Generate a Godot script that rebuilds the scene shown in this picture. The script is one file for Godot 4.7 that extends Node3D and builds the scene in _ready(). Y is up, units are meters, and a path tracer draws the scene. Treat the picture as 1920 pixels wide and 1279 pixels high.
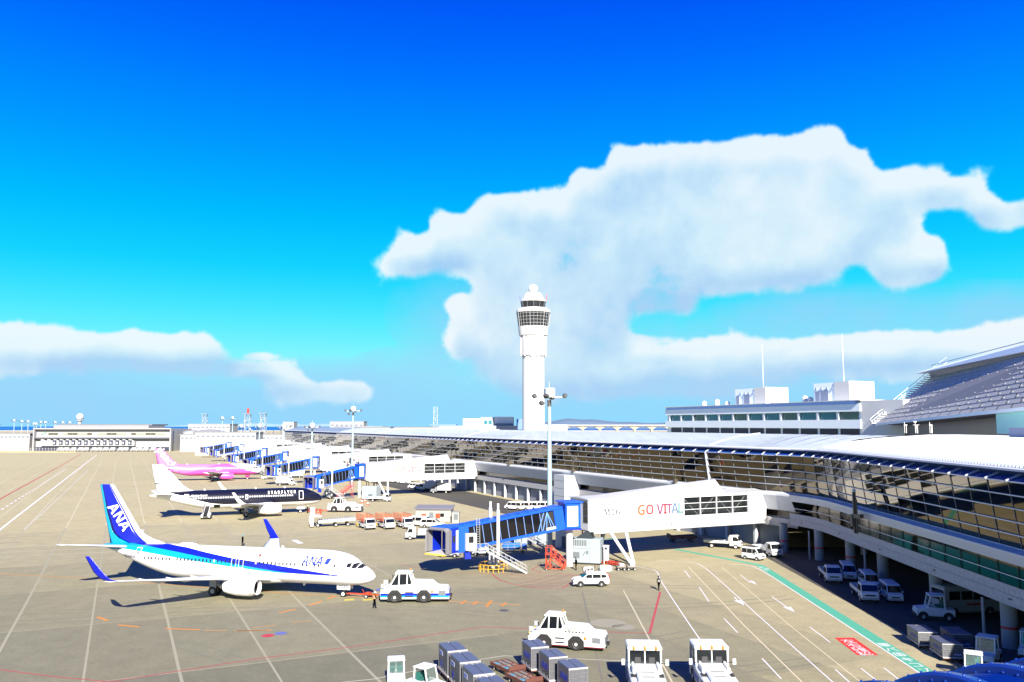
extends Node3D
# An airport apron seen from a terrace: x to the right, y up, z towards the camera. Metres.

const EYE := 20.6
const PA := 0.43982                     # the pier runs this far (25.2 degrees) left of straight ahead
var mats := {}
var used := {}
var rng := RandomNumberGenerator.new()

# ---------------------------------------------------------------- mesh building
class M:
	var v := PackedVector3Array()
	var n := PackedVector3Array()
	func tri(a: Vector3, b: Vector3, c: Vector3) -> void:
		var q := (c - a).cross(b - a).normalized()
		v.append(a); v.append(b); v.append(c)
		n.append(q); n.append(q); n.append(q)
	func quad(a: Vector3, b: Vector3, c: Vector3, d: Vector3) -> void:
		tri(a, b, c); tri(a, c, d)
	func box(c: Vector3, s: Vector3, b := Basis.IDENTITY) -> void:
		var x := b.x * s.x * 0.5; var y := b.y * s.y * 0.5; var z := b.z * s.z * 0.5
		quad(c - x + y - z, c + x + y - z, c + x + y + z, c - x + y + z)
		quad(c - x - y + z, c + x - y + z, c + x - y - z, c - x - y - z)
		quad(c - x + y + z, c + x + y + z, c + x - y + z, c - x - y + z)
		quad(c + x + y - z, c - x + y - z, c - x - y - z, c + x - y - z)
		quad(c + x + y + z, c + x + y - z, c + x - y - z, c + x - y + z)
		quad(c - x + y - z, c - x + y + z, c - x - y + z, c - x - y - z)
	func cbox(c: Vector3, s: Vector3, ch := 0.04, b := Basis.IDENTITY) -> void:   # every edge chamfered
		var hx := s.x * 0.5; var hy := s.y * 0.5; var hz := s.z * 0.5
		var rings := []
		for k in 4:
			var y := -hy if k == 0 else (-hy + ch if k == 1 else (hy - ch if k == 2 else hy))
			var i := ch if k == 0 or k == 3 else 0.0
			var e := ch * 0.6
			var ax := hx - i; var az := hz - i
			var r := PackedVector3Array()
			for p in [Vector2(-ax + e, -az), Vector2(ax - e, -az), Vector2(ax, -az + e), Vector2(ax, az - e), Vector2(ax - e, az), Vector2(-ax + e, az), Vector2(-ax, az - e), Vector2(-ax, -az + e)]:
				r.append(c + b * Vector3(p.x, y, p.y))
			rings.append(r)
		loft(rings, false, true, true)
	func loft(rings: Array, smooth := true, cap0 := false, cap1 := false, closed := true) -> void:
		var k: int = rings[0].size()
		var m := rings.size()
		var nn := []
		if smooth:
			for i in m:
				var row := PackedVector3Array()
				for j in k:
					var i0 := maxi(i - 1, 0); var i1 := mini(i + 1, m - 1)
					var j0 := (j - 1 + k) % k if closed else maxi(j - 1, 0)
					var j1 := (j + 1) % k if closed else mini(j + 1, k - 1)
					var du: Vector3 = rings[i1][j] - rings[i0][j]
					var dv: Vector3 = rings[i][j1] - rings[i][j0]
					if dv.length_squared() < 1e-10:
						dv = rings[1 if i == 0 else maxi(i - 1, 0)][j1] - rings[1 if i == 0 else maxi(i - 1, 0)][j0]
					var q := dv.cross(du)
					row.append(q.normalized() if q.length_squared() > 1e-16 else Vector3.UP)
				nn.append(row)
		for i in m - 1:
			for j in (k if closed else k - 1):
				var j1 := (j + 1) % k
				var a: Vector3 = rings[i][j]; var b: Vector3 = rings[i + 1][j]
				var c: Vector3 = rings[i + 1][j1]; var d: Vector3 = rings[i][j1]
				if smooth:
					v.append(a); v.append(b); v.append(c); v.append(a); v.append(c); v.append(d)
					n.append(nn[i][j]); n.append(nn[i + 1][j]); n.append(nn[i + 1][j1])
					n.append(nn[i][j]); n.append(nn[i + 1][j1]); n.append(nn[i][j1])
				else:
					quad(a, b, c, d)
		if cap0: fan(rings[0], true)
		if cap1: fan(rings[m - 1], false)
	func fan(r: PackedVector3Array, flip: bool) -> void:
		var c := Vector3.ZERO
		for p in r: c += p
		c /= r.size()
		for j in r.size():
			var a := r[j]; var b := r[(j + 1) % r.size()]
			if flip: tri(c, a, b)
			else: tri(c, b, a)
	func tube(pts: Array, r: float, seg := 6, r1 := -1.0) -> void:
		var rings := []
		for i in pts.size():
			var p: Vector3 = pts[i]
			var t: Vector3 = (pts[mini(i + 1, pts.size() - 1)] - pts[maxi(i - 1, 0)]).normalized()
			var u := t.cross(Vector3.UP if absf(t.y) < 0.9 else Vector3.RIGHT).normalized()
			var w := t.cross(u)
			var rr := r if r1 < 0.0 else lerpf(r, r1, float(i) / (pts.size() - 1))
			var ring := PackedVector3Array()
			for k in seg:
				var a := TAU * k / seg
				ring.append(p + (u * cos(a) + w * sin(a)) * rr)
			rings.append(ring)
		loft(rings, seg > 4, true, true)
	func bar(a: Vector3, b: Vector3, w: float, h := -1.0) -> void:   # a square bar
		var t := (b - a)
		var l := t.length()
		t = t / l
		var u := t.cross(Vector3.UP if absf(t.y) < 0.95 else Vector3.RIGHT).normalized()
		box((a + b) * 0.5, Vector3(l, h if h > 0.0 else w, w), Basis(t, u.cross(t), u))
	func lathe(prof: Array, seg: int, xf := Transform3D.IDENTITY, smooth := false) -> void:
		var rings := []
		for p in prof:
			var ring := PackedVector3Array()
			for k in seg:
				var a := TAU * k / seg
				ring.append(xf * Vector3(cos(a) * p.x, p.y, sin(a) * p.x))
			rings.append(ring)
		if smooth: loft(rings)
		else:
			for i in rings.size() - 1: loft([rings[i], rings[i + 1]])
	func poly(p: PackedVector2Array, xf: Transform3D, z: float, flip := false) -> void:
		var t := Geometry2D.triangulate_polygon(p)
		for i in range(0, t.size(), 3):
			var a := xf * Vector3(p[t[i]].x, p[t[i]].y, z)
			var b := xf * Vector3(p[t[i + 1]].x, p[t[i + 1]].y, z)
			var c := xf * Vector3(p[t[i + 2]].x, p[t[i + 2]].y, z)
			if flip: tri(a, c, b)
			else: tri(a, b, c)
	static func inset(p: PackedVector2Array, d: float) -> PackedVector2Array:
		var area := 0.0
		for i in p.size(): area += p[i].cross(p[(i + 1) % p.size()])
		var sg := signf(area)
		var r := PackedVector2Array()
		for i in p.size():
			var e0 := (p[i] - p[(i - 1 + p.size()) % p.size()]).normalized()
			var e1 := (p[(i + 1) % p.size()] - p[i]).normalized()
			var m := (e0.orthogonal() + e1.orthogonal()) * -sg
			var l := m.length_squared()
			r.append(p[i] + (m * 2.0 / l * d if l > 0.3 else m * d))
		return r
	func prism(p: PackedVector2Array, z0: float, z1: float, ch := 0.0, xf := Transform3D.IDENTITY) -> void:
		var ins := inset(p, ch) if ch > 0.0 else p
		var steps := [[z0, ins], [z0 + ch, p], [z1 - ch, p], [z1, ins]] if ch > 0.0 else [[z0, p], [z1, p]]
		var rings := []
		for st in steps:
			var ring := PackedVector3Array()
			for q in st[1]: ring.append(xf * Vector3(q.x, q.y, st[0]))
			rings.append(ring)
		loft(rings, false)
		poly(ins, xf, z0, true)
		poly(ins, xf, z1)
	func add(o: M, xf := Transform3D.IDENTITY) -> void:
		var bn := xf.basis.inverse().transposed()
		for i in o.v.size():
			v.append(xf * o.v[i]); n.append((bn * o.n[i]).normalized())
	func mesh() -> ArrayMesh:
		var arr := []
		arr.resize(Mesh.ARRAY_MAX)
		arr[Mesh.ARRAY_VERTEX] = v
		arr[Mesh.ARRAY_NORMAL] = n
		var am := ArrayMesh.new()
		am.add_surface_from_arrays(Mesh.PRIMITIVE_TRIANGLES, arr)
		return am

# ---------------------------------------------------------------- nodes, names, materials
func V(x: float, h: float, z: float) -> Vector3:      # z counted forwards from the terrace
	return Vector3(x, h, -z)

func pv(t: float, s: float, h: float) -> Vector3:     # along the pier, into the pier, height
	return V(41.0 - 0.4258 * t + 0.9048 * s, h, 144.0 + 0.9048 * t + 0.4258 * s)

func numbered(called: String) -> String:
	var k: int = used.get(called, 0)
	used[called] = k + 1
	return called if k == 0 else "%s_%03d" % [called, k]

func obj(called: String, m, mat: Material, parent: Node = null, at := Vector3.ZERO) -> MeshInstance3D:
	var o := MeshInstance3D.new()
	o.mesh = m.mesh() if m is M else m
	o.material_override = mat
	o.position = at
	if parent == null:
		o.name = numbered(called); add_child(o, true)
	else:
		o.name = called
		if parent.has_node(NodePath(called)):
			var k: int = parent.get_meta("n_" + called, 0) + 1
			parent.set_meta("n_" + called, k)
			o.name = "%s_%03d" % [called, k]
		parent.add_child(o, true)
	return o

func tag(o: Node, label: String, category := "", group := "", kind := "") -> Node:
	if label: o.set_meta("label", label)
	if category: o.set_meta("category", category)
	if group: o.set_meta("group", group)
	if kind: o.set_meta("kind", kind)
	return o

func thing(called: String, label: String, category: String, at := Vector3.ZERO, turn := 0.0, group := "") -> Node3D:
	var o := Node3D.new()
	o.name = numbered(called)
	add_child(o, true)
	o.position = at
	o.rotation.y = turn
	tag(o, label, category, group)
	return o

func struct_of(called: String, m, mat: Material) -> MeshInstance3D:
	var o := obj(called, m, mat)
	o.set_meta("kind", "structure")
	return o

func dup(src: Node3D, label: String, at: Vector3, turn := 0.0, group := "") -> Node3D:
	var base := String(src.get_meta("base_name"))
	var o: Node3D = src.duplicate()
	o.name = numbered(base)
	add_child(o, true)
	o.position = at
	o.rotation.y = turn
	o.set_meta("label", label)
	if group: o.set_meta("group", group)
	return o

func lin(r: float, g: float, b: float) -> Color:
	return Color(r, g, b).linear_to_srgb()

func mt(key: String, r := 0.5, g := 0.5, b := 0.5, rough := 0.6, metal := 0.0, spec := 0.5) -> StandardMaterial3D:
	if mats.has(key): return mats[key]
	var m := StandardMaterial3D.new()
	m.albedo_color = lin(r, g, b)
	m.roughness = rough
	m.metallic = metal
	m.metallic_specular = spec
	m.cull_mode = BaseMaterial3D.CULL_DISABLED
	m.resource_name = key
	mats[key] = m
	return m

func noise_tex(freq: float, lo: Color, hi: Color, oct := 4, size := 512, sd := 1, kind := FastNoiseLite.TYPE_SIMPLEX_SMOOTH) -> NoiseTexture2D:
	var f := FastNoiseLite.new()
	f.noise_type = kind
	f.seed = sd
	f.frequency = freq
	f.fractal_octaves = oct
	f.fractal_gain = 0.55
	var g := Gradient.new()
	g.set_color(0, lo); g.set_color(1, hi)
	var t := NoiseTexture2D.new()
	t.noise = f; t.width = size; t.height = size; t.seamless = true
	t.color_ramp = g
	return t

func weather(m: StandardMaterial3D, tex: Texture2D, metres: float, tex2: Texture2D = null, metres2 := 1.0) -> StandardMaterial3D:
	m.albedo_texture = tex
	m.uv1_triplanar = true
	m.uv1_world_triplanar = true
	m.uv1_scale = Vector3.ONE / metres
	if tex2:
		m.detail_enabled = true
		m.detail_albedo = tex2
		m.detail_blend_mode = BaseMaterial3D.BLEND_MODE_MUL
		m.detail_uv_layer = BaseMaterial3D.DETAIL_UV_2
		m.uv2_triplanar = true
		m.uv2_world_triplanar = true
		m.uv2_scale = Vector3.ONE / metres2
	return m

# lettering: a flat text, its outline thickened, laid out by a map (u along, v up, w out) -> point
func text_m(txt: String, h: float, place: Callable, bold := true, slant := 0.0, serif := false, centre := true, finest := 0.0) -> M:
	var f := SystemFont.new()
	f.font_names = PackedStringArray(["Droid Serif" if serif else "Droid Sans"])
	f.font_weight = 700 if bold else 400
	var t := TextMesh.new()
	t.font = f
	t.text = txt
	t.font_size = 64
	t.pixel_size = h / 46.0
	t.depth = 0.012
	t.curve_step = 3.0
	t.horizontal_alignment = HORIZONTAL_ALIGNMENT_CENTER if centre else HORIZONTAL_ALIGNMENT_LEFT
	t.vertical_alignment = VERTICAL_ALIGNMENT_CENTER
	var m := M.new()
	var a := t.get_mesh_arrays()
	if a.size() == 0 or a[Mesh.ARRAY_VERTEX] == null: return m
	var vs: PackedVector3Array = a[Mesh.ARRAY_VERTEX]
	var ix = a[Mesh.ARRAY_INDEX]
	var cnt: int = ix.size() if ix != null and ix.size() > 0 else vs.size()
	for i in range(0, cnt - 2, 3):
		var p := []
		for k in 3: p.append(vs[ix[i + k]] if ix != null and ix.size() > 0 else vs[i + k])
		_text_tri(m, p[0], p[1], p[2], place, slant, finest)
	return m

func _text_tri(m: M, a: Vector3, b: Vector3, c: Vector3, place: Callable, slant: float, finest: float) -> void:
	if finest > 0.0:                                   # on a curved skin: split until the pieces follow it
		var l := [a.distance_to(b), b.distance_to(c), c.distance_to(a)]
		var k: int = l.find(l.max())
		if l[k] > finest:
			var t := [a, b, c]
			var p: Vector3 = t[k]; var q: Vector3 = t[(k + 1) % 3]; var o: Vector3 = t[(k + 2) % 3]
			_text_tri(m, p, (p + q) * 0.5, o, place, slant, finest)
			_text_tri(m, (p + q) * 0.5, q, o, place, slant, finest)
			return
	m.tri(place.call(a.x + a.y * slant, a.y, a.z + 0.006), place.call(b.x + b.y * slant, b.y, b.z + 0.006), place.call(c.x + c.y * slant, c.y, c.z + 0.006))

func flat_map(o: Vector3, right: Vector3, up: Vector3) -> Callable:
	var nrm := right.cross(up)
	return func(u: float, v: float, w: float) -> Vector3: return o + right * u + up * v + nrm * w

func strip(m: M, pts: Array, w: float, y: float) -> void:    # a painted line on the ground through (x, z forward) points
	for i in pts.size() - 1:
		var a: Vector2 = pts[i]; var b: Vector2 = pts[i + 1]
		var t := (b - a).normalized()
		var o := Vector2(-t.y, t.x) * w * 0.5
		m.quad(V(a.x - o.x, y, a.y - o.y), V(a.x + o.x, y, a.y + o.y), V(b.x + o.x, y, b.y + o.y), V(b.x - o.x, y, b.y - o.y))

func patch(m: M, pts: Array, y: float) -> void:
	var p := PackedVector2Array()
	for q in pts: p.append(q)
	m.poly(p, Transform3D(Basis(Vector3(1, 0, 0), Vector3(0, 0, -1), Vector3(0, 1, 0)), Vector3.ZERO), y)


# ---------------------------------------------------------------- every material: linear base colour, roughness, metal, specular
func palette() -> void:
	mt("concrete", 0.375, 0.332, 0.193, 0.9)
	mt("bay_concrete", 1.0, 1.0, 1.0, 0.9)
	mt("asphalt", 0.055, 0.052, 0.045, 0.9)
	mt("joint_sealant", 0.36, 0.33, 0.235, 0.9)
	mt("near_joint", 0.225, 0.215, 0.155, 0.9)
	mt("cross_joint", 0.235, 0.215, 0.15, 0.9)
	mt("thin_joint", 0.11, 0.105, 0.09, 0.9)
	mt("stained_concrete", 0.15, 0.14, 0.10, 0.9)
	mt("washed_concrete", 0.20, 0.19, 0.145, 0.9)
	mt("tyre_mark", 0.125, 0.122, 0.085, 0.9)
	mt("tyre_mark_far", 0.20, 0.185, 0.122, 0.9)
	mt("spot_red", 0.35, 0.02, 0.03)
	mt("spot_blue", 0.08, 0.1, 0.3)
	mt("cast_iron", 0.06, 0.06, 0.065, 0.6)
	mt("sea_water", 0.004, 0.075, 0.30, 0.35, 0.0, 0.3)
	mt("sea_wall_stone", 0.4, 0.38, 0.34, 0.9)
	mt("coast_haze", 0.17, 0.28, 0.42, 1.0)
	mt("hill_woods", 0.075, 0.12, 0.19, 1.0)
	mt("road_white", 0.50, 0.50, 0.54, 0.8)
	mt("faded_white", 0.34, 0.33, 0.28, 0.85)
	mt("line_red", 0.30, 0.035, 0.045, 0.8)
	mt("line_orange", 0.42, 0.155, 0.02, 0.8)
	mt("lane_green", 0.05, 0.27, 0.185, 0.8)
	mt("old_orange", 0.30, 0.17, 0.06, 0.85)
	mt("ochre_paint", 0.36, 0.31, 0.05, 0.85)
	mt("hatch_red", 0.20, 0.07, 0.05, 0.85)
	mt("cream_line", 0.46, 0.40, 0.28, 0.85)
	mt("panel_red", 0.50, 0.02, 0.012, 0.8)
	mt("roof_metal", 0.225, 0.265, 0.32, 0.45, 0.0)
	mt("white_cladding", 0.46, 0.48, 0.53, 0.5)
	mt("white_membrane", 0.80, 0.80, 0.79, 0.7)
	mt("precast_beam", 0.40, 0.40, 0.42, 0.8)
	mt("mirror_glass", 0.10, 0.087, 0.066, 0.03, 1.0)
	mt("frame_metal", 0.40, 0.43, 0.50, 0.45, 0.2)
	mt("blue_glazing", 0.015, 0.07, 0.33, 0.12, 0.0, 0.6)
	mt("dark_void", 0.03, 0.032, 0.036, 0.8)
	mt("gutter_blue", 0.05, 0.08, 0.17, 0.5)
	mt("parapet_blue_grey", 0.20, 0.24, 0.36, 0.6)
	mt("mullion_dark", 0.13, 0.14, 0.16, 0.5)
	mt("gallery_glass", 0.022, 0.017, 0.012, 0.08, 0.25)
	mt("dark_frame", 0.10, 0.07, 0.06)
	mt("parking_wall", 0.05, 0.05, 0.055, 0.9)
	mt("column_paint", 0.22, 0.23, 0.26, 0.7)
	mt("band_red", 0.40, 0.02, 0.02)
	mt("bay_grey", 0.17, 0.19, 0.23, 0.7)
	mt("bay_column", 0.42, 0.45, 0.50, 0.7)
	mt("door_grey", 0.1, 0.11, 0.14)
	mt("panel_white", 0.34, 0.36, 0.40, 0.6)
	mt("tyre_rubber", 0.009, 0.009, 0.010, 0.85)
	mt("window_pale", 0.62, 0.62, 0.66, 0.4)
	mt("blind_cream", 0.3, 0.26, 0.19)
	mt("pane_black", 0.012, 0.014, 0.018, 0.06)
	mt("polished_metal", 0.75, 0.75, 0.76, 0.25, 0.8)
	mt("fan_dark", 0.02, 0.02, 0.024, 0.4, 0.5)
	mt("spinner_grey", 0.16, 0.16, 0.17, 0.5)
	mt("exhaust_metal", 0.2, 0.19, 0.18, 0.4, 0.7)
	mt("gear_metal", 0.5, 0.5, 0.52, 0.4, 0.4)
	mt("wheel_grey", 0.35, 0.35, 0.36, 0.5)
	mt("door_shade", 0.3, 0.3, 0.32, 0.5)
	mt("wheel_white", 0.7, 0.7, 0.7, 0.5)
	mt("aircraft_white", 0.66, 0.66, 0.66, 0.3)
	mt("belly_grey", 0.62, 0.62, 0.66, 0.35)
	mt("livery_blue", 0.004, 0.010, 0.42, 0.25)
	mt("livery_light_blue", 0.003, 0.22, 0.42, 0.25)
	mt("wing_grey", 0.50, 0.52, 0.57, 0.4)
	mt("door_line", 0.62, 0.64, 0.68, 0.5)
	mt("title_blue", 0.01, 0.03, 0.3, 0.4)
	mt("motto_grey", 0.42, 0.43, 0.47, 0.6)
	mt("disc_red", 0.55, 0.02, 0.02)
	mt("letter_grey", 0.06, 0.06, 0.08)
	mt("livery_black", 0.006, 0.007, 0.018, 0.22)
	mt("outline_white", 0.75, 0.75, 0.75, 0.4)
	mt("livery_pink", 0.52, 0.075, 0.36, 0.3)
	mt("livery_lilac", 0.56, 0.14, 0.44, 0.3)
	mt("livery_magenta", 0.48, 0.012, 0.16, 0.3)
	mt("window_lilac", 0.55, 0.25, 0.5, 0.3)
	mt("bridge_white", 0.52, 0.52, 0.53, 0.5)
	mt("frame_white", 0.50, 0.52, 0.55, 0.5)
	mt("bridge_glass", 0.045, 0.05, 0.055, 0.05, 0.6)
	mt("deck_grey", 0.30, 0.30, 0.32, 0.7)
	mt("bridge_roof", 0.33, 0.345, 0.355, 0.6)
	mt("clear_glass", 0.02, 0.024, 0.026, 0.04)
	mt("bridge_interior", 0.05, 0.055, 0.06, 0.6)
	mt("pipe_dark", 0.06, 0.06, 0.07)
	mt("bridge_blue", 0.002, 0.065, 0.50, 0.4)
	mt("bridge_deep_blue", 0.002, 0.018, 0.34, 0.45)
	mt("canopy_grey", 0.15, 0.15, 0.16, 0.8)
	mt("tunnel_inside", 0.006, 0.006, 0.008, 0.6)
	mt("batten_blue", 0.015, 0.13, 0.60, 0.4)
	mt("tunnel_glass", 0.006, 0.006, 0.008, 0.05, 0.0, 0.4)
	mt("mullion_blue_grey", 0.12, 0.2, 0.42, 0.4)
	mt("truss_blue", 0.12, 0.26, 0.62, 0.4)
	mt("bogie_grey", 0.25, 0.26, 0.28, 0.6)
	mt("cab_floor_grey", 0.35, 0.35, 0.36, 0.7)
	mt("lip_yellow", 0.55, 0.36, 0.03, 0.7)
	mt("rail_grey", 0.26, 0.275, 0.29, 0.5)
	mt("guard_yellow", 0.55, 0.30, 0.02, 0.6)
	mt("mast_paint", 0.24, 0.32, 0.36, 0.5)
	mt("lamp_housing", 0.05, 0.05, 0.055, 0.5)
	mt("lens_dark", 0.02, 0.022, 0.025, 0.1)
	mt("lattice_white", 0.28, 0.31, 0.36, 0.6)
	mt("drum_red", 0.6, 0.03, 0.02)
	mt("tower_white", 0.50, 0.50, 0.51, 0.5)
	mt("tower_glass", 0.02, 0.024, 0.03, 0.06, 0.3)
	mt("tower_frame", 0.26, 0.26, 0.27, 0.5)
	mt("office_white", 0.78, 0.86, 0.90, 0.5)
	mt("office_bright", 0.60, 0.60, 0.60, 0.5)
	mt("fascia_blue", 0.28, 0.45, 0.85, 0.5)
	mt("office_glass_a", 0.02, 0.14, 0.17, 0.15)
	mt("office_glass_b", 0.05, 0.1, 0.08, 0.15)
	mt("fin_pale", 0.42, 0.48, 0.56, 0.6)
	mt("louvre_grey", 0.20, 0.24, 0.36)
	mt("roof_panel_grey", 0.42, 0.42, 0.41, 0.6)
	mt("roof_shadow_gap", 0.18, 0.18, 0.19)
	mt("hall_dark", 0.035, 0.04, 0.06, 0.3)
	mt("bay_green", 0.30, 0.68, 0.66, 0.4)
	mt("canopy_pale", 0.62, 0.72, 0.78, 0.5)
	mt("cargo_white", 0.27, 0.275, 0.29, 0.6)
	mt("cargo_roof", 0.12, 0.12, 0.15, 0.6)
	mt("cargo_grey", 0.20, 0.20, 0.215, 0.7)
	mt("cargo_pane_a", 0.07, 0.065, 0.04, 0.3)
	mt("cargo_pane_b", 0.22, 0.23, 0.18, 0.3)
	mt("cargo_canopy", 0.10, 0.11, 0.14)
	mt("door_dark", 0.02, 0.025, 0.05, 0.6)
	mt("emblem_green", 0.11, 0.24, 0.18)
	mt("cargo_pane_c", 0.14, 0.16, 0.2, 0.3)
	mt("tank_white", 0.26, 0.29, 0.32, 0.5)
	mt("annex_pale", 0.22, 0.25, 0.31, 0.6)
	mt("roof_blue", 0.10, 0.18, 0.48, 0.5)
	mt("viaduct_pale", 0.24, 0.235, 0.22, 0.7)
	mt("viaduct_cream", 0.26, 0.24, 0.18, 0.7)
	mt("vault_blue", 0.002, 0.022, 0.20, 0.18, 0.3)
	mt("vault_rim", 0.012, 0.045, 0.27, 0.25, 0.3)
	mt("car_glass", 0.006, 0.008, 0.011, 0.05)
	mt("trim_black", 0.008, 0.008, 0.009, 0.6)
	mt("rim_silver", 0.5, 0.5, 0.52, 0.35, 0.5)
	mt("bumper_grey", 0.30, 0.30, 0.31, 0.6)
	mt("lamp_clear", 0.5, 0.52, 0.55, 0.1)
	mt("lamp_red", 0.4, 0.01, 0.01, 0.2)
	mt("rim_white", 0.42, 0.42, 0.42, 0.5)
	mt("bed_white", 0.46, 0.47, 0.48, 0.5)
	mt("bed_grey", 0.22, 0.23, 0.24, 0.6)
	mt("rail_orange", 0.36, 0.075, 0.015, 0.5)
	mt("gse_white", 0.52, 0.55, 0.55, 0.4)
	mt("seat_dark", 0.03, 0.03, 0.035)
	mt("vent_grey", 0.11, 0.12, 0.13)
	mt("lamp_orange", 0.5, 0.14, 0.01, 0.3)
	mt("lamp_yellow", 0.55, 0.42, 0.08, 0.2)
	mt("skirt_red", 0.12, 0.01, 0.015)
	mt("flank_blue", 0.05, 0.12, 0.42, 0.4)
	mt("cab_pane", 0.10, 0.16, 0.15, 0.04)
	mt("seat_green", 0.01, 0.10, 0.08, 0.7)
	mt("dolly_brown", 0.10, 0.035, 0.025, 0.7)
	mt("container_grey", 0.155, 0.16, 0.18, 0.4, 0.35)
	mt("container_dull", 0.115, 0.12, 0.145, 0.45, 0.3)
	mt("deck_pale", 0.5, 0.5, 0.5)
	mt("container_edge", 0.17, 0.175, 0.19, 0.4, 0.4)
	mt("container_roof", 0.085, 0.10, 0.16, 0.45, 0.2)
	mt("lip_white", 0.30, 0.30, 0.31)
	mt("label_pale", 0.30, 0.33, 0.42)
	mt("roller_grey", 0.25, 0.25, 0.25, 0.4, 0.6)
	mt("plate_blue", 0.06, 0.20, 0.28, 0.6)
	mt("plate_grey", 0.2, 0.2, 0.18, 0.6)
	mt("plate_rust", 0.2, 0.07, 0.04, 0.8)
	mt("car_white", 0.55, 0.56, 0.57, 0.3)
	mt("car_grey", 0.16, 0.18, 0.21, 0.4)
	mt("bus_paint", 0.26, 0.27, 0.29, 0.4)
	mt("stand_orange", 0.42, 0.045, 0.012, 0.5)
	mt("unit_pale", 0.24, 0.285, 0.31, 0.5)
	mt("slot_dark", 0.05, 0.055, 0.06)
	mt("hatch_grey", 0.10, 0.12, 0.14)
	mt("cover_dark", 0.012, 0.02, 0.03, 0.7)
	mt("valve_grey", 0.45, 0.47, 0.5, 0.4)
	mt("ladder_red", 0.36, 0.025, 0.01, 0.5)
	mt("cart_dark", 0.07, 0.06, 0.05)
	mt("cart_tray", 0.2, 0.19, 0.17)
	mt("cart_load", 0.34, 0.34, 0.35)
	mt("cart_red", 0.2, 0.05, 0.04)
	mt("cover_pale", 0.45, 0.54, 0.62, 0.5)
	mt("cabinet_cream", 0.62, 0.62, 0.52, 0.6)
	mt("tank_blue", 0.01, 0.11, 0.50, 0.4)
	mt("hut_white", 0.26, 0.26, 0.24, 0.7)
	mt("roof_slate", 0.2, 0.2, 0.23, 0.6)
	mt("rib_slate", 0.12, 0.12, 0.15, 0.6)
	mt("steps_red", 0.36, 0.04, 0.04, 0.5)
	mt("camera_dark", 0.05, 0.045, 0.03)
	mt("body_tint", 1, 1, 1, 0.8)
	mt("lip_brown", 0.3, 0.1, 0.09)
	mt("hair_black", 0.012, 0.01, 0.01, 0.6)
	mt("band_pale", 0.6, 0.62, 0.5, 0.4)
	mt("vest_orange", 0.42, 0.12, 0.02, 0.7)
	mt("cap_dark", 0.02, 0.02, 0.03)
	mt("jacket_dark", 0.02, 0.022, 0.035, 0.8)
	mt("cap_light_blue", 0.03, 0.3, 0.45)

# ---------------------------------------------------------------- sky, sun, camera
const SKY_KEYS := [[0.0, 150, 218, 255], [1.5, 148, 222, 255], [3.4, 148, 236, 255], [4.6, 132, 246, 255], [7.0, 84, 236, 255], [10.6, 20, 211, 255], [14.2, 0, 186, 255], [17.6, 0, 159, 255], [21.0, 0, 135, 255], [24.3, 0, 112, 255], [27.5, 0, 92, 250], [36.0, 4, 70, 228], [60.0, 5, 52, 190], [90.0, 5, 46, 176]]
const BANKS := [
	[-9.1, 11.1, -8.4, 12.0, -6.7, 13.2, -4.9, 14.5, -3.0, 15.3, -0.8, 15.7, 1.5, 16.0, 3.8, 16.5, 4.9, 17.4, 6.4, 18.2, 8.3, 18.9, 10.5, 18.9, 12.7, 19.0, 14.9, 19.1, 17.0, 19.1, 19.1, 19.1, 20.4, 19.1, 21.8, 19.1, 22.7, 18.5, 23.2, 17.2, 24.2, 16.0, 26.1, 15.6, 27.9, 15.4, 29.9, 15.3, 31.6, 15.2, 34.3, 15.1, 34.3, 13.8, 31.6, 14.2, 29.6, 13.5, 27.5, 13.0, 26.6, 12.4, 25.9, 11.3, 24.3, 10.4, 22.7, 9.7, 20.8, 9.3, 19.4, 8.6, 17.7, 8.1, 16.3, 8.4, 15.8, 9.1, 13.6, 9.0, 12.2, 9.2, 10.7, 9.4, 8.9, 8.9, 6.3, 9.1, 4.5, 8.7, 1.5, 8.7, -0.4, 9.1, -2.2, 8.7, -3.7, 10.1, -5.6, 10.3, -7.4, 10.1, -8.9, 10.4],
	[-4.1, 9.2, -2.2, 9.8, 1.1, 9.8, 4.5, 9.2, 8.5, 8.6, 13.9, 8.7, 14.3, 8.4, 10.0, 7.5, 7.8, 6.6, 4.8, 5.7, 1.9, 5.2, -1.1, 4.8, -4.1, 5.0, -3.7, 6.5, -4.8, 6.8, -4.3, 7.7],
	[-3.3, 3.5, 0.0, 4.4, 3.0, 5.5, 6.3, 6.2, 11.0, 6.3, 15.9, 6.0, 18.0, 5.6, 21.3, 5.3, 25.6, 5.3, 28.3, 5.9, 30.3, 6.1, 33.8, 6.0, 33.6, 2.3, 28.5, 2.6, 22.4, 2.6, 15.8, 2.1, 12.4, 1.9, 8.1, 2.0, 3.3, 1.9, -0.7, 2.2, -3.0, 2.8],
	[23.5, 9.8, 24.7, 10.9, 26.5, 11.6, 28.0, 11.3, 28.8, 9.9, 27.6, 9.3, 25.5, 9.0],
	[29.1, 11.5, 29.4, 12.6, 30.7, 13.2, 34.3, 13.9, 34.1, 11.4, 31.2, 11.6, 30.0, 11.4],
	[30.8, 10.5, 34.1, 11.0, 34.0, 9.7, 31.4, 10.1],
	[30.9, 7.1, 33.9, 7.8, 33.8, 6.6],
	[-34.3, 6.0, -30.3, 6.3, -28.4, 6.5, -25.4, 6.3, -22.2, 6.1, -19.3, 5.4, -16.9, 4.4, -14.5, 3.8, -11.7, 2.9, -8.3, 2.3, -11.6, 1.9, -15.1, 2.1, -17.5, 2.5, -20.5, 2.9, -23.1, 3.1, -26.2, 3.5, -29.1, 3.4, -34.2, 3.2]]
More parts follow.
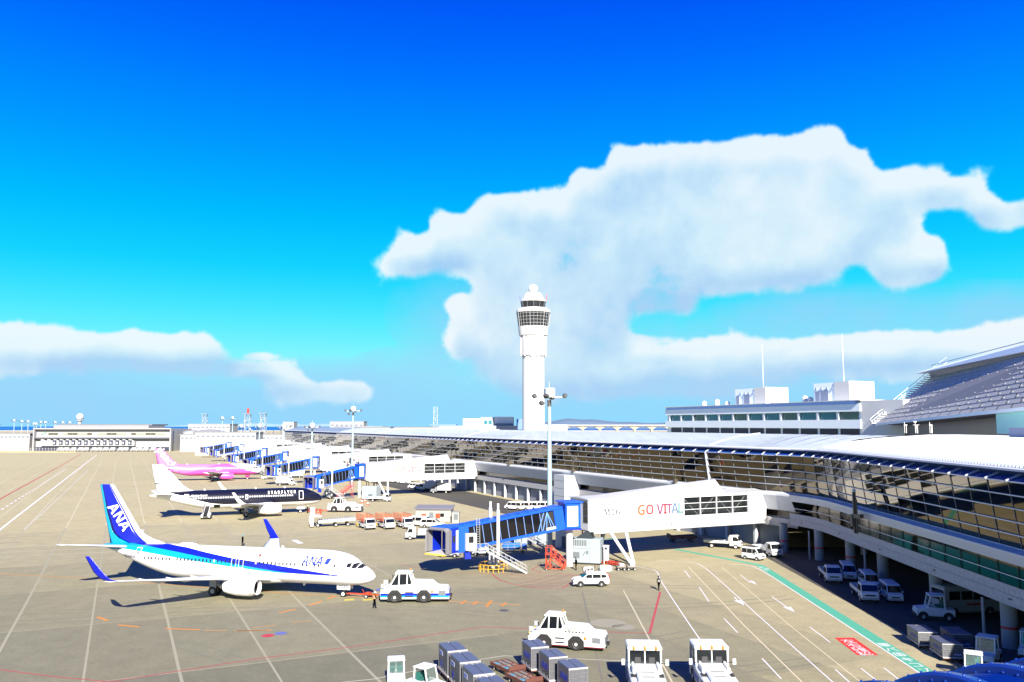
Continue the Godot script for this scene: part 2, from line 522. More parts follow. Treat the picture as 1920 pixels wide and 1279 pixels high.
const PUFFS := [[13.2, 10.2, 2.2, 0.9], [-3.4, 8.3, 1.7, 1.0], [18.8, 9.3, 2.3, 1.0], [4.7, 9.8, 0.8, 0.4], [30.0, 5.2, 2.2, 0.6], [-23.2, 5.3, 2.8, 0.7], [-17.3, 4.5, 2.0, 0.5], [8.8, 5.7, 4.4, 0.7], [19.0, 5.1, 3.0, 0.5]]
const VEILS := [[-24.6, 2.0, 17.0, 2.8], [15.9, 3.4, 23.7, 3.2], [2.2, 7.6, 9.3, 4.1], [22.6, 6.7, 12.7, 2.0]]

func sky_at(el: float) -> Vector3:
	for i in SKY_KEYS.size() - 1:
		if el <= SKY_KEYS[i + 1][0]:
			var a: Array = SKY_KEYS[i]; var b: Array = SKY_KEYS[i + 1]
			return Vector3(a[1], a[2], a[3]).lerp(Vector3(b[1], b[2], b[3]), clampf((el - a[0]) / (b[0] - a[0]), 0.0, 1.0))
	return Vector3(5, 46, 176)

func sky_image() -> Image:
	var w := 4096; var hh := 2048
	var im := Image.create(w, hh, false, Image.FORMAT_RGB8)
	var hz := sky_at(0.0)
	im.fill(Color8(int(hz.x), int(hz.y), int(hz.z)))
	for r in 1024:
		var c := sky_at(90.0 - (r + 0.5) * 180.0 / hh)
		im.fill_rect(Rect2i(0, r, w, 1), Color8(int(c.x), int(c.y), int(c.z)))
	var rows := 330                                   # the clouds: up to 29 degrees, all the way round
	var k := w / 360.0
	rng.seed = 77
	var blobs := PUFFS.duplicate(); var veils := VEILS.duplicate()
	for i in 70:
		var az := rng.randf_range(43.0, 317.0)
		var el := rng.randf_range(2.0, 14.0)
		(veils if i % 8 == 0 else blobs).append([az if az < 180.0 else az - 360.0, el, rng.randf_range(4.0, 13.0), rng.randf_range(1.2, 3.4) * (0.5 + el / 16.0)])
	# the banks in view: outlines filled, then softened by shrinking and growing the picture
	var sm := Image.create(w / 4, rows / 4, false, Image.FORMAT_L8)
	for b in BANKS:
		var poly := PackedVector2Array()
		for i in range(0, b.size(), 2): poly.append(Vector2((b[i] + 180.0) * k, rows - b[i + 1] * k) / 4.0)
		var r := Rect2(poly[0], Vector2.ZERO)
		for p in poly: r = r.expand(p)
		for y in range(maxi(0, int(r.position.y)), mini(rows / 4, int(r.end.y) + 1)):
			for x in range(int(r.position.x), int(r.end.x) + 1):
				if Geometry2D.is_point_in_polygon(Vector2(x + 0.5, y + 0.5), poly): sm.set_pixel(x, y, Color.WHITE)
	sm.resize(w / 16, rows / 16, Image.INTERPOLATE_TRILINEAR)
	sm.resize(w, rows, Image.INTERPOLATE_CUBIC)
	var bank := sm.get_data()
	var f := _splat(blobs, w, rows, k, 1.12)
	for i in f.size():
		if bank[i] > 0: f[i] = maxf(f[i] * 0.9, bank[i] / 255.0)
	var g := _splat(veils, w, rows, k, 1.2)
	var fn := FastNoiseLite.new()
	fn.noise_type = FastNoiseLite.TYPE_SIMPLEX_SMOOTH
	fn.frequency = 0.013; fn.fractal_octaves = 6; fn.fractal_gain = 0.56; fn.seed = 5
	fn.domain_warp_enabled = true; fn.domain_warp_amplitude = 18.0; fn.domain_warp_frequency = 0.01
	var na := fn.get_image(w, rows, false, false, false).get_data()
	fn.seed = 9; fn.frequency = 0.0045; fn.fractal_octaves = 5; fn.domain_warp_amplitude = 60.0; fn.domain_warp_frequency = 0.005
	var nb := fn.get_image(w, rows, false, false, false).get_data()
	var by := PackedByteArray()
	by.resize(w * rows * 3)
	var dy := 17 * w
	for y in rows:
		var el := (rows - y - 0.5) / k
		var c := sky_at(el)
		for x in w:
			var at := y * w + x
			var d := f[at]; var v := g[at]
			var o := at * 3
			if d <= 0.001 and v <= 0.001:
				by[o] = int(c.x); by[o + 1] = int(c.y); by[o + 2] = int(c.z)
				continue
			var s := (na[at] - 128) / 128.0
			var s2 := (nb[at] - 128) / 128.0
			var res := c
			if v > 0.0:
				var q := clampf(v * 1.1 + s2 * 0.9 - 0.1, 0.0, 1.0)
				res = res.lerp(Vector3(158, 212, 252), q * 0.72)
			if d > 0.0:
				var fu := f[maxi(at - dy, 0)]; var fd := f[mini(at + dy, f.size() - 1)]
				var under := clampf((fu - fd) * 0.55 + 0.36 * d - 0.02 - s2 * 0.55 - s * 0.40, 0.0, 1.0)
				var e := clampf((d + s * (0.80 - 0.42 * d) + s2 * 0.34 * (1.0 - 0.4 * d) - 0.34) / lerpf(0.26, 0.62, under), 0.0, 1.0)
				e = e * e * (3.0 - 2.0 * e)
				var cl := Vector3(244, 250, 255).lerp(Vector3(213, 236, 252), clampf(under * 2.4, 0.0, 1.0)).lerp(Vector3(178, 211, 246), clampf(under * 2.0 - 0.8, 0.0, 1.0))
				res = res.lerp(cl, e * (0.95 if el > 6.0 else 0.68 + el * 0.045))
			by[o] = int(res.x); by[o + 1] = int(res.y); by[o + 2] = int(res.z)
	var low := Image.create_from_data(w, rows, false, Image.FORMAT_RGB8, by)       # straight ahead is the middle of the rows: move it to the seam, where the sky expects it
	im.blit_rect(low, Rect2i(w / 2, 0, w / 2, rows), Vector2i(0, 1024 - rows))
	im.blit_rect(low, Rect2i(0, 0, w / 2, rows), Vector2i(w / 2, 1024 - rows))
	return im

func _splat(blobs: Array, w: int, rows: int, k: float, grow: float) -> PackedFloat32Array:
	var f := PackedFloat32Array()
	f.resize(w * rows)
	for b in blobs:
		var cx: float = (b[0] + 180.0) * k; var cy: float = rows - b[1] * k
		var rx: float = b[2] * k * grow; var ry: float = b[3] * k * grow
		for y in range(maxi(0, int(cy - ry)), mini(rows, int(cy + ry) + 1)):
			for x in range(maxi(0, int(cx - rx)), mini(w, int(cx + rx) + 1)):
				var q := 1.0 - (x - cx) * (x - cx) / (rx * rx) - (y - cy) * (y - cy) / (ry * ry)
				if q > 0.0:
					var at := y * w + x
					f[at] = f[at] + q * (1.0 - f[at])
	return f

func stage() -> void:
	var cam := Camera3D.new()
	cam.name = "camera"
	cam.fov = 44.85
	cam.position = Vector3(0, EYE, 0)
	cam.rotation_degrees = Vector3(5.75, 0, 0)
	cam.near = 0.3
	cam.far = 20000.0
	add_child(cam)
	var pan := PanoramaSkyMaterial.new()
	pan.panorama = ImageTexture.create_from_image(sky_image())
	var sky := Sky.new()
	sky.sky_material = pan
	var e := Environment.new()
	e.background_mode = Environment.BG_SKY
	e.sky = sky
	e.tonemap_mode = Environment.TONE_MAPPER_LINEAR
	e.tonemap_exposure = 3.0
	e.background_energy_multiplier = 1.0 / 3.0
	e.sdfgi_enabled = true
	e.ssao_enabled = true
	e.ssil_enabled = true
	var we := WorldEnvironment.new()
	we.name = "environment"
	we.environment = e
	add_child(we)
	var sun := DirectionalLight3D.new()
	sun.name = "sun"
	sun.light_energy = 1.6
	sun.light_color = Color(1.0, 0.965, 0.9)
	sun.light_angular_distance = 0.5
	sun.shadow_enabled = true
	add_child(sun)
	sun.look_at_from_position(Vector3(0.33, 1.0, 1.61), Vector3.ZERO)

# ---------------------------------------------------------------- ground and its markings
func ground() -> void:
	var conc := weather(mt("concrete"), noise_tex(0.012, Color(0.9, 0.9, 0.9), Color(1, 1, 1), 5, 1024, 3), 57.0,
		noise_tex(0.02, Color(0.92, 0.92, 0.92), Color(1, 1, 1), 4, 512, 8), 7.3)
	var m := M.new()
	m.quad(V(-3200, 0, 2560), V(2600, 0, 2560), V(2600, 0, -200), V(-3200, 0, -200))
	var g := struct_of("apron", m, conc)
	# apron toned bay by bay: a vignette-like darkening painted in towards the camera
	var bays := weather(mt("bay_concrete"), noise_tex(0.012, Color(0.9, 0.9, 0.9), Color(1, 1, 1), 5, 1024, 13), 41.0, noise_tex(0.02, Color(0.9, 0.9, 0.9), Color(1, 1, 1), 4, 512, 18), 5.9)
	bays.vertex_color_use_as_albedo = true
	var vs := PackedVector3Array(); var ns := PackedVector3Array(); var cs := PackedColorArray()
	rng.seed = 23
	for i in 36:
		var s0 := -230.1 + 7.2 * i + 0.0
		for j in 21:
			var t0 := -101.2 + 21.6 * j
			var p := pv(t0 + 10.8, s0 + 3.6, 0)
			var vignette := clampf(1.0 - (Vector2(p.x * 0.55 + 9.0, -p.z).length() - 62.0) / 120.0, 0.0, 1.0)
			if p.x > 12.0: vignette = maxf(0.12, vignette - 0.03 * (p.x - 12.0))
			vignette = clampf(snappedf(vignette, 0.08) + rng.randf_range(-0.035, 0.035), 0.0, 1.0)
			var c := Vector3(0.375, 0.332, 0.193).lerp(Vector3(0.138, 0.136, 0.092), vignette) * rng.randf_range(0.965, 1.03)
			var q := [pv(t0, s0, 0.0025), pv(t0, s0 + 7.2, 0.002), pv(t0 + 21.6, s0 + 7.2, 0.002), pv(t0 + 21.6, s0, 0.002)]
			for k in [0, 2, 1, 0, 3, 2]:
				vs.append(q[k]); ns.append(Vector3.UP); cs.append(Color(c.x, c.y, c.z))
	var arr := []
	arr.resize(Mesh.ARRAY_MAX)
	arr[Mesh.ARRAY_VERTEX] = vs; arr[Mesh.ARRAY_NORMAL] = ns; arr[Mesh.ARRAY_COLOR] = cs
	var am := ArrayMesh.new()
	am.add_surface_from_arrays(Mesh.PRIMITIVE_TRIANGLES, arr)
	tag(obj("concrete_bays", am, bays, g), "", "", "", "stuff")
	# dark asphalt road in front of the pier and under the terminal, there also as painted shade
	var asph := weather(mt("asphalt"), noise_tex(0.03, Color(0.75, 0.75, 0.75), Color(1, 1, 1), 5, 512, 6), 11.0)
	m = M.new()
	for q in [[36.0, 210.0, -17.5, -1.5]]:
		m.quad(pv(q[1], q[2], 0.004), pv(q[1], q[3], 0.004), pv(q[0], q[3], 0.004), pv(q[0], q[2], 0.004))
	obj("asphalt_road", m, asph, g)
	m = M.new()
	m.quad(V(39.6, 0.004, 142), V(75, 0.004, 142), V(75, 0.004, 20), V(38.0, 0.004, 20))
	obj("parking_asphalt_shade", m, asph, g)  # parking floor, its dark sheet stretched to the shadow edge to deepen shade
	# slab joints: the lanes are 7.2 m wide and run along the pier
	var jm := mt("joint_sealant")
	for k in 34:
		var s := -64.3 - 7.2 * k
		m = M.new()
		var w := 0.26 if k % 2 == 0 else 0.2
		var pts := []
		rng.seed = 40 + k
		for i in 28:
			var t: float = -75.0 + i * 19.0 + (60.0 if k < 2 else 0.0)
			var p := pv(t, s + rng.randf_range(-0.06, 0.06), 0)
			pts.append(Vector2(p.x, -p.z))
		strip(m, pts.slice(0, 9), w, 0.005)
		obj("slab_joint", m, mt("near_joint"), g)
		m = M.new()
		strip(m, pts.slice(8), w, 0.005)
		obj("slab_joint", m, jm, g)
	for k in 22:
		var t := -58.0 + k * 21.6
		m = M.new()
		var a := pv(t, -230.0 + k * 2.0, 0); var b := pv(t, -58.0 if k > 3 else -64.0, 0)
		strip(m, [Vector2(a.x, -a.z), Vector2(b.x, -b.z)], 0.16, 0.0045)
		obj("slab_joint", m, mt("cross_joint"), g)
	var thin := mt("thin_joint")
	for q in [[8.7, 104.7, 6.9, 60.0], [13.9, 105.7, 12.6, 60.0]]:
		m = M.new(); strip(m, [Vector2(q[0], q[1]), Vector2(q[2], q[3])], 0.16, 0.0052); obj("slab_joint", m, jm if q[0] > 10.0 else thin, g)
	m = M.new(); strip(m, [Vector2(-16, 103.6), Vector2(4, 103.0), Vector2(18.4, 105.6)], 0.1, 0.0056); obj("slab_joint", m, mt("cross_joint"), g)
	# dark tyre streaks and stains
	var stain := mt("stained_concrete")
	rng.seed = 12
	for i in 46:
		var t := rng.randf_range(-30.0, 260.0); var s := rng.randf_range(-190.0, -70.0)
		var l := rng.randf_range(1.5, 7.0); var w := rng.randf_range(0.12, 0.5)
		m = M.new()
		var pts := []
		for k in 14:
			var a := TAU * k / 14
			var p := pv(t + sin(a) * w * rng.randf_range(0.6, 1.2), s + cos(a) * l * rng.randf_range(0.75, 1.1), 0)
			pts.append(Vector2(p.x, -p.z))
		patch(m, pts, 0.0038 + i * 0.00001)
		obj("stain", m, stain if i % 4 else mt("washed_concrete"), g)
	rng.seed = 55
	for i in 22:
		var a := Vector2(rng.randf_range(-60, 12), rng.randf_range(66, 160)); var dir := rng.randf_range(-0.5, 0.35); var bend := rng.randf_range(-0.05, 0.05); var len := rng.randi_range(8, 20)
		for side in [-0.9, 0.9]:
			m = M.new()
			var pts := []
			for j in len:
				var an: float = dir + bend * j
				pts.append(a + Vector2(cos(an), sin(an)) * j * 1.6 + Vector2(-sin(an), cos(an)) * side)
			strip(m, pts, 0.22, 0.0046 + i * 0.00001)
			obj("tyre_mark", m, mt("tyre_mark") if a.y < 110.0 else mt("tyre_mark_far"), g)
	for q in [[-23.9, 83.4, 0.62, "red_spot"], [-22.9, 84.3, 0.6, "blue_spot"], [-0.9, 94.4, 0.55, "manhole_cover"], [-16.2, 106.0, 0.9, "blue_disc"], [10.0, 88.5, 1.9, "washed_patch"], [11.4, 86.8, 1.2, "washed_patch"]]:
		m = M.new()
		var pts := []
		for k in 20: pts.append(Vector2(q[0] + cos(TAU * k / 20) * q[2], q[1] + sin(TAU * k / 20) * q[2]))
		patch(m, pts, 0.0095)
		obj(q[3], m, {"red_spot": mt("spot_red"), "blue_spot": mt("spot_blue"), "manhole_cover": mt("cast_iron"), "blue_disc": mt("spot_blue"), "washed_patch": mt("washed_concrete")}[q[3]], g)
	markings(g)
	# sea beyond the edge of the island, the far coast, hills
	var sea := mt("sea_water")
	m = M.new()
	m.quad(V(-7000, -2.0, 8150), V(9000, -2.0, 8150), V(9000, -2.0, 2400), V(-7000, -2.0, 2400))
	struct_of("sea", m, sea)
	m = M.new()
	rng.seed = 3
	for i in 60:
		var x := -3200.0 + i * 98.0
		m.box(V(x, -0.4, 2560 + rng.randf_range(-2, 2)), Vector3(100, 3.0, 14))
	struct_of("sea_wall", m, mt("sea_wall_stone"))
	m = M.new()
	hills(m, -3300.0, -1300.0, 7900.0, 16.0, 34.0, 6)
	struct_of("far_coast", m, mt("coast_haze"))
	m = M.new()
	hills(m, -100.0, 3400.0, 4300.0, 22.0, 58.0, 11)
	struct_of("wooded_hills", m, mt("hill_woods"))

func hills(m: M, x0: float, x1: float, z: float, lo: float, hi: float, sd: int) -> void:
	var f := FastNoiseLite.new()
	f.seed = sd; f.frequency = 0.0011; f.fractal_octaves = 4
	var rings := []
	var k := 90
	for i in k + 1:
		var x := lerpf(x0, x1, float(i) / k)
		var e := sin(PI * float(i) / k)
		var h := (lo + (hi - lo) * clampf(0.5 + f.get_noise_1d(x) * 0.9, 0.0, 1.0)) * clampf(e * 3.0, 0.0, 1.0)
		rings.append(PackedVector3Array([V(x, -2, z - 160), V(x, h * 0.6, z - 60), V(x, h, z), V(x, h * 0.5, z + 200), V(x, -2, z + 400)]))
	m.loft(rings, true, false, false, false)

func line(g: Node, called: String, mat: Material, pts: Array, w: float, y := 0.008) -> void:
	var m := M.new()
	strip(m, pts, w, y)
	obj(called, m, mat, g)

func dashes(g: Node, called: String, mat: Material, pts: Array, w: float, y := 0.008) -> void:
	for i in range(0, pts.size() - 1, 2):
		line(g, called, mat, [pts[i], pts[i + 1]], w, y)

func smooth_pts(pts: Array, k := 8) -> Array:
	var c := Curve2D.new()
	for i in pts.size():
		var t: Vector2 = (pts[mini(i + 1, pts.size() - 1)] - pts[maxi(i - 1, 0)]) * 0.17
		c.add_point(pts[i], -t, t)
	var r := []
	for i in (pts.size() - 1) * k + 1: r.append(c.sample_baked(c.get_baked_length() * i / ((pts.size() - 1) * k)))
	return r

func markings(g: Node) -> void:
	var wh := mt("road_white")
	var faded := mt("faded_white")
	var red := mt("line_red")
	var org := mt("line_orange")
	var grn := mt("lane_green")
	line(g, "orange_line", mt("old_orange"), smooth_pts([Vector2(-100, 125.6), Vector2(-70.9, 117.1), Vector2(-58.1, 113.9), Vector2(-45.6, 109.8), Vector2(-33.9, 105.7), Vector2(-20.6, 102.1), Vector2(-6.4, 98.9), Vector2(1, 97.2)]), 0.42)
	for q in [[-5.6, 0.9], [-4.2, 0.9], [-2.6, 1.7], [-0.9, 0.9]]:
		var x: float = q[0]
		line(g, "orange_bar", org, [Vector2(x - 0.3, 98.6 - 0.24 * (x + 5.6) - q[1]), Vector2(x + 0.2, 98.6 - 0.24 * (x + 5.6) + q[1])], 0.32, 0.0105)
	dashes(g, "orange_dash", org, [Vector2(-44.6, 91.3), Vector2(-42.6, 89.6), Vector2(-40.6, 87.7), Vector2(-38.1, 86.9), Vector2(-35.1, 86.2), Vector2(-31.4, 85.7), Vector2(-27.6, 85.3), Vector2(-24.2, 85.5)], 0.36)
	dashes(g, "orange_dash", mt("old_orange"), [Vector2(-27.9, 85.3), Vector2(-24.6, 85.4), Vector2(-31.0, 85.5), Vector2(-28.6, 85.4), Vector2(-26.3, 86.6), Vector2(-24.3, 87.6), Vector2(-23.0, 88.6), Vector2(-21.2, 89.6)], 0.3)
	dashes(g, "orange_dash", org, [Vector2(-25.6, 93.2), Vector2(-24.2, 95.0), Vector2(-23.2, 97.0), Vector2(-22.2, 99.2), Vector2(-21.9, 100.4), Vector2(-21.3, 102.1)], 0.36)
	for q in [Vector2(-19.2, 100.0), Vector2(-17.0, 100.0)]:
		var mm := M.new()
		patch(mm, [q + Vector2(-0.6, 0.3), q + Vector2(0.5, 0.6), q + Vector2(0.6, -0.3), q + Vector2(-0.5, -0.6)], 0.0096)
		obj("ochre_mark", mm, mt("ochre_paint"), g)
	line(g, "red_line", red, [Vector2(-60, 78), Vector2(-37.7, 70.2), Vector2(-32.3, 68.8)], 0.16)
	line(g, "red_line", red, [Vector2(-34, 66.2), Vector2(-32.3, 68.8), Vector2(-22.6, 75.3), Vector2(-14.9, 79.3), Vector2(-3.0, 86.9), Vector2(13.6, 84.2)], 0.17, 0.0086)
	line(g, "red_line", red, [Vector2(13.6, 84.2), Vector2(18.3, 104.6)], 0.25, 0.009)
	line(g, "red_line", red, [Vector2(-120, 187), Vector2(-141.6, 231.8), Vector2(-242.1, 453.8), Vector2(-300, 580)], 0.5)
	line(g, "white_line", wh, [Vector2(-60, 78), Vector2(-100.7, 165.5), Vector2(-115.6, 198.3), Vector2(-197.6, 379.8), Vector2(-280, 562)], 0.45)
	line(g, "white_line", faded, [Vector2(-96, 165.5), Vector2(-110.6, 198.3), Vector2(-192.6, 379.8)], 0.3)
	for k in 26:
		var a := Vector2(-123.7, 203.2).lerp(Vector2(-201.3, 375.4), k / 24.0)
		line(g, "white_dash", wh, [a, a + Vector2(-1.7, 3.9)], 0.4)
	line(g, "red_line", mt("old_orange"), [Vector2(-130, 171), Vector2(-107.2, 176.0), Vector2(-78.4, 186.0), Vector2(-45, 196)], 0.35)
	for q in [[Vector2(-86.6, 142.7), Vector2(-70, 145.5)], [Vector2(-82.7, 136.2), Vector2(-64, 142.4)], [Vector2(-79.7, 131.4), Vector2(-62, 137.5)]]:
		line(g, "white_line", faded, q, 0.24)
	line(g, "white_line", faded, [Vector2(-128, 258), Vector2(-90, 232), Vector2(-70, 226)], 0.3)
	line(g, "white_line", faded, [Vector2(-62, 158), Vector2(-30, 160.5), Vector2(-20, 161.5)], 0.26)
	line(g, "white_line", faded, [Vector2(-44, 150), Vector2(-26.5, 163.5)], 0.26)
	line(g, "white_line", faded, [Vector2(-64, 150), Vector2(-38, 148.5)], 0.22)
	line(g, "white_line", mt("road_white"), [Vector2(-39.0, 150.6), Vector2(-36.6, 146.2)], 1.0, 0.0088)
	line(g, "white_line", faded, [Vector2(-30, 63.0), Vector2(-11.3, 69.5), Vector2(-5.5, 73.7), Vector2(-0.7, 76.3), Vector2(15.7, 73.8)], 0.14)
	# the stand's hatched keep-clear area under the boarding bridge
	line(g, "red_line", red, smooth_pts([Vector2(-2.8, 117.0), Vector2(-1.6, 112.4), Vector2(1.7, 107.8), Vector2(3.6, 106.9)]), 0.2)
	line(g, "red_line", red, [Vector2(3.6, 106.9), Vector2(6.4, 106.9), Vector2(9.4, 115.3)], 0.2)
	line(g, "red_line", red, smooth_pts([Vector2(9.4, 115.3), Vector2(6.8, 117.4), Vector2(4.2, 117.8), Vector2(2.8, 120.4), Vector2(4.0, 123.4), Vector2(6.6, 124.0)]), 0.18)
	line(g, "red_line", red, [Vector2(-16.5, 124.5), Vector2(-9.0, 117.8), Vector2(-2.8, 117.0)], 0.12)
	for k in 11:
		var z := 107.7 + k * 0.95
		line(g, "hatch_line", mt("hatch_red"), [Vector2(lerpf(2.4, -2.2, k / 10.0), z), Vector2(lerpf(6.4, 9.0, k / 8.0) if k < 9 else 4.0, z + 0.5)], 0.2, 0.0072)
	# the service road along the right-hand wing
	line(g, "white_line", wh, smooth_pts([Vector2(14.6, 122.4), Vector2(18.0, 122.9), Vector2(20.4, 120.0), Vector2(19.6, 110.5), Vector2(18.0, 80.0), Vector2(17.6, 60.0)]), 0.12)
	line(g, "white_line", wh, smooth_pts([Vector2(22, 128.5), Vector2(26.6, 127.0), Vector2(27.8, 121.8), Vector2(26.5, 88.2), Vector2(25.4, 60.0)]), 0.12)
	line(g, "white_line", mt("cream_line"), [Vector2(25.6, 122.5), Vector2(23.9, 88.0), Vector2(23.0, 60.0)], 0.12)
	line(g, "white_line", mt("cream_line"), [Vector2(30.4, 122.5), Vector2(28.6, 88.0), Vector2(27.7, 60.0)], 0.1)
	line(g, "white_line", wh, smooth_pts([Vector2(32.0, 124.9), Vector2(34.8, 124.3), Vector2(35.4, 120.0), Vector2(34.4, 86.0), Vector2(33.55, 60.0)]), 0.15)
	dashes(g, "white_dash", wh, [Vector2(24.4, 119.5), Vector2(24.0, 114.0), Vector2(23.8, 107.7), Vector2(23.0, 99.1), Vector2(22.6, 90.6), Vector2(22.4, 84.5), Vector2(22.1, 75.5), Vector2(21.9, 69.6)], 0.12)
	dashes(g, "white_dash", wh, [Vector2(31.4, 116.3), Vector2(31.1, 110.5), Vector2(30.4, 86.9), Vector2(30.2, 80.9), Vector2(29.6, 72.5), Vector2(29.4, 68.4), Vector2(27.3, 72.2), Vector2(27.0, 67.6), Vector2(31.6, 72.6), Vector2(31.3, 68.5)], 0.12)
	for q in [[31.2, 101.8, 93.5, 1.0], [26.6, 101.5, 97.0, 1.0], [31.6, 112.2, 109.0, 0.6]]:          # arrows
		var mm := M.new()
		strip(mm, [Vector2(q[0], q[1]), Vector2(q[0] - 0.1, q[2] + 2.6)], 0.14, 0.0088)
		patch(mm, [Vector2(q[0] - 0.55 * q[3], q[2] + 2.6), Vector2(q[0] + 0.4 * q[3], q[2] + 2.6), Vector2(q[0] - 0.05, q[2])], 0.0089)
		obj("painted_arrow", mm, wh, g)
	var m := M.new()
	m.quad(V(35.75, 0.0076, 124.3), V(36.95, 0.0076, 124.0), V(35.0, 0.0076, 60), V(33.65, 0.0076, 60))
	obj("green_lane", m, grn, g)
	line(g, "green_lane", grn, [Vector2(27.0, 139.6), Vector2(36.3, 124.3)], 1.0, 0.0077)
	line(g, "green_lane", grn, [Vector2(17.5, 152.5), Vector2(24.0, 147.0), Vector2(30.0, 150.0)], 0.8, 0.0077)
	line(g, "green_lane", grn, [Vector2(12.0, 152.0), Vector2(19.0, 152.6)], 0.8, 0.0077)
	m = M.new()
	for q in [[35.9, 122.8], [36.3, 121.6], [36.0, 120.4]]:
		strip(m, [Vector2(q[0] - 0.6, q[1]), Vector2(q[0] + 0.6, q[1] - 0.3)], 0.14, 0.0093)
		strip(m, [Vector2(q[0] + 0.6, q[1] - 0.3), Vector2(q[0] - 0.3, q[1] - 0.9)], 0.14, 0.0094)
	obj("lane_lettering", m, wh, g)
	# red panel and the lettering on it: four characters, read towards the terrace
	m = M.new()
	patch(m, [Vector2(31.25, 82.6), Vector2(33.15, 82.6), Vector2(32.85, 76.5), Vector2(30.95, 76.5)], 0.0092)
	obj("red_panel", m, mt("panel_red"), g)
	var kanji := [
		[[0.05, 0.8, 0.95, 0.8], [0.5, 1.0, 0.42, 0.75, 0.1, 0.1], [0.35, 0.45, 0.9, 0.45], [0.62, 0.45, 0.62, 0.05], [0.3, 0.05, 0.98, 0.05]],
		[[0.05, 0.8, 0.95, 0.8], [0.5, 1.0, 0.4, 0.65, 0.05, 0.25], [0.38, 0.45, 0.38, 0.0], [0.38, 0.45, 0.85, 0.45, 0.85, 0.0], [0.38, 0.05, 0.85, 0.05]],
		[[0.02, 0.9, 0.38, 0.9], [0.2, 0.9, 0.05, 0.45], [0.12, 0.5, 0.12, 0.1, 0.32, 0.1, 0.32, 0.5, 0.12, 0.5], [0.45, 0.95, 0.98, 0.95], [0.65, 0.85, 0.45, 0.5], [0.55, 0.6, 0.55, 0.0], [0.55, 0.65, 0.98, 0.65], [0.55, 0.45, 0.95, 0.45], [0.55, 0.24, 0.95, 0.24], [0.55, 0.02, 0.98, 0.02], [0.75, 0.65, 0.75, 0.02]],
		[[0.05, 0.95, 0.35, 0.95], [0.02, 0.78, 0.4, 0.78], [0.08, 0.6, 0.35, 0.6], [0.08, 0.45, 0.35, 0.45], [0.1, 0.3, 0.1, 0.02, 0.34, 0.02, 0.34, 0.3, 0.1, 0.3], [0.5, 0.95, 0.92, 0.95, 0.88, 0.55], [0.7, 0.95, 0.48, 0.5], [0.5, 0.35, 0.45, 0.1], [0.6, 0.35, 0.65, 0.05, 0.9, 0.05], [0.75, 0.45, 0.8, 0.3], [0.92, 0.35, 0.98, 0.15]]]
	for c in 4:
		m = M.new()
		glyph(m, kanji[c], Vector2(31.42 - 0.07 * c, 80.75 - 1.42 * c), 1.3, 1.15, 0.12, 0.0136)
		obj("panel_lettering", m, wh, g)
	var green_signs := [
		[[0.05, 0.95, 0.95, 0.95], [0.1, 0.95, 0.1, 0.3], [0.9, 0.95, 0.9, 0.3], [0.1, 0.72, 0.9, 0.72], [0.1, 0.5, 0.9, 0.5], [0.1, 0.3, 0.9, 0.3], [0.5, 0.95, 0.5, 0.0], [0.02, 0.12, 0.98, 0.12]],
		[[0.35, 0.9, 0.05, 0.1], [0.55, 0.85, 0.95, 0.1], [0.75, 1.0, 0.9, 0.85], [0.88, 1.0, 1.0, 0.88]],
		[[0.1, 0.9, 0.1, 0.1, 0.9, 0.1, 0.9, 0.9, 0.1, 0.9], [0.4, 0.9, 0.4, 0.1], [0.62, 0.9, 0.62, 0.1]],
		[[0.05, 0.7, 0.95, 0.75], [0.02, 0.4, 0.98, 0.45], [0.4, 1.0, 0.6, 0.0]],
		[[0.1, 0.85, 0.9, 0.85, 0.9, 0.1], [0.08, 0.12, 0.95, 0.12]],
		[[0.15, 0.9, 0.35, 0.7], [0.9, 0.85, 0.6, 0.2, 0.1, 0.05], [0.75, 1.0, 0.85, 0.9], [0.9, 1.0, 1.0, 0.9]]]
	for c in 6:
		m = M.new()
		glyph(m, green_signs[c], Vector2(34.42 - 0.045 * c, 79.4 - 1.62 * c), 1.0, 1.2, 0.12, 0.0098)
		obj("lane_lettering", m, wh, g)

func glyph(m: M, strokes: Array, o: Vector2, w: float, h: float, t: float, y: float) -> void:
	for i in strokes.size():
		var pts := []
		for k in range(0, strokes[i].size(), 2): pts.append(o + Vector2(strokes[i][k] * w, strokes[i][k + 1] * h))
		strip(m, pts, t, y + i * 0.0004)

# ---------------------------------------------------------------- the terminal: a right-hand wing, a bend, a long pier
var path := []        # stations along the front: [x, z forward, outward x, outward z, zone 0 wing / 1 bend / 2 pier]

func make_path() -> void:
	var pitch := 3.66
	var z := 20.0
	while z < 121.0:
		path.append([45.4 + (z - 75.0) * 0.05, z, -0.9988, 0.05, 0]); z += pitch
	var a := Vector2(45.4 + (z - 75.0) * 0.05, z)
	var e := Vector2(41.0 - 0.4258 * -4.0, 144.0 + 0.9048 * -4.0)
	var corner := Vector2(48.3, 133.0)
	for i in 7:
		var u := i / 6.0
		var p := a.lerp(corner, u).lerp(corner.lerp(e, u), u)
		var d := (corner - a).lerp(e - corner, u).normalized()
		path.append([p.x, p.y, -d.y, d.x, 1])
	var t := -4.0 + pitch
	while t < 452.0:
		path.append([41.0 - 0.4258 * t, 144.0 + 0.9048 * t, -0.9048, -0.4258, 2]); t += pitch

func fp(i: int, out: float, h: float) -> Vector3:
	var q: Array = path[i]
	return V(q[0] + q[2] * out, h, q[1] + q[3] * out)

func band(m: M, i0: int, i1: int, sec: Array) -> void:      # sec: points (out, h), swept along the front
	for i in range(i0, i1):
		for k in sec.size() - 1:
			var a: Vector2 = sec[k]; var b: Vector2 = sec[k + 1]
			m.quad(fp(i, a.x, a.y), fp(i + 1, a.x, a.y), fp(i + 1, b.x, b.y), fp(i, b.x, b.y))

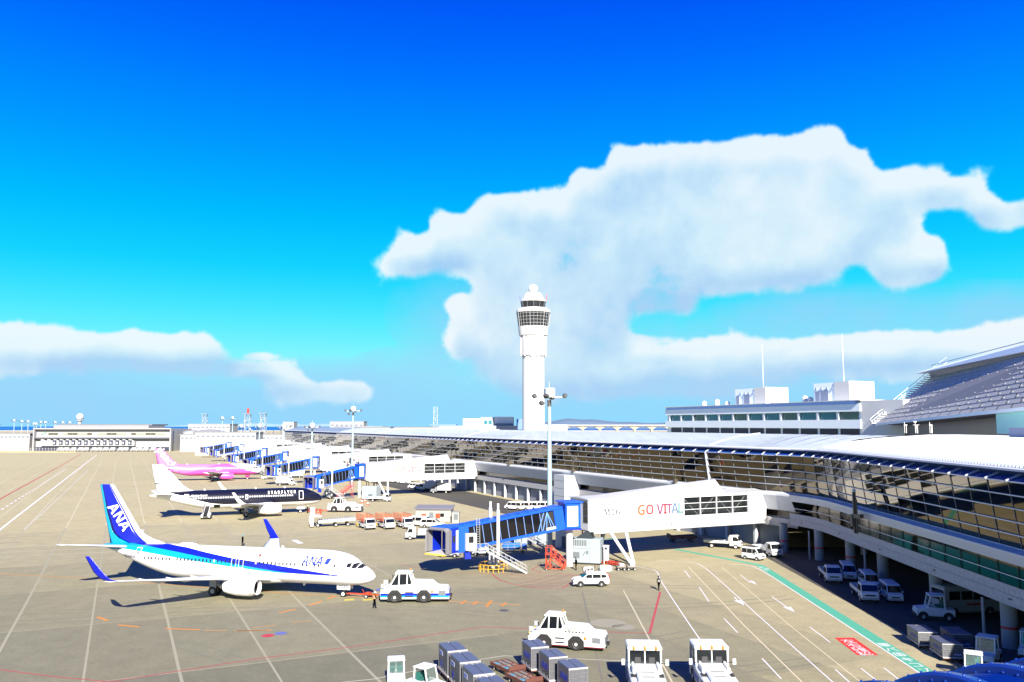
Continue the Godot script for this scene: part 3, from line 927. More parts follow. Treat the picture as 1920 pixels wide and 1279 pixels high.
func terminal() -> void:
	make_path()
	var n := path.size() - 1
	var wing_end := 0
	var pier_start := 0
	for i in path.size():
		if path[i][4] == 0: wing_end = i
		if path[i][4] < 2: pier_start = i
	var metal := weather(mt("roof_metal"), noise_tex(0.02, Color(0.88, 0.88, 0.9), Color(1, 1, 1), 4, 512, 21), 23.0)
	var white := mt("white_cladding")
	var bright := mt("white_membrane")
	var beam := weather(mt("precast_beam"), noise_tex(0.03, Color(0.82, 0.82, 0.82), Color(1, 1, 1), 4, 512, 22), 9.0)
	var glass := mt("mirror_glass")
	var frame := mt("frame_metal")
	var blue_gl := mt("blue_glazing")
	var dark := mt("dark_void")
	var gutter := mt("gutter_blue")
	var t := thing("terminal_building", "long white airport terminal with slanted dark glass front and curved metal roof", "terminal")
	# roof: a white membrane over the wing, ribbed metal over the pier
	var rw := M.new()
	band(rw, 0, wing_end + 3, [Vector2(0.15, 16.75), Vector2(-4, 17.75), Vector2(-10, 18.45), Vector2(-19, 18.95), Vector2(-24, 18.95), Vector2(-24, 12)])
	var roof := obj("roof", rw, bright, t)
	rw = M.new()
	band(rw, wing_end + 3, n, [Vector2(0.15, 16.6), Vector2(-3, 17.5), Vector2(-7, 18.3), Vector2(-12, 18.75), Vector2(-18, 18.7), Vector2(-25, 17.6), Vector2(-32, 15.4), Vector2(-32, 0)])
	var roof2 := obj("roof", rw, metal, t)
	var rib := M.new()
	for i in range(wing_end + 3, mini(n, wing_end + 90)):
		for k in 8:
			var a0 := fp(i, 0, 0).lerp(fp(i + 1, 0, 0), k / 8.0) - fp(i, 0, 0)
			if i > wing_end + 34 and k % 2: continue
			for q in [[Vector2(0.15, 16.6), Vector2(-3, 17.5)], [Vector2(-3, 17.5), Vector2(-7, 18.3)], [Vector2(-7, 18.3), Vector2(-12, 18.75)]]:
				rib.bar(fp(i, q[0].x, q[0].y + 0.03) + a0, fp(i, q[1].x, q[1].y + 0.03) + a0, 0.07)
	tag(obj("standing_seams", rib, metal, roof2), "", "", "", "stuff")
	rib = M.new()
	for i in range(0, wing_end + 3):
		for k in 6:
			var a0 := fp(i, 0, 0).lerp(fp(i + 1, 0, 0), k / 6.0) - fp(i, 0, 0)
			rib.bar(fp(i, 0.2, 16.8) + a0, fp(i, -0.4, 16.95) + a0, 0.16)
	tag(obj("roof_edge_ribs", rib, metal, roof), "", "", "", "stuff")
	for i in [wing_end + 11, wing_end + 44, wing_end + 70]:         # expansion joints across the roof
		var j := M.new()
		for q in [[Vector2(0.3, 16.75), Vector2(-3, 17.62)], [Vector2(-3, 17.62), Vector2(-7, 18.42)], [Vector2(-7, 18.42), Vector2(-12, 18.87)]]:
			j.bar(fp(i, q[0].x, q[0].y), fp(i, q[1].x, q[1].y), 0.3)
		obj("expansion_joint", j, frame, roof2)
	rw = M.new()
	band(rw, 0, wing_end - 2, [Vector2(-18.9, 18.9), Vector2(-18.9, 20.15), Vector2(-19.6, 20.15), Vector2(-19.6, 18.9)])
	obj("parapet", rw, mt("parapet_blue_grey"), t)
	rw = M.new()
	band(rw, 8, 13, [Vector2(-17.2, 18.8), Vector2(-17.2, 20.25), Vector2(-18.7, 20.25)])
	obj("parapet", rw, mt("parapet_blue_grey"), t)
	rw = M.new()
	band(rw, 0, n, [Vector2(0.15, 16.75), Vector2(0.55, 16.6), Vector2(0.55, 16.42)])
	obj("roof_edge", rw, white, t)
	rw = M.new()
	band(rw, 0, n, [Vector2(0.55, 16.42), Vector2(-0.4, 16.05), Vector2(-0.5, 15.97)])
	obj("gutter", rw, gutter, t)
	rw = M.new()
	band(rw, 0, n, [Vector2(-0.5, 16.0), Vector2(0.95, 15.5)])
	var sk := obj("sloped_skylight", rw, blue_gl, t)
	for i in range(0, n + 1):
		if i < 118:
			var b := M.new(); b.bar(fp(i, -0.55, 16.3), fp(i, 1.15, 15.56), 0.16); obj("skylight_bar", b, frame, sk)
	# glass front: five rows of panes leaning out over the apron
	var wall := obj("window_wall", _void_band(0, n), dark, t)
	var rows := 5
	var panes := M.new()
	var single := 0
	rng.seed = 31
	for i in n:
		for r in rows:
			var g0 := 9.5 + r * 1.2; var o0 := r * 0.18
			var g1 := g0 + 1.2; var o1 := o0 + 0.18
			var own := i > 13 and single < 296
			var p := M.new() if own else panes
			var j := rng.randf_range(-0.018, 0.018); var j2 := rng.randf_range(-0.018, 0.018)
			var a := fp(i, o0 + 0.02 + j, g0); var b := fp(i + 1, o0 + 0.02 - j2, g0)
			var c := fp(i + 1, o1 + 0.02 - j, g1); var d := fp(i, o1 + 0.02 + j2, g1)
			p.quad(a, d, c, b)
			if own:
				single += 1
				obj("pane", p, glass, wall)
	tag(obj("distant_panes", panes, glass, wall), "", "", "", "stuff")
	for r in rows + 1:
		var b := M.new()
		var o := r * 0.18 + 0.1; var h := 9.5 + r * 1.2
		band(b, 0, n, [Vector2(o - 0.1, h + 0.05), Vector2(o + 0.08, h + 0.05), Vector2(o + 0.08, h - 0.05), Vector2(o - 0.1, h - 0.05)])
		obj("transom", b, frame, wall)
	var far_m := M.new()
	for i in n + 1:
		var heavy := i == wing_end + 11
		var b := M.new() if i < 110 else far_m
		b.bar(fp(i, 0.06, 9.5), fp(i, 0.96, 15.5), 0.45 if heavy else 0.055)
		if i < 110: obj("mullion", b, frame if heavy else mt("mullion_dark"), wall)
	tag(obj("distant_mullions", far_m, frame, wall), "", "", "", "stuff")
	# ledge and soffit below the glass
	rw = M.new()
	band(rw, 0, wing_end + 5, [Vector2(0, 9.52), Vector2(1.25, 9.3), Vector2(1.25, 9.15), Vector2(1.0, 8.25), Vector2(-1.6, 8.15)])
	obj("ledge", rw, white, t)
	rw = M.new()
	band(rw, wing_end + 5, n, [Vector2(0, 9.52), Vector2(1.25, 9.3), Vector2(1.25, 9.0), Vector2(0.1, 6.55), Vector2(-1.6, 6.35)])
	obj("ledge", rw, white, t)
	# recessed gallery with a rail, and the deck beam carried by columns
	rw = M.new()
	band(rw, 0, wing_end + 5, [Vector2(-1.5, 8.2), Vector2(-1.5, 6.4), Vector2(1.3, 6.4)])
	var gal := obj("gallery_glazing", rw, mt("gallery_glass"), t)
	for i in range(4, wing_end + 5):
		var b := M.new(); b.bar(fp(i, -1.42, 8.2), fp(i, -1.42, 6.4), 0.06); obj("mullion", b, mt("dark_frame"), gal)
	rw = M.new()
	band(rw, 2, wing_end + 5, [Vector2(1.1, 7.25), Vector2(1.16, 7.25), Vector2(1.16, 7.18)])
	obj("rail", rw, frame, gal)
	rw = M.new()
	band(rw, 0, wing_end + 5, [Vector2(1.32, 6.42), Vector2(1.32, 5.62), Vector2(1.26, 5.6), Vector2(1.26, 5.56), Vector2(1.32, 5.54), Vector2(1.32, 4.6), Vector2(-24, 4.6)])
	obj("deck_beam", rw, beam, t)
	rw = M.new()
	band(rw, wing_end + 5, n, [Vector2(-1.5, 6.4), Vector2(-1.5, 5.25), Vector2(-0.2, 5.2), Vector2(-0.2, 3.9), Vector2(-1.0, 3.9)])
	obj("deck_beam", rw, beam, t)
	rw = M.new()
	band(rw, wing_end + 5, n, [Vector2(-1.44, 6.3), Vector2(-1.44, 5.4)])
	obj("low_windows", rw, mt("gallery_glass"), t)
	for i in 26:                                                # lights and vents on the beam
		var b := M.new()
		var at := fp(6 + i, 1.36, 5.2)
		if i % 4 == 1:
			b.box(at, Vector3(0.1, 0.08, 0.5)); obj("beam_vent", b, dark, t)
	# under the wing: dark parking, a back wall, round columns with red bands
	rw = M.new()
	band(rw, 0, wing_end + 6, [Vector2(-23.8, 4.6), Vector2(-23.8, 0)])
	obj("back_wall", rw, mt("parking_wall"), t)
	for q in [[42.4, 144.5, 0.62], [44.0, 136.3, 0.62], [46.9, 128.6, 0.7], [48.2, 120.0, 0.7], [48.1, 109.5, 0.7], [47.0, 93.8, 0.7], [46.2, 79.0, 0.72], [45.4, 64.0, 0.72], [45.0, 50.0, 0.72], [51.8, 103.5, 0.6], [53.0, 106.0, 0.6], [60, 118, 0.6], [60, 96, 0.6], [60, 80, 0.6], [56, 134, 0.6]]:
		var b := M.new()
		b.lathe([Vector2(q[2], 0), Vector2(q[2], 4.62)], 18, Transform3D(Basis.IDENTITY, V(q[0], 0, q[1])), true)
		var col := obj("column", b, mt("column_paint"), t)
		if q[0] < 49.0 and int(q[1]) % 2 == 0 or q[1] == 79.0:
			b = M.new()
			b.lathe([Vector2(q[2] + 0.012, 1.75), Vector2(q[2] + 0.012, 1.98)], 18, Transform3D(Basis.IDENTITY, V(q[0], 0, q[1])), true)
			obj("red_band", b, mt("band_red"), col)
	for q in [[45.6, 129.2], [46.4, 111.0], [44.6, 80.4]]:        # downpipes beside columns
		var b := M.new()
		b.tube([V(q[0], 0.02, q[1]), V(q[0], 4.3, q[1])], 0.14, 8)
		obj("downpipe", b, mt("column_paint"), t)
	# under the pier: bays with shutters between columns
	var bay := mt("bay_grey")
	for i in range(wing_end + 6, mini(n, wing_end + 100)):
		if (i - wing_end) % 2: continue
		var b := M.new()
		b.box(fp(i, -0.6, 1.96), Vector3(0.55, 3.9, 0.55), Basis(Vector3.UP, PA))
		obj("column", b, mt("bay_column"), t)
		b = M.new()
		var open := i == wing_end + 22 or i == wing_end + 24
		var o := -9.0 if open else -1.2
		b.quad(fp(i, o, 3.9), fp(mini(i + 2, n), o, 3.9), fp(mini(i + 2, n), o, 0), fp(i, o, 0))
		obj("open_bay" if open else "shutter", b, dark if open else bay, t)
		if open:
			b = M.new()
			b.quad(fp(i, -1.2, 3.9), fp(i + 2, -1.2, 3.9), fp(i + 2, -1.2, 2.6), fp(i, -1.2, 2.6))
			obj("shutter", b, bay, t)
		elif i < wing_end + 50 and i % 3 == 0:
			b = M.new(); b.box(fp(i, -1.15, 1.1).lerp(fp(i + 2, -1.15, 1.1), 0.4), Vector3(0.06, 2.1, 1.0), Basis(Vector3.UP, PA)); obj("door", b, mt("door_grey"), t)
	rw = M.new()
	band(rw, mini(n, wing_end + 100), n, [Vector2(-1.0, 3.9), Vector2(-1.0, 0)])
	obj("far_wall", rw, bay, t)
	rw = M.new()
	for h in [0.0, 6.0, 12.0]:
		rw.quad(fp(n, 0.5, h), fp(n, -32, h), fp(n, -32, h + 6.0), fp(n, 1.5, h + 6.0))
	obj("end_wall", rw, white, t)
	# stair tower beside the first boarding bridge
	rw = M.new()
	rw.box(pv(62, -1.6, 4.3), Vector3(4.4, 8.6, 5.2), Basis(Vector3.UP, PA))
	obj("stair_tower", rw, mt("panel_white"), t)
	for k in 4:
		rw = M.new(); rw.box(pv(62, -1.6, 1.9 + k * 1.8), Vector3(4.44, 0.05, 5.24), Basis(Vector3.UP, PA)); obj("panel_joint", rw, dark, t)

func _void_band(i0: int, i1: int) -> M:
	var m := M.new()
	band(m, i0, i1, [Vector2(-0.15, 9.5), Vector2(0.75, 15.45), Vector2(-0.4, 15.9)])
	return m

# ---------------------------------------------------------------- airliners: nose at the origin, pointing along +x
func cr(xs: Array, ys: Array, x: float) -> float:
	var i := 0
	while i < xs.size() - 2 and x > xs[i + 1]: i += 1
	var u: float = clampf((x - xs[i]) / (xs[i + 1] - xs[i]), 0.0, 1.0)
	var h: float = xs[i + 1] - xs[i]
	var m0: float = (ys[i + 1] - ys[i]) / h if i == 0 else (ys[i + 1] - ys[i - 1]) / (xs[i + 1] - xs[i - 1])
	var m1: float = (ys[i + 1] - ys[i]) / h if i + 2 >= xs.size() else (ys[i + 2] - ys[i]) / (xs[i + 2] - xs[i])
	if i > 0 and is_equal_approx(ys[i], ys[i + 1]): m0 = 0.0; m1 = 0.0
	var u2 := u * u; var u3 := u2 * u
	return (2 * u3 - 3 * u2 + 1) * ys[i] + (u3 - 2 * u2 + u) * h * m0 + (3 * u2 - 2 * u3) * ys[i + 1] + (u3 - u2) * h * m1

func lerp_at(c: Array, x: float) -> float:
	if x <= c[0][0]: return c[0][1]
	for i in c.size() - 1:
		if x <= c[i + 1][0]: return lerpf(c[i][1], c[i + 1][1], (x - c[i][0]) / (c[i + 1][0] - c[i][0]))
	return c[c.size() - 1][1]

func fus(sp: Dictionary, s: float, f: float, side: float, off := 0.0) -> Vector3:      # f: angle from the crown
	var tp := cr(sp.s, sp.top, s); var bt := cr(sp.s, sp.bot, s); var w := cr(sp.s, sp.w, s)
	return Vector3(-s, (tp + bt) * 0.5 + ((tp - bt) * 0.5 + off) * cos(f), side * (w + off) * sin(f))

func fus_f(sp: Dictionary, s: float, y: float) -> float:
	var tp := cr(sp.s, sp.top, s); var bt := cr(sp.s, sp.bot, s)
	return acos(clampf((y - (tp + bt) * 0.5) / maxf((tp - bt) * 0.5, 0.001), -1.0, 1.0))

func fus_y(sp: Dictionary, s: float, y: float, side: float, off := 0.03) -> Vector3:
	return fus(sp, s, fus_f(sp, s, y), side, off)

func fus_zone(m: M, sp: Dictionary, ss: Array, lo: Array, hi: Array, side: float, k: int) -> void:
	var pos := []; var nor := []
	for i in ss.size():
		var pr := PackedVector3Array(); var nr := PackedVector3Array()
		var s: float = ss[i]
		for j in k + 1:
			var f: float = lerpf(lo[i], hi[i], float(j) / k)
			pr.append(fus(sp, s, f, side))
			var e := 0.04
			var ds := fus(sp, minf(s + e, sp.len), f, side) - fus(sp, maxf(s - e, 0.0), f, side)
			var df := fus(sp, s, f + 0.02, side) - fus(sp, s, f - 0.02, side)
			var q := ds.cross(df) * side
			nr.append(q.normalized() if q.length_squared() > 1e-14 else Vector3(1, 0, 0))
		pos.append(pr); nor.append(nr)
	for i in ss.size() - 1:
		for j in k:
			var o := [[i, j], [i + 1, j + 1], [i + 1, j], [i, j], [i, j + 1], [i + 1, j + 1]]
			if side < 0.0: o = [[i, j], [i + 1, j], [i + 1, j + 1], [i, j], [i + 1, j + 1], [i, j + 1]]
			for q in o:
				m.v.append(pos[q[0]][q[1]]); m.n.append(nor[q[0]][q[1]])

func fus_panel(m: M, sp: Dictionary, s0: float, s1: float, y0: float, y1: float, side: float, off := 0.03, slant := 0.0) -> void:
	var r := []
	for i in 4:
		var row := PackedVector3Array()
		for j in 4:
			var y := lerpf(y0, y1, j / 3.0)
			row.append(fus_y(sp, lerpf(s0, s1, i / 3.0) + slant * (y - y0), y, side, off))
		r.append(row)
	m.loft(r, true, false, false, false)

func fus_frame(m: M, sp: Dictionary, s0: float, s1: float, y0: float, y1: float, side: float, w := 0.06) -> void:
	fus_panel(m, sp, s0, s1, y0, y0 + w, side); fus_panel(m, sp, s0, s1, y1 - w, y1, side)
	fus_panel(m, sp, s0, s0 + w, y0, y1, side, 0.032); fus_panel(m, sp, s1 - w, s1, y0, y1, side, 0.032)

func foil(le: Vector3, te: Vector3, t: float, up: Vector3, ca := 0.0, cb := 1.0) -> PackedVector3Array:
	var xs := [1.0, 0.8, 0.55, 0.32, 0.15, 0.05, 0.0, 0.05, 0.15, 0.32, 0.55, 0.8]
	var r := PackedVector3Array()
	var c := (te - le).length()
	for i in xs.size():
		var x := lerpf(ca, cb, xs[i])
		var yt := 5.0 * t * (0.2969 * sqrt(x) - 0.126 * x - 0.3516 * x * x + 0.2843 * x * x * x - 0.1036 * x * x * x * x)
		r.append(le.lerp(te, x) + up * yt * c * (1.0 if i < 6 else -1.0))
	return r

func wing_m(secs: Array, up: Vector3, ca = null, cb = null) -> M:
	var m := M.new()
	var r := []
	for i in secs.size():
		r.append(foil(secs[i][0], secs[i][1], secs[i][2], up, ca[i] if ca else 0.0, cb[i] if cb else 1.0))
	m.loft(r, true, true, true)
	return m

func wheel_part(parent: Node, at: Vector3, r: float, w: float, rim_mat: Material, called := "wheel") -> void:
	var key := "wheel_%.3f_%.3f" % [r, w]
	if not mats.has(key):
		var m := M.new()
		var x := Transform3D(Basis(Vector3.RIGHT, PI / 2), Vector3.ZERO)
		m.lathe([Vector2(r * 0.55, -w / 2), Vector2(r * 0.9, -w / 2), Vector2(r, -w * 0.32), Vector2(r, w * 0.32), Vector2(r * 0.9, w / 2), Vector2(r * 0.55, w / 2)], 20, x)
		var h := M.new()
		h.lathe([Vector2(0.001, -w * 0.5), Vector2(r * 0.25, -w * 0.52), Vector2(r * 0.3, -w * 0.36), Vector2(r * 0.5, -w * 0.36), Vector2(r * 0.56, -w * 0.5), Vector2(r * 0.56, w * 0.5), Vector2(r * 0.5, w * 0.36), Vector2(r * 0.3, w * 0.36), Vector2(r * 0.25, w * 0.52), Vector2(0.001, w * 0.5)], 16, x)
		mats[key] = [m.mesh(), h.mesh()]
	var o := obj(called, mats[key][0], mt("tyre_rubber"), parent, at)
	obj("rim", mats[key][1], rim_mat, o)

func airliner(sp: Dictionary, label: String, at: Vector3, turn: float) -> Node3D:
	var t := thing("airliner", label, "airliner", at, turn, "airliners on the apron")
	var ss := []
	var x := 0.0
	while x < sp.len:
		ss.append(x)
		x += 0.06 if x < 0.3 else (0.16 if x < 2.0 else (0.34 if x < 7.0 else 0.6))
	ss.append(sp.len)
	var nz: int = sp.curves.size() + 1
	var edges := []
	for z in nz + 1:
		var row := []
		for s in ss:
			var f: float = 0.0 if z == 0 else (PI if z == nz else fus_f(sp, s, lerp_at(sp.curves[z - 1], s)))
			if z > 0: f = maxf(f, edges[z - 1][row.size()])
			row.append(f)
		edges.append(row)
	var body: Node = null
	for z in nz:
		var m := M.new()
		for side in [1.0, -1.0]: fus_zone(m, sp, ss, edges[z], edges[z + 1], side, 14 if nz < 3 else 9)
		var o := obj("fuselage" if body == null else "livery_band", m, sp.zone_mats[z], t if body == null else body)
		if body == null: body = o
	# cabin windows, doors, flight-deck panes
	var wm := M.new(); var wp := M.new()
	for side in [1.0, -1.0]:
		var k := 0
		var s: float = sp.win[0]
		while s < sp.win[1]:
			var skip := false
			for g in sp.gaps: skip = skip or (s > g[0] and s < g[1])
			if not skip:
				var y: float = sp.win[2]
				if k % 11 == 5 and sp.kind == "b": fus_panel(wp, sp, s - 0.12, s + 0.12, y - 0.17, y + 0.17, side)
				else: fus_panel(wm, sp, s - sp.win[3], s + sp.win[3], y - 0.16, y + 0.16, side)
				if sp.kind == "a" and sp.win_mat == mt("window_pale") and k % 10 != 4: fus_panel(wp, sp, s - 0.07, s + 0.07, y - 0.09, y + 0.09, side, 0.04)
			k += 1
			s += 0.52
	tag(obj("cabin_windows", wm, sp.win_mat, body), "", "", "", "stuff")
	if wp.v.size(): tag(obj("cabin_windows", wp, mt("blind_cream") if sp.kind == "b" else mt("pane_black"), body), "", "", "", "stuff")
	for d in sp.doors:
		for side in [1.0, -1.0]:
			var m := M.new(); fus_frame(m, sp, d[0], d[1], d[2], d[3], side, d[4]); obj("door", m, sp.door_mat, body)
			m = M.new(); fus_panel(m, sp, (d[0] + d[1]) * 0.5 - 0.1, (d[0] + d[1]) * 0.5 + 0.1, d[3] - 0.75, d[3] - 0.45, side, 0.034); obj("door_window", m, mt("pane_black"), body)
	for side in [1.0, -1.0]:
		for q in sp.deck:
			var m := M.new(); fus_panel(m, sp, q[0], q[1], q[2], q[3], side, 0.03, q[4]); obj("windscreen", m, mt("pane_black"), body)
	# wings and their winglets, flap fairings
	for side in [1.0, -1.0]:
		var secs := []
		for q in sp.wing: secs.append([Vector3(-q[1], q[3], side * q[0]), Vector3(-q[2], q[3] - 0.1, side * q[0]), q[4]])
		var w := obj("wing", wing_m(secs, Vector3.UP), sp.wing_mat, t)
		var ws := []
		for q in sp.winglet: ws.append([Vector3(-q[1], q[3], side * q[0]), Vector3(-q[2], q[3], side * q[0]), 0.1])
		obj("winglet", wing_m(ws, Vector3(0, 0.35, -side).normalized()), sp.winglet_mat, w)
		for q in sp.fairings:
			var m := M.new()
			var c := Vector3(-q[1], q[2], side * q[0])
			m.tube([c + Vector3(1.6, 0.1, 0), c + Vector3(0.8, -0.08, 0), c, c + Vector3(-1.1, 0.1, 0), c + Vector3(-1.7, 0.2, 0)], 0.2, 8, 0.05)
			obj("flap_fairing", m, sp.wing_mat, w)
		# engine: nacelle, inlet, fan, spinner, tail cone, pylon
		var e: Dictionary = sp.eng
		var xf := Transform3D(Basis(Vector3(0, 0, 1), PI / 2), Vector3(-e.s, e.y, side * e.l))
		var r: float = e.r; var l: float = e.len
		var m := M.new()
		m.lathe([Vector2(r * 0.80, -0.5), Vector2(r * 0.82, -0.12), Vector2(r * 0.86, 0.0), Vector2(r * 0.92, -0.02 + 0.06), Vector2(r * 0.985, 0.35), Vector2(r, 1.0), Vector2(r * 0.99, l * 0.55), Vector2(r * 0.84, l * 0.85), Vector2(r * 0.70, l)], 36, xf, true)
		var na := obj("engine", m, sp.eng_mat, t)
		m = M.new()
		m.lathe([Vector2(r * 0.815, 0.03), Vector2(r * 0.86, -0.015), Vector2(r * 0.925, 0.05), Vector2(r * 0.955, 0.14)], 36, xf, true)
		obj("inlet_lip", m, mt("polished_metal"), na)
		m = M.new()
		m.lathe([Vector2(r * 0.81, 0.02), Vector2(r * 0.8, 0.55), Vector2(0.01, 0.6)], 30, xf, true)
		obj("fan", m, mt("fan_dark"), na)
		m = M.new()
		m.lathe([Vector2(0.01, 0.2), Vector2(r * 0.13, 0.32), Vector2(r * 0.24, 0.6)], 16, xf, true)
		obj("spinner", m, mt("spinner_grey"), na)
		m = M.new()
		m.lathe([Vector2(r * 0.68, l - 0.05), Vector2(r * 0.45, l), Vector2(r * 0.38, l + 0.45), Vector2(r * 0.2, l + 0.95), Vector2(0.01, l + 1.2)], 24, xf, true)
		obj("exhaust", m, mt("exhaust_metal"), na)
		m = M.new()
		var py := PackedVector2Array([Vector2(-e.s - 0.9, e.y + r * 0.9), Vector2(-e.s - 1.6, e.y + r + 0.28), Vector2(-e.s - l - 1.4, e.top), Vector2(-e.s - l - 1.6, e.top - 0.3), Vector2(-e.s - l + 0.2, e.y + r * 0.5)])
		m.prism(py, -0.17, 0.17, 0.04, Transform3D(Basis.IDENTITY, Vector3(0, 0, side * e.l)))
		obj("pylon", m, sp.wing_mat, na)
		# tailplane
		secs = []
		for q in sp.stab: secs.append([Vector3(-q[1], q[3], side * q[0]), Vector3(-q[2], q[3], side * q[0]), 0.1])
		obj("tailplane", wing_m(secs, Vector3.UP), sp.wing_mat, t)
	# fin, in chordwise stripes of paint
	var fs := []
	for q in sp.fin: fs.append([Vector3(-q[1], q[0], 0), Vector3(-q[2], q[0], 0), q[3]])
	var fin: Node = null
	for z in sp.fin_zones:
		var o := obj("fin" if fin == null else "fin_stripe", wing_m(fs, Vector3(0, 0, 1), z[0], z[1]), z[2], t if fin == null else fin)
		if fin == null: fin = o
	# belly fairing, undercarriage, small aerials
	var m := M.new()
	var bl := []
	for i in 9:
		var u := i / 8.0
		var s := lerpf(sp.belly[0], sp.belly[1], u)
		var k := sin(PI * clampf(u * 0.96 + 0.02, 0.0, 1.0))
		var ring := PackedVector3Array()
		for j in 16:
			var a := TAU * j / 16
			ring.append(Vector3(-s, cr(sp.s, sp.bot, s) + 0.55 + (0.55 + 0.28 * k) * cos(a) * (1.0 if cos(a) < 0.0 else 0.4), sin(a) * (0.6 + 1.35 * sqrt(k))))
		bl.append(ring)
	m.loft(bl, true, true, true)
	obj("belly_fairing", m, sp.belly_mat, t)
	var silver := mt("gear_metal")
	for side in [1.0, -1.0]:
		m = M.new()
		var c := Vector3(-sp.main[0], 0, side * sp.main[1])
		m.tube([c + Vector3(0, 0.5, 0), c + Vector3(0, sp.main[3], -0.2 * side)], 0.13, 8)
		m.tube([c + Vector3(0, 0.9, -0.1 * side), c + Vector3(0.2, sp.main[3], -1.3 * side)], 0.07, 6)
		m.tube([c + Vector3(0, 0.5, -0.45), c + Vector3(0, 0.5, 0.45)], 0.08, 6)
		var g := obj("main_gear", m, silver, t)
		for k in [-0.43, 0.43]: wheel_part(g, c + Vector3(0, 0.56, k), 0.56, 0.38, mt("wheel_grey"))
		m = M.new(); m.box(c + Vector3(0, 1.25, side * 0.55), Vector3(0.9, 1.2, 0.05)); obj("gear_door", m, mt("door_shade"), g)
	m = M.new()
	var nc := Vector3(-sp.nose_gear, 0, 0)
	m.tube([nc + Vector3(0, 0.36, 0), nc + Vector3(-0.12, 1.9, 0)], 0.1, 8)
	m.tube([nc + Vector3(0.0, 0.8, 0), nc + Vector3(0.9, 1.7, 0)], 0.05, 6)
	m.tube([nc + Vector3(0, 0.36, -0.3), nc + Vector3(0, 0.36, 0.3)], 0.06, 6)
	var ng := obj("nose_gear", m, silver, t)
	for k in [-0.22, 0.22]: wheel_part(ng, nc + Vector3(0, 0.36, k), 0.36, 0.22, mt("wheel_white"))
	for side in [1.0, -1.0]:
		m = M.new(); m.cbox(nc + Vector3(0.1, 1.2, side * 0.42), Vector3(1.7, 0.62, 0.05), 0.02); obj("gear_door", m, sp.belly_mat, ng)
	for q in sp.aerials:
		m = M.new(); m.prism(PackedVector2Array([Vector2(0, 0), Vector2(-0.45, 0), Vector2(-0.4, 0.34), Vector2(-0.2, 0.34)]), -0.03, 0.03, 0.01, Transform3D(Basis.IDENTITY.scaled(Vector3(1, q[1], 1)), Vector3(-q[0], (cr(sp.s, sp.top, q[0]) - 0.02) if q[1] > 0.0 else (cr(sp.s, sp.bot, q[0]) + 0.02), 0)))
		obj("aerial", m, mt("aircraft_white"), body)
	m = M.new()
	m.lathe([Vector2(0.95, -0.12), Vector2(0.8, 0.12), Vector2(0.45, 0.24), Vector2(0.01, 0.28)], 18, Transform3D(Basis.IDENTITY.scaled(Vector3(1.5, 1, 0.55)), Vector3(-sp.hump, cr(sp.s, sp.top, sp.hump), 0)), true)
	if sp.kind == "b": obj("antenna_hump", m, sp.zone_mats[0], body)
	return t

func on_fus(sp: Dictionary, s0: float, y0: float, side: float, k := 1.0) -> Callable:     # lettering that follows the skin
	return func(u: float, v: float, w: float) -> Vector3: return fus_y(sp, s0 - side * u * k, y0 + v * k, side, 0.03 + w)

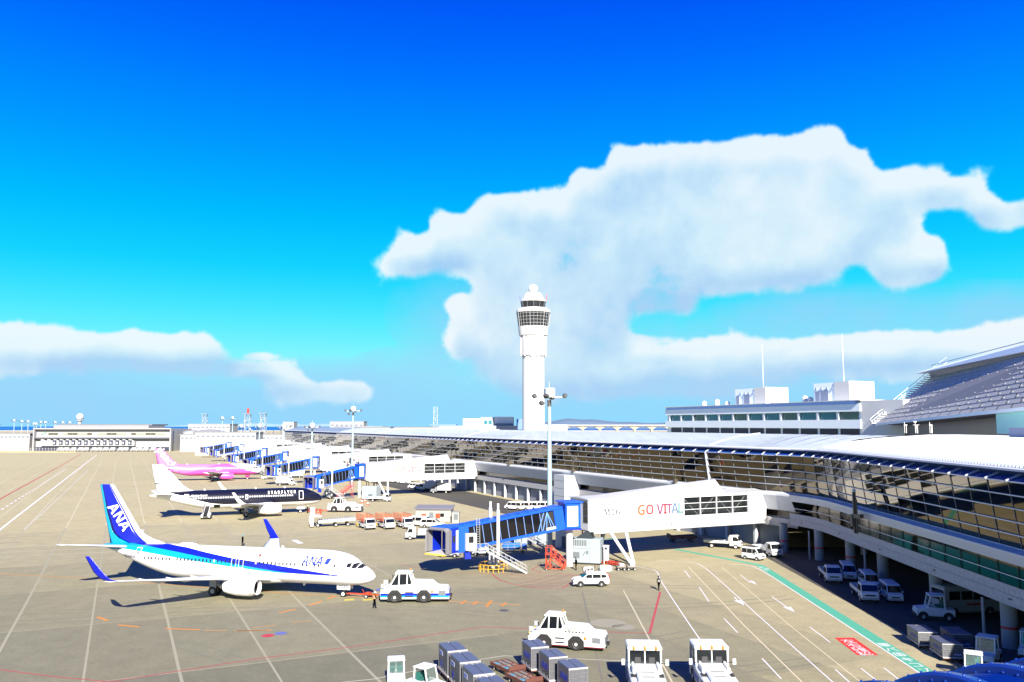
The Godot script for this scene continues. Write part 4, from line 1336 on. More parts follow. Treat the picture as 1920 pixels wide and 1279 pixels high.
func airliners() -> void:
	var aw := mt("aircraft_white")
	var belly := mt("belly_grey")
	var blue := mt("livery_blue")
	var cyan := mt("livery_light_blue")
	var wgrey := mt("wing_grey")
	var b := {"kind": "b", "len": 38.1, "hump": 25.5,
		"s": [0.0, 0.25, 0.8, 1.6, 2.4, 3.4, 4.8, 6.5, 25.0, 27.5, 30.0, 32.5, 35.0, 36.8, 37.9, 38.1],
		"top": [2.55, 2.95, 3.4, 3.86, 4.45, 4.95, 5.28, 5.41, 5.41, 5.42, 5.43, 5.42, 5.36, 5.25, 5.1, 5.0],
		"bot": [2.45, 2.1, 1.78, 1.55, 1.45, 1.4, 1.38, 1.38, 1.38, 1.55, 2.15, 3.0, 3.9, 4.5, 4.8, 4.9],
		"w": [0.06, 0.45, 0.85, 1.22, 1.5, 1.72, 1.85, 1.88, 1.88, 1.87, 1.8, 1.55, 1.15, 0.7, 0.3, 0.12],
		"curves": [[[0, 2.6], [2.6, 2.66], [3.1, 2.72], [5.1, 2.9], [8, 3.22], [11.4, 3.6], [14.4, 3.93], [18, 4.24], [22, 4.78], [25, 5.2], [28, 5.42], [38, 5.5]],
			[[0, 2.6], [3.1, 2.68], [5, 2.71], [8, 2.75], [10.5, 2.82], [14.3, 3.2], [18.2, 3.67], [22, 4.19], [26, 4.69], [30.6, 5.2], [33.7, 5.42], [35.5, 5.5]],
			[[0, 2.6], [3.1, 2.68], [5, 2.70], [8, 2.74], [10.5, 2.79], [11.2, 2.77], [14.3, 2.92], [18.2, 3.25], [22, 3.61], [26, 4.04], [30.6, 4.53], [34, 4.78], [36, 4.6], [38, 4.8]]],
		"zone_mats": [aw, blue, cyan, belly], "win": [6.5, 30.6, 3.86, 0.105], "gaps": [[7.3, 7.7], [15.0, 15.5]], "win_mat": mt("pane_black"),
		"doors": [[4.0, 4.95, 2.62, 4.5, 0.035], [31.2, 31.95, 3.6, 5.02, 0.07], [16.5, 17.15, 3.2, 4.25, 0.05], [17.5, 18.15, 3.2, 4.25, 0.05]], "door_mat": mt("door_line"),
		"deck": [[1.35, 1.95, 3.55, 3.98, -0.5], [2.0, 2.55, 3.6, 4.1, -0.35], [2.62, 3.1, 3.7, 4.15, -0.2]],
		"wing": [[1.6, 12.6, 20.6, 2.05, 0.13], [5.8, 16.0, 20.5, 2.65, 0.12], [12.0, 19.3, 22.2, 3.4, 0.11], [17.0, 22.3, 23.8, 4.05, 0.1]],
		"winglet": [[16.9, 22.2, 23.85, 4.03], [17.35, 22.75, 24.0, 4.3], [17.6, 23.4, 24.6, 5.0], [17.9, 24.9, 25.5, 6.65]],
		"fairings": [[4.9, 20.0, 2.35], [8.2, 20.9, 2.7], [11.6, 21.9, 3.1]],
		"eng": {"s": 13.2, "y": 1.58, "l": 4.83, "r": 1.06, "len": 3.7, "top": 2.75},
		"stab": [[0.3, 33.2, 37.3, 4.9], [7.2, 37.5, 38.9, 5.95]],
		"fin": [[5.25, 28.4, 37.1, 0.07], [5.6, 29.2, 37.15, 0.075], [5.95, 30.6, 37.2, 0.08], [6.5, 31.9, 37.35, 0.09], [7.0, 32.6, 37.48, 0.1], [9.2, 34.25, 38.1, 0.1], [12.55, 36.75, 38.95, 0.1], [12.75, 37.0, 38.98, 0.09]],
		"belly": [11.5, 22.0], "main": [19.6, 2.86, 0, 2.2], "nose_gear": 4.0, "aerials": [[9.0, -1.0], [12.0, 1.0], [29.5, 1.0]],
		"wing_mat": wgrey, "winglet_mat": blue, "eng_mat": aw, "belly_mat": belly}
	var f0 := [0.0, 0.0, 0.0, 0.0, 0.0, 0.0, 0.0, 0.0]
	var fa := [0.36, 0.33, 0.26, 0.19, 0.165, 0.17, 0.24, 0.24]; var fb := [0.62, 0.70, 0.78, 0.84, 0.875, 0.90, 0.86, 0.86]
	b.fin_zones = [[f0, fa, aw], [fa, fb, blue], [fb, [1.0, 1.0, 1.0, 1.0, 1.0, 1.0, 1.0, 1.0], cyan]]
	var t := airliner(b, "white airliner with blue tail and blue stripes, nose to a tow tractor", V(-16.28, 0, 100.85), -0.2389)
	var fin: Node = t.get_node("fin")
	var body: Node = t.get_node("fuselage")
	for side in [1.0, -1.0]:
		var d := Vector3(0.64, -0.77, 0) if side > 0.0 else Vector3(-0.64, 0.77, 0)
		var up := Vector3(0.77, 0.64, 0)
		obj("tail_lettering", text_m("ANA", 1.4, _fin_map(Vector3(-35.72, 8.62, side * 0.19), d, up, side), true, 0.18), aw, fin)
		obj("title", text_m("ANA", 0.92, on_fus(b, 7.35 - 0.3 * (1.0 - side), 4.32, side), true, 0.25, false, true, 0.2), mt("title_blue"), body)
		var m := M.new(); fus_panel(m, b, 5.3, 5.85, 4.02, 4.66, side, 0.035, -0.45); obj("title_mark", m, mt("title_blue"), body)
		obj("motto", text_m("Inspiration of JAPAN", 0.5, on_fus(b, 11.2, 4.5, side), false, 0.12, false, true, 0.2), mt("motto_grey"), body)
		m = M.new()
		for k in 12: m.tri(fus_y(b, 14.5, 4.68, side), fus_y(b, 14.5 + 0.17 * cos(TAU * k / 12), 4.68 + 0.17 * sin(TAU * k / 12), side), fus_y(b, 14.5 + 0.17 * cos(TAU * (k + 1) / 12), 4.68 + 0.17 * sin(TAU * (k + 1) / 12), side))
		obj("red_disc", m, mt("disc_red"), body)
		obj("registration", text_m("JA56AN", 0.42, on_fus(b, 33.0, 3.95, side), true, 0.0, false, true, 0.2), mt("letter_grey"), body)
		obj("door_number", text_m("56AN", 0.36, flat_map(Vector3(-3.85, 1.2, side * 0.46), Vector3(side, 0, 0), Vector3.UP), true), mt("letter_grey"), t.get_node("nose_gear"))
	# the dark airliner and the pink one share a type
	var black := mt("livery_black")
	var a := {"kind": "a", "len": 37.5, "hump": 20.0,
		"s": [0.0, 0.3, 1.0, 2.0, 3.0, 4.2, 5.5, 7.0, 24.0, 26.5, 29.0, 31.5, 34.0, 36.0, 37.2, 37.5],
		"top": [3.35, 3.75, 4.3, 4.85, 5.3, 5.65, 5.83, 5.9, 5.9, 5.9, 5.9, 5.87, 5.75, 5.5, 5.25, 5.15],
		"bot": [3.25, 2.75, 2.3, 1.98, 1.85, 1.78, 1.76, 1.76, 1.76, 1.95, 2.5, 3.2, 3.95, 4.5, 4.85, 4.95],
		"w": [0.05, 0.6, 1.05, 1.45, 1.7, 1.88, 1.95, 1.975, 1.975, 1.95, 1.82, 1.5, 1.05, 0.65, 0.3, 0.15],
		"curves": [[[0, 2.85], [2, 2.75], [22, 2.75], [25, 3.1], [28, 3.9], [31, 4.9], [33.5, 5.6], [35, 5.9], [38, 6]]],
		"zone_mats": [black, aw], "win": [7.3, 29.0, 4.28, 0.15], "gaps": [[16.9, 17.9]], "win_mat": mt("window_pale"),
		"doors": [[4.75, 5.75, 3.3, 5.2, 0.11], [17.1, 17.65, 3.75, 4.75, 0.12], [29.6, 30.5, 3.7, 5.2, 0.12]], "door_mat": mt("outline_white"),
		"deck": [[1.75, 2.4, 4.1, 4.6, -0.5], [2.45, 3.0, 4.2, 4.75, -0.3], [3.05, 3.5, 4.3, 4.75, -0.2]],
		"wing": [[1.7, 11.2, 18.7, 2.35, 0.14], [6.4, 14.0, 18.8, 2.9, 0.12], [12.0, 16.8, 19.6, 3.5, 0.11], [16.8, 19.2, 20.8, 4.1, 0.1]],
		"winglet": [[16.7, 19.1, 20.85, 4.08], [17.2, 19.7, 21.0, 4.4], [17.5, 20.6, 21.5, 5.2], [17.75, 21.6, 22.2, 6.5]],
		"fairings": [[5.0, 18.3, 2.6], [8.6, 18.9, 3.0], [12.4, 19.6, 3.4]],
		"eng": {"s": 10.9, "y": 1.72, "l": 5.75, "r": 1.2, "len": 4.4, "top": 3.0},
		"stab": [[0.4, 32.3, 36.2, 5.05], [6.2, 35.9, 37.3, 5.75]],
		"fin": [[5.7, 27.6, 36.2, 0.06], [6.1, 29.3, 36.3, 0.08], [7.0, 30.6, 36.45, 0.1], [9.0, 32.4, 36.9, 0.1], [11.6, 34.8, 37.35, 0.1], [11.8, 35.2, 37.4, 0.09]],
		"fin_zones": [[null, null, aw]],
		"belly": [10.0, 21.0], "main": [17.7, 3.8, 0, 2.5], "nose_gear": 5.07, "aerials": [[8.5, 1.0], [15.0, 1.0], [26.0, 1.0]],
		"wing_mat": wgrey, "winglet_mat": aw, "eng_mat": aw, "belly_mat": aw}
	t = airliner(a, "black topped airliner with white belly and white tail at the boarding bridge", V(-44.9, 0, 198.3), 0.42)
	body = t.get_node("fuselage")
	fin = t.get_node("fin")
	for side in [1.0, -1.0]:
		var m0 := text_m("S T A R F L Y E R", 0.62, on_fus(a, 9.6, 5.0, side), true, 0.0, false, true, 0.2)
		obj("title", m0, mt("outline_white"), body)
		obj("motto", text_m("Mother Comet", 0.34, on_fus(a, 27.4, 4.85, side), true, 0.0, false, true, 0.2), mt("outline_white"), body)
		for k in 2:
			var m := M.new()
			var pts := []
			for i in 13:
				var u := i / 12.0
				pts.append(Vector3(-36.3 + u * 2.7 + 0.25 * sin(u * 6.3) - k * 0.25, 9.4 - k * 1.2 - 0.5 + u * 1.7 - 0.35 * sin(u * 6.3), side * 0.235))
			m.tube(pts, 0.075, 6)
			obj("tail_swirl", m, black, fin)
		var m2 := M.new(); fus_panel(m2, a, 23.0, 24.3, 2.0, 2.75, 1.0, 0.02); obj("open_hold_door", m2, mt("pane_black"), body)
	var pink := mt("livery_pink")
	var lilac := mt("livery_lilac")
	var p := a.duplicate()
	p.curves = [[[0, 2.2], [1.5, 2.5], [3, 2.9], [5, 3.5], [7.5, 4.4], [9.5, 5.2], [11.5, 5.9], [38, 6]],
		[[0, 2.2], [1.5, 2.5], [3, 2.9], [5, 3.5], [7.5, 4.4], [9.5, 5.2], [11.5, 5.9], [15, 5.85], [18, 5.3], [21, 4.5], [24, 3.5], [28, 2.6], [38, 2]],
		[[0, 2.1], [2, 2.1], [5, 2.3], [14, 2.5], [22, 2.45], [25, 2.2], [27, 1.9], [38, 1.9]]]
	p.zone_mats = [aw, lilac, pink, mt("livery_magenta")]
	p.win_mat = mt("window_lilac")
	p.wing_mat = wgrey; p.eng_mat = pink; p.winglet_mat = pink; p.belly_mat = mt("livery_magenta")
	p.winglet = [[16.7, 19.1, 20.85, 4.08], [16.9, 19.4, 20.9, 4.12], [17.0, 19.7, 20.95, 4.16]]
	p.doors = [[4.75, 5.75, 3.3, 5.2, 0.05], [14.6, 15.2, 3.75, 4.75, 0.1], [15.6, 16.2, 3.75, 4.75, 0.1], [29.6, 30.5, 3.7, 5.2, 0.06]]
	p.fin_zones = [[null, null, lilac]]
	t = airliner(p, "pink and white airliner parked behind the black one", V(-94.8, 0, 316.0), 0.40)
	fin = t.get_node("fin")
	for side in [1.0, -1.0]:
		var d := Vector3(0.62, -0.78, 0) if side > 0.0 else Vector3(-0.62, 0.78, 0)
		obj("tail_lettering", text_m("peach", 2.3, _fin_map(Vector3(-33.35, 8.4, side * 0.27), d, Vector3(0.78, 0.62, 0), side), true), aw, fin)

func _fin_map(o: Vector3, right: Vector3, up: Vector3, side: float) -> Callable:
	return func(u: float, v: float, w: float) -> Vector3: return o + right * u + up * v + Vector3(0, 0, side) * (w + 0.03)

# ---------------------------------------------------------------- boarding bridges
func slab(parent: Node, called: String, mat: Material, c: Vector3, s: Vector3, b := Basis.IDENTITY, ch := 0.0) -> MeshInstance3D:
	var m := M.new()
	if ch > 0.0: m.cbox(c, s, ch, b)
	else: m.box(c, s, b)
	return obj(called, m, mat, parent)

func bp(t: float, s: float, h: float) -> Vector3: return pv(t, s, h) - pv(0, 0, 0)

func fixed_bridge(t: Node3D, first: bool) -> void:
	var w := mt("bridge_white")
	var fr := mt("frame_white")
	var gl := mt("bridge_glass")
	var b := Basis(Vector3.UP, -(PI / 2 - PA) + PI / 2)        # local x runs into the pier
	b = Basis(Vector3(0.9048, 0, -0.4258), Vector3.UP, Vector3(0.4258, 0, 0.9048))
	var wd := 5.6
	var pan := func(s0: float, s1: float, h0: float, h1: float, tt: float, called: String, th := 0.25) -> void:
		slab(t, called, w, bp(tt, (s0 + s1) * 0.5, (h0 + h1) * 0.5), Vector3(s1 - s0, h1 - h0, th), b)
	pan.call(-34.6, -17.2, 4.75, 9.4, 0.12, "side_wall"); pan.call(-17.2, -4.2, 4.75, 6.15, 0.12, "side_wall")
	pan.call(-17.2, -4.2, 9.05, 9.4, 0.12, "side_wall"); pan.call(-4.2, -1.0, 4.75, 9.4, 0.12, "side_wall")
	pan.call(-34.6, -1.0, 4.75, 9.4, wd - 0.12, "side_wall")
	slab(t, "end_wall", w, bp(wd * 0.5, -34.5, 7.07), Vector3(0.25, 4.65, wd - 0.4), b)
	slab(t, "floor_deck", mt("deck_grey"), bp(wd * 0.5, -17.8, 4.66), Vector3(33.4, 0.2, wd), b)
	for q in [[0.25, 1.5, 5.9, 9.0], [3.6, 4.9, 7.6, 9.0]]:
		for k in (3 if q[0] < 1.0 else 1):
			var n := 3.0 if q[0] < 1.0 else 1.0
			var h0: float = lerpf(q[2], q[3], k / n); var h1: float = lerpf(q[2], q[3], (k + 1) / n) - 0.1
			slab(t, "end_pane", gl, bp((q[0] + q[1]) * 0.5, -34.66, (h0 + h1) * 0.5), Vector3(0.06, h1 - h0, q[1] - q[0]), b)
	# roof: low at the rotunda end, rising to a ridge, then a lower link to the pier
	var m := M.new()
	var r := []
	for q in [[-34.9, 9.42, 9.55], [-31.0, 9.44, 9.75], [-20.0, 9.44, 10.65], [-9.0, 9.44, 11.5]]:
		r.append(PackedVector3Array([bp(-0.12, q[0], q[1] - 0.12), bp(-0.12, q[0], q[1]), bp(wd * 0.42, q[0], q[2]), bp(wd * 0.58, q[0], q[2]), bp(wd + 0.12, q[0], q[1]), bp(wd + 0.12, q[0], q[1] - 0.12)]))
	m.loft(r, false, true, true)
	obj("roof", m, mt("bridge_roof"), t)
	m = M.new()
	r = []
	for q in [[-9.0, 9.9], [-0.4, 9.75]]:
		r.append(PackedVector3Array([bp(-0.12, q[0], 9.3), bp(-0.12, q[0], 9.44), bp(wd * 0.5, q[0], q[1]), bp(wd + 0.12, q[0], 9.44), bp(wd + 0.12, q[0], 9.3)]))
	m.loft(r, false, true, true)
	obj("link_roof", m, mt("bridge_roof"), t)
	# the neck that meets the pier, its corner cut back
	m = M.new()
	m.loft([PackedVector3Array([bp(0, -1.0, 4.7), bp(0, -1.0, 9.4), bp(wd, -1.0, 9.4), bp(wd, -1.0, 4.7)]), PackedVector3Array([bp(0.5, 0.0, 5.0), bp(0.1, -0.2, 7.2), bp(wd, -0.2, 7.2), bp(wd, 0.0, 5.0)])], false, true, true)
	obj("neck", m, w, t)
	var clear := mt("clear_glass")
	clear.transparency = BaseMaterial3D.TRANSPARENCY_ALPHA
	clear.albedo_color.a = 0.35
	# the long window: glazing, mullions, diagonal braces behind
	var win := slab(t, "window", mt("bridge_interior"), bp(1.5, -10.7, 7.6), Vector3(13.0, 2.9, 0.1), b)
	for i in 4:
		var s0 := -17.2 + i * 3.25
		for k in 3:
			slab(win, "pane", clear, bp(0.2, s0 + 1.625, 6.63 + k * 0.967), Vector3(3.19, 0.92, 0.03), b)
		var br := M.new()
		br.bar(bp(0.45, s0 + (0.2 if i % 2 == 0 else 3.05), 8.95), bp(0.45, s0 + (3.05 if i % 2 == 0 else 0.2), 6.2), 0.13)
		obj("brace", br, fr, win)
	for i in 5: slab(win, "mullion", fr, bp(0.06, -17.2 + i * 3.25, 7.6), Vector3(0.12, 2.9, 0.2), b)
	for k in 4: slab(win, "transom", fr, bp(0.055, -10.7, 6.15 + k * 0.967), Vector3(13.0, 0.075, 0.18), b)
	# under-floor beams and legs
	m = M.new(); m.tube([bp(-0.1, -33.8, 4.42), bp(-0.1, -1.0, 4.42)], 0.2, 8); obj("edge_beam", m, fr, t)
	m = M.new(); m.tube([bp(wd + 0.1, -33.8, 4.42), bp(wd + 0.1, -1.0, 4.42)], 0.2, 8); obj("edge_beam", m, fr, t)
	for q in [[-6.4, -29.6, -0.1, -31.0], [-6.4, -29.3, -0.1, -28.2], [wd + 3, -30.2, wd, -31.0], [wd + 3, -30.0, wd, -28.2]]:
		m = M.new(); m.tube([bp(q[0] * 0.6, q[1], 0.0), bp(q[2], q[3], 4.5)], 0.26, 10); obj("leg", m, fr, t)
	for q in [[2.0, -33.2], [4.4, -33.2], [3.2, -30.5]]:
		m = M.new(); m.tube([bp(q[0], q[1], 0.0), bp(q[0], q[1], 4.6)], 0.11, 6); obj("service_pipe", m, mt("pipe_dark"), t)
	# lettering on the side towards the terrace
	var right := Vector3(0.9048, 0, -0.4258)
	var letters := [["G", 0.216, 0.078, 0.018], ["O", 0.216, 0.036, 0.036], ["V", 0.144, 0.024, 0.096], ["I", 0.204, 0.018, 0.036], ["T", 0.156, 0.036, 0.102], ["A", 0.072, 0.12, 0.204], ["L", 0.072, 0.18, 0.18], [".", 0.132, 0.156, 0.192]]
	var ss := [-25.25, -23.7, -21.75, -20.8, -20.0, -18.95, -17.95, -17.45]
	for i in 8:
		var c: Array = letters[i]
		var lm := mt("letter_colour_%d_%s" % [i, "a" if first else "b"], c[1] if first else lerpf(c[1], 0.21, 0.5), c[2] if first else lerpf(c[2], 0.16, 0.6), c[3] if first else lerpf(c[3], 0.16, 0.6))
		obj("lettering", text_m(c[0], 1.55, flat_map(bp(-0.02, ss[i], 7.4), right, Vector3.UP), i < 7), lm, t)
	if first:
		obj("lettering", text_m("MTG", 0.95, flat_map(bp(-0.02, -30.5, 7.35), right, Vector3.UP), true, 0.0, true), mt("letter_grey"), t)
		for k in 4: slab(t, "small_mark", mt("letter_grey"), bp(-0.02, -20.9 + k * 0.42, 5.05), Vector3(0.28, 0.16 + 0.05 * (k % 2), 0.02), b)

func mobile_bridge(t: Node3D, near: bool) -> void:     # x from the rotunda to the cab; the terrace side is -z
	var blue := mt("bridge_blue")
	var deep := mt("bridge_deep_blue")
	var gl := mt("bridge_glass")
	var w := mt("bridge_white")
	var grey := mt("canopy_grey")
	var m := M.new()
	m.lathe([Vector2(0.5, 0), Vector2(0.5, 5.2), Vector2(1.2, 5.5)], 16, Transform3D.IDENTITY, true)
	obj("column", m, w, t)
	var rot := slab(t, "rotunda", blue, Vector3(0, 7.35, 0), Vector3(2.4, 3.7, 3.0), Basis.IDENTITY, 0.08)
	slab(rot, "panel", w, Vector3(0.1, 7.3, -1.52), Vector3(1.7, 2.9, 0.06))
	slab(rot, "rotunda_roof", blue, Vector3(0, 9.28, 0), Vector3(3.0, 0.22, 3.4))
	slab(rot, "floor_plate", deep, Vector3(0, 5.42, 0), Vector3(2.6, 0.2, 2.8))
	var a := Vector3(1.2, 5.6, 0); var c := Vector3(16.4, 3.35, 0)
	var ax := (c - a).normalized()
	var up := Vector3(-ax.y, ax.x, 0)
	var bas := Basis(ax, up, Vector3(0, 0, 1))
	var l := (c - a).length()
	var at := func(u: float, h: float, z: float) -> Vector3: return a + ax * u + up * h + Vector3(0, 0, z)
	var tun := slab(t, "tunnel", mt("tunnel_inside"), at.call(l * 0.5, 1.5, 0), Vector3(l - 0.3, 2.6, 2.3), bas)
	slab(tun, "tunnel_roof", blue, at.call(l * 0.5, 3.05, 0), Vector3(l, 0.35, 2.9), bas, 0.05)
	for i in 11:
		slab(tun, "roof_batten", mt("batten_blue"), at.call(0.8 + i * l / 11.0, 3.25, 0), Vector3(0.08, 0.06, 2.8), bas)
	slab(tun, "bottom_rail", blue, at.call(l * 0.5, 0.05, 0), Vector3(l, 0.4, 2.8), bas, 0.04)
	slab(tun, "end_frame", blue, at.call(0.7, 1.5, 0), Vector3(1.5, 2.9, 2.75), bas)
	for z in [-1.24, 1.24]:
		var n := 9
		for i in n:
			var u0 := 3.6 + (l - 4.2) * i / n
			slab(tun, "pane", mt("tunnel_glass"), at.call(u0 + (l - 4.2) / n * 0.5, 1.55, z), Vector3((l - 4.2) / n - 0.08, 2.55, 0.05), bas)
			slab(tun, "mullion", mt("mullion_blue_grey"), at.call(u0, 1.55, z * 1.01), Vector3(0.09, 2.6, 0.1), bas)
		for q in [[1.6, 0.3, 2.5, 2.8], [2.5, 2.8, 3.5, 0.3], [2.1, 0.3, 2.5, 2.8], [2.5, 2.8, 2.9, 0.3], [3.0, 2.8, 4.2, 0.3]]:
			var br := M.new(); br.bar(at.call(q[0], q[1], z * 1.12), at.call(q[2], q[3], z * 1.12), 0.1); obj("truss_bar", br, mt("truss_blue"), tun)
	slab(tun, "notice", w, at.call(2.2, 0.42, -1.42), Vector3(1.5, 0.35, 0.03), bas)
	# lift posts and the wheeled bogie
	for z in [-1.75, 1.75]:
		slab(t, "lift_post", w, Vector3(11.6, 4.9, z), Vector3(0.42, 7.4, 0.36), Basis.IDENTITY, 0.03)
		slab(t, "lift_post", w, Vector3(11.6, 8.9, z), Vector3(0.26, 1.2, 0.22))
	m = M.new()
	m.box(Vector3(11.6, 1.1, 0), Vector3(0.5, 0.4, 3.6)); m.box(Vector3(11.6, 0.75, 0), Vector3(1.3, 0.5, 1.9))
	m.tube([Vector3(11.6, 1.2, 0), Vector3(11.6, 3.4, 0)], 0.28, 8)
	var bog := obj("bogie", m, mt("bogie_grey"), t)
	for z in [-0.7, 0.7]: wheel_part(bog, Vector3(11.6, 0.5, z), 0.5, 0.36, mt("wheel_grey"))
	# cab with its hinged canopy, facing the aircraft
	slab(t, "cab_neck", blue, Vector3(16.9, 4.75, 0), Vector3(2.2, 3.6, 3.1), Basis.IDENTITY, 0.06)
	slab(t, "control_booth", w, Vector3(15.6, 4.4, -1.75), Vector3(1.5, 2.3, 0.7), Basis.IDENTITY, 0.05)
	slab(t, "booth_window", mt("pane_black"), Vector3(15.6, 4.75, -2.12), Vector3(0.7, 0.9, 0.03))
	var cb := Basis(Vector3.UP, 0.66)
	var o := Vector3(18.1, 0, 0)
	var cab := slab(t, "cab_floor", mt("cab_floor_grey"), o + cb * Vector3(1.5, 3.0, 0), Vector3(3.4, 0.2, 3.3), cb)
	slab(cab, "floor_lip", mt("lip_yellow"), o + cb * Vector3(3.25, 2.96, 0), Vector3(0.3, 0.18, 3.4), cb)
	for z in [-1.65, 1.65]:
		slab(cab, "cab_side", deep, o + cb * Vector3(0.9, 4.7, z), Vector3(2.2, 3.3, 0.12), cb)
		slab(cab, "side_panel", w, o + cb * Vector3(0.6, 4.7, z * 1.05), Vector3(0.5, 2.7, 0.05), cb)
		slab(cab, "cab_window", mt("pane_black"), o + cb * Vector3(1.3, 4.9, z * 1.05), Vector3(0.5, 0.9, 0.05), cb)
	slab(cab, "cab_roof", blue, o + cb * Vector3(0.7, 6.45, 0), Vector3(2.8, 0.22, 3.5), cb, 0.04)
	slab(cab, "inner_door", deep, o + cb * Vector3(-0.3, 4.6, 0.3), Vector3(0.1, 2.9, 2.4), cb)
	slab(cab, "inner_notice", w, o + cb * Vector3(-0.22, 4.9, 0.5), Vector3(0.04, 0.4, 0.6), cb)
	m = M.new()                                                # canopy: a grey hood open to the front
	var hood := []
	for q in [[1.8, 1.72, 6.4], [2.5, 1.82, 6.5], [3.2, 1.78, 6.35]]:
		hood.append(PackedVector3Array([o + cb * Vector3(q[0], 3.1, -q[1]), o + cb * Vector3(q[0], q[2] - 0.3, -q[1]), o + cb * Vector3(q[0], q[2], -q[1] + 0.35), o + cb * Vector3(q[0], q[2], q[1] - 0.35), o + cb * Vector3(q[0], q[2] - 0.3, q[1]), o + cb * Vector3(q[0], 3.1, q[1])]))
	m.loft(hood, false, false, false, false)
	var inner := []
	for ring in hood:
		var rr := PackedVector3Array()
		for p in ring: rr.append(p + (o + cb * Vector3(2.4, 4.6, 0) - p) * 0.09)
		inner.append(rr)
	m.loft(inner, false, false, false, false)
	m.loft([hood[2], inner[2]], false, false, false, false)
	obj("canopy", m, grey, cab)
	slab(t, "motor_box", deep, Vector3(15.9, 2.5, -1.3), Vector3(0.9, 0.9, 0.9), Basis.IDENTITY, 0.05)
	# service stair down to the apron, on the terrace side
	var rail := mt("rail_grey")
	m = M.new()
	m.box(Vector3(14.6, 3.2, -2.6), Vector3(2.2, 0.08, 1.5))
	var s0 := Vector3(13.6, 3.2, -2.6); var s1 := Vector3(8.0, 0.05, -3.4)
	var side := (s1 - s0).cross(Vector3.UP).normalized() * 0.5
	for k in 15:
		var p := s0.lerp(s1, (k + 0.5) / 15.0)
		m.box(p, Vector3(0.26, 0.05, 1.0), Basis(Vector3.UP, atan2(-(s1 - s0).z, (s1 - s0).x)))
	for e in [-1.0, 1.0]:
		m.bar(s0 + side * e, s1 + side * e, 0.1, 0.26)
		for h in [0.5, 1.0]: m.bar(s0 + side * e + Vector3(0, h, 0), s1 + side * e + Vector3(0, h, 0), 0.055)
		for k in 9: m.bar(s0.lerp(s1, k / 8.0) + side * e, s0.lerp(s1, k / 8.0) + side * e + Vector3(0, 1.0, 0), 0.05)
	obj("service_stair", m, rail, t)
	m = M.new()
	for x in [13.5, 14.6, 15.7]: m.bar(Vector3(x, 3.2, -3.35), Vector3(x, 4.3, -3.35), 0.05)
	for h in [3.75, 4.3]: m.bar(Vector3(13.5, h, -3.35), Vector3(15.7, h, -3.35), 0.05)
	for e in [0.0, 0.45]: m.bar(Vector3(14.3 + e, 3.3, -1.95), Vector3(14.3 + e, 7.6, -1.75), 0.06)
	for k in 13: m.bar(Vector3(14.3, 3.5 + k * 0.32, -1.94), Vector3(14.75, 3.5 + k * 0.32, -1.94), 0.04)
	obj("platform_rail", m, rail, t)

func bridges() -> void:
	var ts := [-4.2, 120.5, 181.0, 240.0, 295.0, 378.0, 437.0]
	var what := ["white glazed walkway with a two-word rainbow slogan, nearest to the terrace", "white glazed walkway ending above the parked white tipper truck", "third white glazed walkway from the terrace along the pier", "fourth white glazed walkway along the pier, behind a tall lamp mast", "fifth white glazed walkway along the pier", "sixth white glazed walkway, last but one on the pier", "farthest white glazed walkway at the end of the pier"]
	var which := ["blue boarding bridge with open grey canopy beside the towed airliner", "blue boarding bridge docked at the dark airliner's front door", "blue boarding bridge just behind the dark airliner's nose", "blue boarding bridge docked at the pink airliner's nose", "fifth blue boarding bridge from the terrace, third from the end", "sixth blue boarding bridge, last but one on the pier", "farthest blue boarding bridge at the pier's end"]
	var first := thing("boarding_walkway", what[0], "walkway", pv(ts[0], 0, 0), 0.0, "glazed walkways along the pier")
	fixed_bridge(first, true)
	var second := thing("boarding_walkway", what[1], "walkway", pv(ts[1], 0, 0), 0.0, "glazed walkways along the pier")
	second.set_meta("base_name", "boarding_walkway")
	fixed_bridge(second, false)
	for i in range(2, 7): dup(second, what[i], pv(ts[i], 0, 0))
	var mb := thing("boarding_bridge", which[0], "boarding bridge", V(8.4, 0, 123.4), PI + 0.337, "blue boarding bridges")
	mb.set_meta("base_name", "boarding_bridge")
	mobile_bridge(mb, true)
	var turn := [0, 0.62, 0.37, 0.40, 0.36, 0.33, 0.30]
	for i in range(1, 7):
		var p := pv(ts[i], -36.5, 0)
		dup(mb, which[i], p, PI + turn[i]).scale = Vector3(0.78, 1, 1)        # these are drawn in
	# guard rings round the drive wheels
	var yl := mt("guard_yellow")
	var o := V(-2.55, 0, 119.6)
	var g := thing("guard_rail", "yellow guard rail ring around the wheels of the boarding bridge", "guard rail", o)
	var m := M.new()
	for h in [0.5, 1.0]:
		var pts := []
		for k in 15: pts.append(Vector3(cos(TAU * k / 18.0 + 0.9) * 2.1, h, sin(TAU * k / 18.0 + 0.9) * 2.1))
		m.tube(pts, 0.05, 5)
	obj("rail", m, yl, g)
	for k in 15:
		m = M.new()
		var p := Vector3(cos(TAU * k / 18.0 + 0.9) * 2.1, 0, sin(TAU * k / 18.0 + 0.9) * 2.1)
		m.tube([p, p + Vector3(0, 1.05, 0)], 0.06, 6)
		obj("post", m, yl, g)

